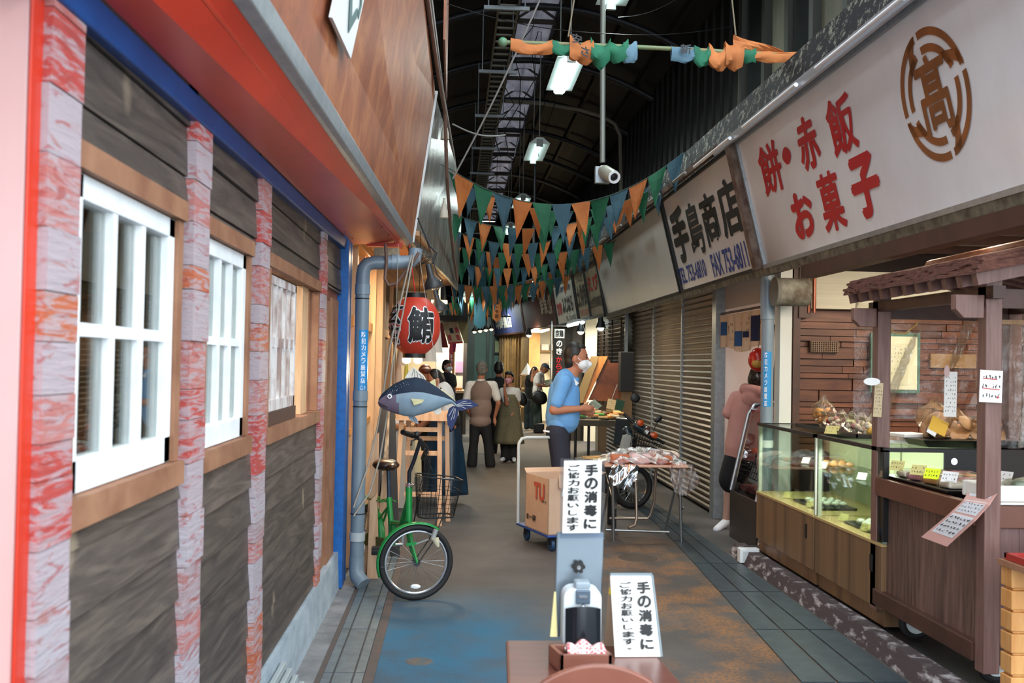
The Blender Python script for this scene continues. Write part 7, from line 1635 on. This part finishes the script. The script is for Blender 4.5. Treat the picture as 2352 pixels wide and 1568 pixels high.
# man in blue
r, j, H, f, s, u, RT, h = figure('man in light blue shirt and white mask holding banknotes, facing right', 9.3, 1.78, dict(face=(1, -.18, -.05), head=(1324, 823), neck=(1312, 862), chest=(1296, 892), hip=(1282, 990), shR=(1296, 877, -.17), shL=(1304, 877, .17), elR=(1272, 942, -.20), wrR=(1335, 938, -.16), haR=(1366, 938, -.08),
    elL=(1285, 945, .20), wrL=(1332, 946, .06), haL=(1362, 948, -.02), knR=(1290, 1110, -.08), anR=(1280, 1212, -.08), toR=(1312, 1222, -.08), knL=(1296, 1105, .1), anL=(1298, 1205, .12), toL=(1330, 1213, .12)), dict(top=bluesh, pants=navyp), mask=whitemask, hair='thin', fine=True, vox=.011, hs=1.17)
def HPt(px, py, dy=0): return P(px, py, 'y', 9.3 + dy)
blob('shirt_belly', [('c', HPt(1296, 900), HPt(1292, 960), .15, .165)], bluesh, r, .014)
for sg in (-1, 1): B().prism([HPt(1302, 858, -.085 * sg), HPt(1318, 868, -.09 * sg), HPt(1330, 880, -.07 * sg), HPt(1318, 890, -.09 * sg), HPt(1303, 868, -.11 * sg)], (0, .006, 0)).build('collar', mat('collar_white', 'e9edf2', rough=.7), r)
b = B(); b.tube([HPt(1300, 860, -.07), HPt(1296, 857, 0), HPt(1300, 860, .07)], .022, 8); b.build('collar', mat('collar_white', 'e9edf2', rough=.7), r, solid=0)
b = B(); q = HPt(1366, 930, -.1); b.obox(q, (.10, .004, .06), (R_(50), R_(28), R_(10))).obox(q + V(.01, -.004, .006), (.10, .003, .06), (R_(40), R_(36), R_(20)))
o = b.build('banknotes', mat('banknote', 'a9b5a4', '8fa69a', rough=.6, ns=40)); tag(o, 'folded banknotes held by the man in the blue shirt', 'money')
B().obox(HPt(1256, 990, -.13), (.07, .02, .016), (0, R_(8), R_(20))).build('pocket_paper', paper, r)
# old man in vest
r, j, H, f, s, u, RT, h = figure('grey-haired man seen from behind in taupe vest and black trousers', 15.2, 1.66, dict(face=(.15, 1, 0), head=(1107, 848), neck=(1105, 870), chest=(1105, 900), hip=(1103, 975), shL=(1079, 884), shR=(1133, 884), elL=(1068, 930), wrL=(1082, 955, .12), haL=(1090, 962, .18), elR=(1145, 926), wrR=(1136, 958, .1), haR=(1137, 975, .1),
    knL=(1088, 1020), anL=(1084, 1064), toL=(1082, 1068, .2), knR=(1121, 1020), anR=(1126, 1064), toR=(1128, 1068, .2)), dict(top=whitesh, pants=blackcl, hair=grey_hair, cuff=.05), hair='thin')
blob('vest', [('e', j['chest'], (.108 * H, .086 * H, .118 * H), RT), ('e', (j['chest'] + j['hip']) / 2, (.104 * H, .084 * H, .14 * H), RT), ('e', j['hip'] + V(0, 0, .05), (.104 * H, .084 * H, .07 * H), RT)], beige, r, .014)
# woman in long dress
sage = mat('dress_khaki', '6f6850', '645d47', rough=.9, ns=30)
r, j, H, f, s, u, RT, h = figure('woman in pink mask and long khaki pinafore with her hand at her chin', 16.0, 1.5, dict(face=(-.45, -1, .05), head=(1169, 868), neck=(1172, 889), chest=(1172, 912), hip=(1170, 965), shR=(1154, 898), shL=(1187, 898), elR=(1164, 928, -.12), wrR=(1159, 894, -.18), haR=(1160, 880, -.17), elL=(1190, 925), wrL=(1180, 945, -.1), haL=(1174, 955, -.12),
    knR=(1162, 1012), anR=(1160, 1050), toR=(1152, 1056, -.1), knL=(1178, 1012), anL=(1180, 1050), toL=(1181, 1057, -.12)), dict(top=whitesh, pants=blackcl, shoes=mat('shoe_white', 'd2d5dc', rough=.5), cuff=.05), mask=pinkmask, hair='woman')
hc = j['hip']; b = B()
def dr(uu_, v):
    a = 2 * math.pi * uu_; w = (.086 + .075 * v) * H * (1 + .05 * math.sin(a * 7) * v); z = P(1170, 905, 'y', 16).z + (P(1170, 1018, 'y', 16).z - P(1170, 905, 'y', 16).z) * v
    return V(hc.x + math.cos(a) * w, 16 + math.sin(a) * w * .75, z)
b.grid(dr, 40, 12); b.build('pinafore', sage, r, smooth=True, solid=.008)
blob('pinafore_top', [('e', j['chest'] - V(0, 0, .03), (.082 * H, .074 * H, .09 * H), RT)], sage, r, .014)
# person in black beyond them
figure('person with black hair and black shirt, seen from behind the vested man', 17.6, 1.66, dict(face=(.1, 1, 0), head=(1146, 845), neck=(1146, 864), chest=(1146, 892), hip=(1146, 955), shL=(1124, 876), shR=(1168, 876), elL=(1116, 910), wrL=(1118, 940), haL=(1119, 955), elR=(1174, 910), wrR=(1172, 940), haR=(1171, 955), knL=(1136, 1000), anL=(1134, 1036), toL=(1133, 1040, .2), knR=(1156, 1000), anR=(1158, 1036), toR=(1159, 1040, .2)), dict(top=blackcl, pants=blackcl), hair='woman')
# couple reading
jean = mat('jeans_dark', '1f2a30', '2c3c40', rough=.85, ns=6); jgr = mat('jeans_green', '33413d', '44534d', rough=.85, ns=6)
figure('person in black with raised arm, left of the two readers', 23.6, 1.62, dict(face=(1, -.3, -.2), head=(1229, 853), neck=(1224, 864), chest=(1216, 878), hip=(1214, 920), shR=(1214, 866, -.15), shL=(1222, 866, .15), elR=(1222, 874, -.3), wrR=(1223, 853, -.28), haR=(1226, 846, -.2), elL=(1224, 890, .2), wrL=(1236, 890, .1), haL=(1242, 888, .1),
    knR=(1210, 950), anR=(1209, 980), toR=(1213, 983), knL=(1220, 950), anL=(1222, 980), toL=(1227, 982)), dict(top=blackcl, pants=jean, shoes=mat('shoe_pale', 'b7aa9a', rough=.6)), hair='tail', vox=.02)
r, j, H, f, s, u, RT, h = figure('person in white shirt and blue cap reading a magazine', 23.0, 1.7, dict(face=(1, -.2, -.45), head=(1251, 846), neck=(1243, 855), chest=(1236, 875), hip=(1232, 915), shR=(1236, 862, -.16), shL=(1244, 862, .16), elR=(1236, 884, -.2), wrR=(1256, 887, -.15), haR=(1263, 885, -.1), elL=(1246, 884, .2), wrL=(1256, 884, .1), haL=(1262, 882, .08),
    knR=(1231, 950), anR=(1232, 982), toR=(1238, 985), knL=(1238, 950), anL=(1240, 982), toL=(1246, 985)), dict(top=whitesh, pants=jgr, hair=mat('brown_hair', '6b4a2e', rough=.6)), hair='short', vox=.02)
blob('cap', [('e', h + u * .035 * H - f * .004 * H, (.052 * H, .056 * H, .036 * H), Matrix((s, f, u)).transposed()), ('c', h + u * .028 * H + f * .05 * H, h + u * .02 * H + f * .075 * H, .014 * H, .010 * H)], mat('cap_denim', '2c4a63', rough=.8), r, .014)
o = B().obox(P(1261, 878, 'y', 22.9), (.20, .16, .01), (R_(50), R_(-12), 0)).build('magazine', mat('magazine_print', 'b9ae8c', '5f7a6c', rough=.5, ns=14)); tag(o, 'open magazine held by the person in the blue cap', 'magazine')
for (px, py, w, hh, lb) in ((1199, 915, .11, .16, 'small black bag of the left reader'), (1238, 912, .19, .16, 'large black jacket and bag hung on the arm of the capped reader')):
    q = P(px, py, 'y', 22.8); o = blob('shoulder_bag', [('e', q, (w, .08, hh)), ('e', q + V(.03, 0, -.05), (w * .9, .08, hh * .8))], mat('bag_black', '0b0b0c', rough=.4), None, .02); tag(o, lb, 'bag'); B().tube([q + V(-.05, 0, hh * .8), q + V(.02, 0, .42), q + V(.08, 0, hh * .8)], .008, 6).build('strap', black, o)
q = P(1238, 978, 'y', 22.7); o = B().box((q.x - .12, 22.65, 0), (q.x + .12, 22.85, .22)).build('floor_bag', black, bevel=.03); tag(o, 'black bag on the ground at the feet of the capped reader', 'bag')
# woman in pink hoodie
hood = mat('hoodie_pink', 'c28f87', 'b5827b', rough=.9, ns=3, bump=.2, bs=6)
r, j, H, f, s, u, RT, h = figure('woman in pink hoodie and black shorts leaning over the chilled case, back turned', 9.75, 1.6, dict(face=(.9, .6, -.2), head=(1741, 868), neck=(1730, 893), chest=(1718, 935), hip=(1702, 1035), shL=(1690, 912, .05), shR=(1742, 908, -.05), elL=(1672, 948, .05), wrL=(1695, 965, .2), haL=(1708, 960, .28), elR=(1760, 950, 0), wrR=(1775, 965, .15), haR=(1785, 960, .2),
    knL=(1677, 1118), anL=(1666, 1198), toL=(1645, 1216, -.12), knR=(1712, 1115), anR=(1722, 1205, .1), toR=(1735, 1212, .2)), dict(top=hood, pants=blackcl, short=.82, shoes=mat('sneaker_white', 'd9dde3', rough=.5)), long_sleeve=True, hair='woman', vox=.012, skinm=mat('skin_light', 'c69a86', rough=.6))
def WP(px, py, dy=0): return P(px, py, 'y', 9.75 + dy)
blob('hood', [('c', WP(1712, 893, -.08), WP(1742, 902, -.12), .06, .07), ('e', WP(1728, 915, -.12), (.11, .06, .09))], hood, r, .012)
blob('hoodie_body', [('c', WP(1715, 925), WP(1702, 1030), .15, .165), ('c', WP(1702, 1030), WP(1700, 1052), .16, .155)], hood, r, .014)
blob('shorts', [('c', WP(1700, 1050), WP(1685, 1100), .155, .15), ('c', WP(1700, 1050), WP(1715, 1095), .15, .12)], blackcl, r, .014)
blob('bun', [('e', WP(1733, 868, -.1), (.045, .045, .05)), ('e', WP(1741, 850, -.08), (.04, .04, .04))], hairblack, r, .01)
# people bending at the left counter
r, j, H, f, s, u, RT, h = figure('worker with dark ponytail in white top and long navy apron, bending over the counter', 11.2, 1.6, dict(face=(-.9, -.3, -.5), head=(1000, 872), neck=(1012, 888), chest=(1022, 910), hip=(1036, 965), shR=(1008, 905, -.17), shL=(1024, 893, .17), elR=(985, 955, -.15), wrR=(962, 985, -.1), haR=(950, 1000, -.1), elL=(1000, 950, .2), wrL=(975, 975, .2), haL=(965, 990, .2),
    knR=(1028, 1040), anR=(1030, 1110), toR=(1010, 1122, -.1), knL=(1045, 1040), anL=(1048, 1108), toL=(1030, 1118, .1)), dict(top=whitesh, pants=blackcl, shoes=rubber), hair='tail')
apr = mat('navy_vinyl', '0f2536', '16344a', rough=.3, ns=5, bump=.5, bs=6, bst=(2, 2, .6))
hc = P(1020, 960, 'y', 11.2)
def ap(uu_, v):
    a = 2 * math.pi * uu_; w = (.135 + .11 * v ** .7) * (1 + .07 * math.sin(a * 6 + 3 * v)); return V(hc.x + .0 + .03 * v + math.cos(a) * w, 11.2 + math.sin(a) * w * .8, 1.0 + (.12 - 1.0) * v)
B().grid(ap, 44, 16).build('apron', apr, r, smooth=True, solid=.006)
B().tube([P(1012, 890, 'y', 11.0), P(1016, 900, 'y', 10.98), P(1014, 925, 'y', 10.98)], .008, 6).build('apron_strap', black, r, smooth=True)
r, j, H, f, s, u, RT, h = figure('person with reddish brown hair bending at the counter behind the lantern', 12.0, 1.62, dict(face=(.2, -1, -.6), head=(976, 860), neck=(980, 876), chest=(985, 900), hip=(990, 965), shR=(962, 888), shL=(1004, 888), elR=(955, 930, -.2), wrR=(958, 965, -.3), haR=(960, 980, -.35), elL=(1008, 930, -.2), wrL=(1000, 965, -.3), haL=(998, 980, -.35),
    knR=(980, 1030), anR=(980, 1090), toR=(978, 1098, -.2), knL=(1000, 1030), anL=(1000, 1090), toL=(1000, 1098, -.2)), dict(top=blackcl, pants=blackcl, hair=mat('red_brown_hair', '4f1f10', '6a2c16', rough=.5, ns=30)), hair='woman')
figure('distant person in black with white mask beside the red vertical banner', 18.5, 1.62, dict(face=(.8, -.6, 0), head=(1027, 841), neck=(1027, 855), chest=(1028, 875), hip=(1030, 930), shR=(1014, 866), shL=(1040, 866), elR=(1012, 890), wrR=(1018, 910), haR=(1022, 918), elL=(1044, 890), wrL=(1040, 912), haL=(1038, 920), knR=(1022, 980), anR=(1022, 1018), toR=(1028, 1024, -.1), knL=(1036, 980), anL=(1036, 1018), toL=(1042, 1024, -.1)), dict(top=blackcl, pants=blackcl), mask=whitemask, hair='woman', vox=.018)

# ================= FARTHER SHOPS =================
# right row: posts and bays under the bent line of signs
bw = mat('bay_dark', '1d1712', '2a211a', rough=.7, ns=3); bwhite = mat('bay_white', 'd9d2bf', rough=.7); bwood = mat('bay_wood', '8d6a3c', 'a8834e', rough=.6, ns=3, isl=.3)
def wallseg(name, p, q, z0, z1, m, th=.1):
    p, q = V(p[0], p[1], 0), V(q[0], q[1], 0); d = (q - p).normalized(); n = V(d.y, -d.x, 0) * th
    return B().hexa([p + V(0, 0, z0), q + V(0, 0, z0), q + n + V(0, 0, z0), p + n + V(0, 0, z0)], [p + V(0, 0, z1), q + V(0, 0, z1), q + n + V(0, 0, z1), p + n + V(0, 0, z1)]), m, name
def ws_(name, p, q, z0, z1, m, th=.1):
    b, m, name = wallseg(name, p, q, z0, z1, m, th); return struct(b.build(name, m))
ws_('wall_right_brown', (2.72, 17.42), (2.68, 18.3), 0, 2.45, mat('warm_shutter', '7a5a38', rough=.5, metal=.3))
b = B()
for k in range(22): b.beam((2.66, 15.7, .95 + .065 * k), (2.62, 18.25, .95 + .065 * k), .012, .012)
for y in (15.7, 16.6, 17.5, 18.25): b.cyl((2.64, y, .9), (2.64, y, 2.35), .012)
o = b.build('wire_rack', black); tag(o, 'black wire lattice rack in front of the lit brown shutter', 'rack')
struct(B().box((2.64, 18.3, 0), (2.75, 18.42, 2.45)).build('trim_38', mat('bay_post', 'b8ae98', rough=.5)))
struct(B().box((2.7, 20.5, 0), (5.8, 20.6, 2.6)).box((4.6, 18.4, 0), (4.7, 20.6, 2.6)).box((2.75, 18.3, 0), (4.7, 18.4, 2.6)).build('wall_bay_white', bwhite))
light('bay_white_lamp', (3.3, 19.4, 2.4), 75, (1, .95, .82), .6)
o = B().cyl((2.35, 18.2, 2.36), (2.28, 20.0, 2.36), .03).build('bay_tube', tube_on, smooth=True); tag(o, 'lit white tube under the far signs above the bright bay', 'lamp')
B().box((2.25, 18.2, 2.38), (2.40, 20.0, 2.42)).build('holder', white, o)
ws_('wall_right_dark', (2.45, 20.6), (2.30, 23.3), 0, 2.45, bw, .4)
bn = T('vertical_banner', 'black vertical banner with white and red characters on a pole stand', 'banner', (2.02, 19.8, 0))
q = P(1285, 760, 'y', 19.8); q2 = P(1281, 880, 'y', 19.8)
B().box((q.x - .13, 19.8, q2.z - .5), (q.x + .12, 19.81, q.z + .05)).build('cloth', mat('banner_black', '17120f', rough=.7), bn); B().cyl((q.x - .16, 19.8, 0), (q.x - .16, 19.8, q.z + .2), .014).cyl((q.x - .22, 19.8, q.z + .1), (q.x + .2, 19.8, q.z + .1), .008).build('pole', steel, bn)
B().box((q.x - .1, 19.79, q.z - .14), (q.x + .10, 19.8, q.z + .04)).build('white_patch', paper, bn)
lettering([('京鶏', V(q.x - .08, 19.785, q.z - .12), V(.16, 0, 0), V(0, 0, .14), .03)], ink, bn)
lettering(vtext('のき', V(q.x - .06, 19.79, q.z - .18), V(.12, 0, 0), V(0, 0, -.3)), paper, bn); lettering(vtext('からあげ', V(q.x - .06, 19.79, q.z - .5), V(.12, 0, 0), V(0, 0, -.55)), redink, bn)
# bright bay at the bend
ws_('wall_bay_post', (1.98, 26.4), (1.84, 27.3), 0, 2.45, bwood, .3)
struct(B().box((2.1, 27.6, 0), (4.6, 27.7, 2.6)).box((4.5, 23.3, 0), (4.6, 27.6, 2.6)).box((2.35, 23.3, 0), (4.6, 23.4, 2.6)).build('wall_bay_warm', bwhite))
light('bay_warm_lamp', (3.0, 25.2, 2.4), 130, (1, .88, .66), .8)
o = B().box((1.95, 24.2, 2.40), (2.3, 26.2, 2.44)).build('bay_lamp', warm_on); tag(o, 'warm lit lamp strip above the far bright bay', 'lamp')
o = B().box((2.35, 27.4, 1.9), (3.4, 27.6, 1.95)).build('wall_shelf', bwood); tag(o, 'shelf with white boxes on the wall of the far bright bay', 'shelf')
for k in range(4): o2 = B().box((2.4 + .25 * k, 27.4, 1.952), (2.6 + .25 * k, 27.58, 2.12)).build('white_box', paper); tag(o2, ('leftmost', 'second', 'third', 'rightmost')[k] + ' of four white boxes on the shelf of the far bright bay', 'box', 'boxes on the far bay shelf')
o = blob('hanging_apron', [('e', (2.75, 27.3, 1.55), (.17, .06, .22)), ('e', (2.8, 27.3, 1.3), (.14, .05, .16))], whitesh, None, .02); tag(o, 'white clothes hanging in the far bright bay', 'clothing'); B().cyl((2.75, 27.3, 1.7), (2.75, 27.45, 1.92), .005).build('hook', steel, o)
sn_ = T('snack_shelf', 'pale wooden shelf rack at the edge of the far bright bay', 'shelf', (1.75, 24.4, 0))
for z in (.5, .95, 1.28): B().box((1.62, 24.3, z), (1.98, 24.6, z + .03)).build('board', palewood, sn_)
for x in (1.62, 1.95): B().box((x, 24.3, 0), (x + .03, 24.33, 1.3)).build('leg', palewood, sn_)
o = B().lathe([(.16, 0), (0, .28)], (1.80, 24.45, 1.312), 4).build('white_cone', paper); tag(o, 'white pointed paper shape on the far wooden rack', 'ornament')
b = B()
for k in range(9): b.box((1.84 - .11 * k * .55, 27.3 + .35 * k, 0), (1.98 - .11 * k * .55, 27.3 + .35 * k + .33, 2.45))
struct(b.build('wall_right_wood', mat('gold_boards', '7a5a30', 'a57b42', rough=.6, ns=3, isl=.5)))
for k, (px, py, yy, lb) in enumerate(((1215, 762, 24, 'pair of spotlights clipped under the maroon sign'), (1334, 752, 18.4, 'clip spotlight over the bright bay'), (1380, 742, 16.6, 'clip spotlight below the ivory sign'))):
    q = P(px, py, 'y', yy); o = B().lathe([(.09, -.08), (.05, .03), (.03, .1)], q, 14).build('spotlight', darkmetal, smooth=True); tag(o, lb, 'lamp'); B().cyl(q + V(0, 0, .08), V((2.10, 2.43, 2.52)[k], yy, 2.46), .012, n=6).build('arm', darkmetal, o); B().ell(q + V(0, 0, -.07), .06, 10, 8).build('bulb', warm_on, o)
# end of the lane: teal wall, pillars, cream sign panel, stalls on the left
teal = mat('teal_wall', '4d6f68', '3f5f5a', rough=.5, ns=2)
struct(B().box((.2, 30.8, 0), (1.45, 30.95, 3.6)).build('wall_far_teal', teal))
b = B()
for (x0, x1) in ((.28, .62), (.98, 1.06), (1.16, 1.2)): b.box((x0, 30.6, 0), (x1, 30.8, 3.6))
struct(b.build('trim_39', mat('far_pillar', '2e423f', '24332f', rough=.4, ns=2)))
struct(B().box((.2, 30.75, 0), (1.4, 30.8, 1.5)).build('trim_40', mat('teal_dado', '2f5652', rough=.5)))
o = B().box((1.22, 30.72, 1.85), (1.44, 30.80, 2.3)).build('picture_frame', black); tag(o, 'dark framed picture on the far teal wall', 'picture'); B().box((1.25, 30.71, 1.9), (1.41, 30.72, 2.25)).build('sheet', mat('far_sheet', '8a9068', rough=.6), o)
light('lane_end_lamp', (.9, 28.0, 3.2), 60, (.9, 1, .92), .5)
for k in range(4):
    q = P(1090 + 13 * k, 757 - 2 * k, 'y', 26); o = B().lathe([(.09, -.05), (.03, .06)], q, 12).build('spotlight', black, smooth=True); tag(o, 'small lit spotlight in a row before the far teal wall', 'lamp', 'row of far spotlights'); B().ell(q + V(0, 0, -.05), .045, 10, 8).build('bulb', warm_on, o); B().cyl(q + V(0, 0, .05), V(q.x, q.y, 2.80), .01, n=5).build('stem', black, o)
o = B().box((.35, 25.95, 2.78), (1.45, 26.05, 2.82)).build('light_rail', black); tag(o, 'black rail carrying the row of far spotlights', 'rail')
struct(B().box((-.85, 22.4, 0), (-.25, 36, 3.4)).box((.2, 22.0, 0), (.28, 22.1, 2.9)).build('wall_left_end', mat('left_end_dark', '2b2622', rough=.8)))
struct(B().box((-.85, 22.3, 0), (.2, 22.4, 2.6)).build('wall_stall_end', mat('stall_end_white', 'cfc8b8', rough=.7)))
struct(B().box((-.85, 18.45, 2.35), (.24, 22.4, 2.45)).build('ceiling_stall_end', bw))
light('stall_end_lamp', (-.05, 21.6, 2.3), 40, (1, .88, .68), .3)
fs = T('food_stall', 'small lit food stall at the far left, orange wooden posts and goods', 'stall', (-.05, 20.9, 0))
B().box((-.25, 20.6, 0), (.2, 21.4, .95)).build('counter', bw, fs); B().box((-.28, 20.55, .95), (.22, 21.45, 1.0)).build('top', palewood, fs); B().box((-.04, 20.6, 1.0), (.01, 20.66, 2.35)).build('post', orangewood, fs)
rn = random.Random(17)
for k in range(8): o = B().ell((-.2 + .05 * k, 20.7 + .2 * rn.random(), 1.03), (.035, .04, .03), 10, 6).build('food_piece', gm[rn.choice((1, 3, 4))], smooth=True); tag(o, 'golden food piece on the counter of the far left stall', 'food', 'food on the far left stall')
o = B().box((.03, 22.25, 1.35), (.2, 22.28, 1.6)).build('poster', mat('poster_pink', 'c77f96', '7f8fc0', rough=.5, ns=4)); tag(o, 'pink and blue poster on the wall of the far left stall', 'poster')
lp = T('lantern_panel', 'slanted lit cream sign panel with red and black marks, over the far left stall', 'sign', tuple(P(1038, 765, 'y', 19)))
z_ = [P(x, y, 'y', 19) for x, y in ((1015, 740), (1047, 733), (1064, 788), (1030, 790))]
B().prism(z_, (0, .08, 0)).build('panel', mat('panel_lit', 'e2c89a', 'c9a474', rough=.5, ns=3, st=(9, 1, 1)), lp)
b = B()
def lpq(a, c): return z_[0].lerp(z_[1], a).lerp(z_[3].lerp(z_[2], a), c) + V(0, -.005, 0)
for (a, c, a2, c2, m) in ((.72, .32, .95, .55, redink), (.35, .32, .6, .55, ink), (.1, .6, .32, .85, redink), (.66, .62, .88, .85, redink), (0, .92, 1, 1, redink)):
    B().prism([lpq(a, c), lpq(a2, c), lpq(a2, c2), lpq(a, c2)], (0, -.003, 0)).build('mark', m, lp)
b = B()
for k in range(14): b.cyl(P(1034 + k, 789, 'y', 18.95), P(1032 + k * 1.05, 808, 'y', 18.95), .006, n=4)
b.build('tassels', mat('tassel_magenta', '9c3560', rough=.7), lp)
o = B().prism([P(x, y, 'y', 19.2) for x, y in ((1048, 732), (1077, 727), (1074, 788), (1066, 788))], (0, .04, 0)).build('cream_panel', mat('cream_panel', '8f8860', rough=.6)); tag(o, 'plain cream panel right of the slanted lit sign panel', 'panel')
o = B().prism([P(x, y, 'y', 18.8) for x, y in ((1033, 786), (1041, 786), (1040, 850), (1030, 855))], (0, .01, 0)).build('red_banner', redink); tag(o, 'narrow red vertical banner under the slanted lit panel', 'banner')
lettering(vtext('おでん', P(1034.5, 812, 'y', 18.79), V(.04, 0, 0), V(0, 0, -.28)), paper, o)
o = B().prism([P(x, y, 'y', 18.5) for x, y in ((1003, 740), (1016, 742), (1030, 798), (1010, 798))], (0, .01, 0)).build('red_cloth', mat('dark_red_cloth', '6d1712', rough=.8)); tag(o, 'dark red cloth between the red lantern and the lit panel', 'cloth')
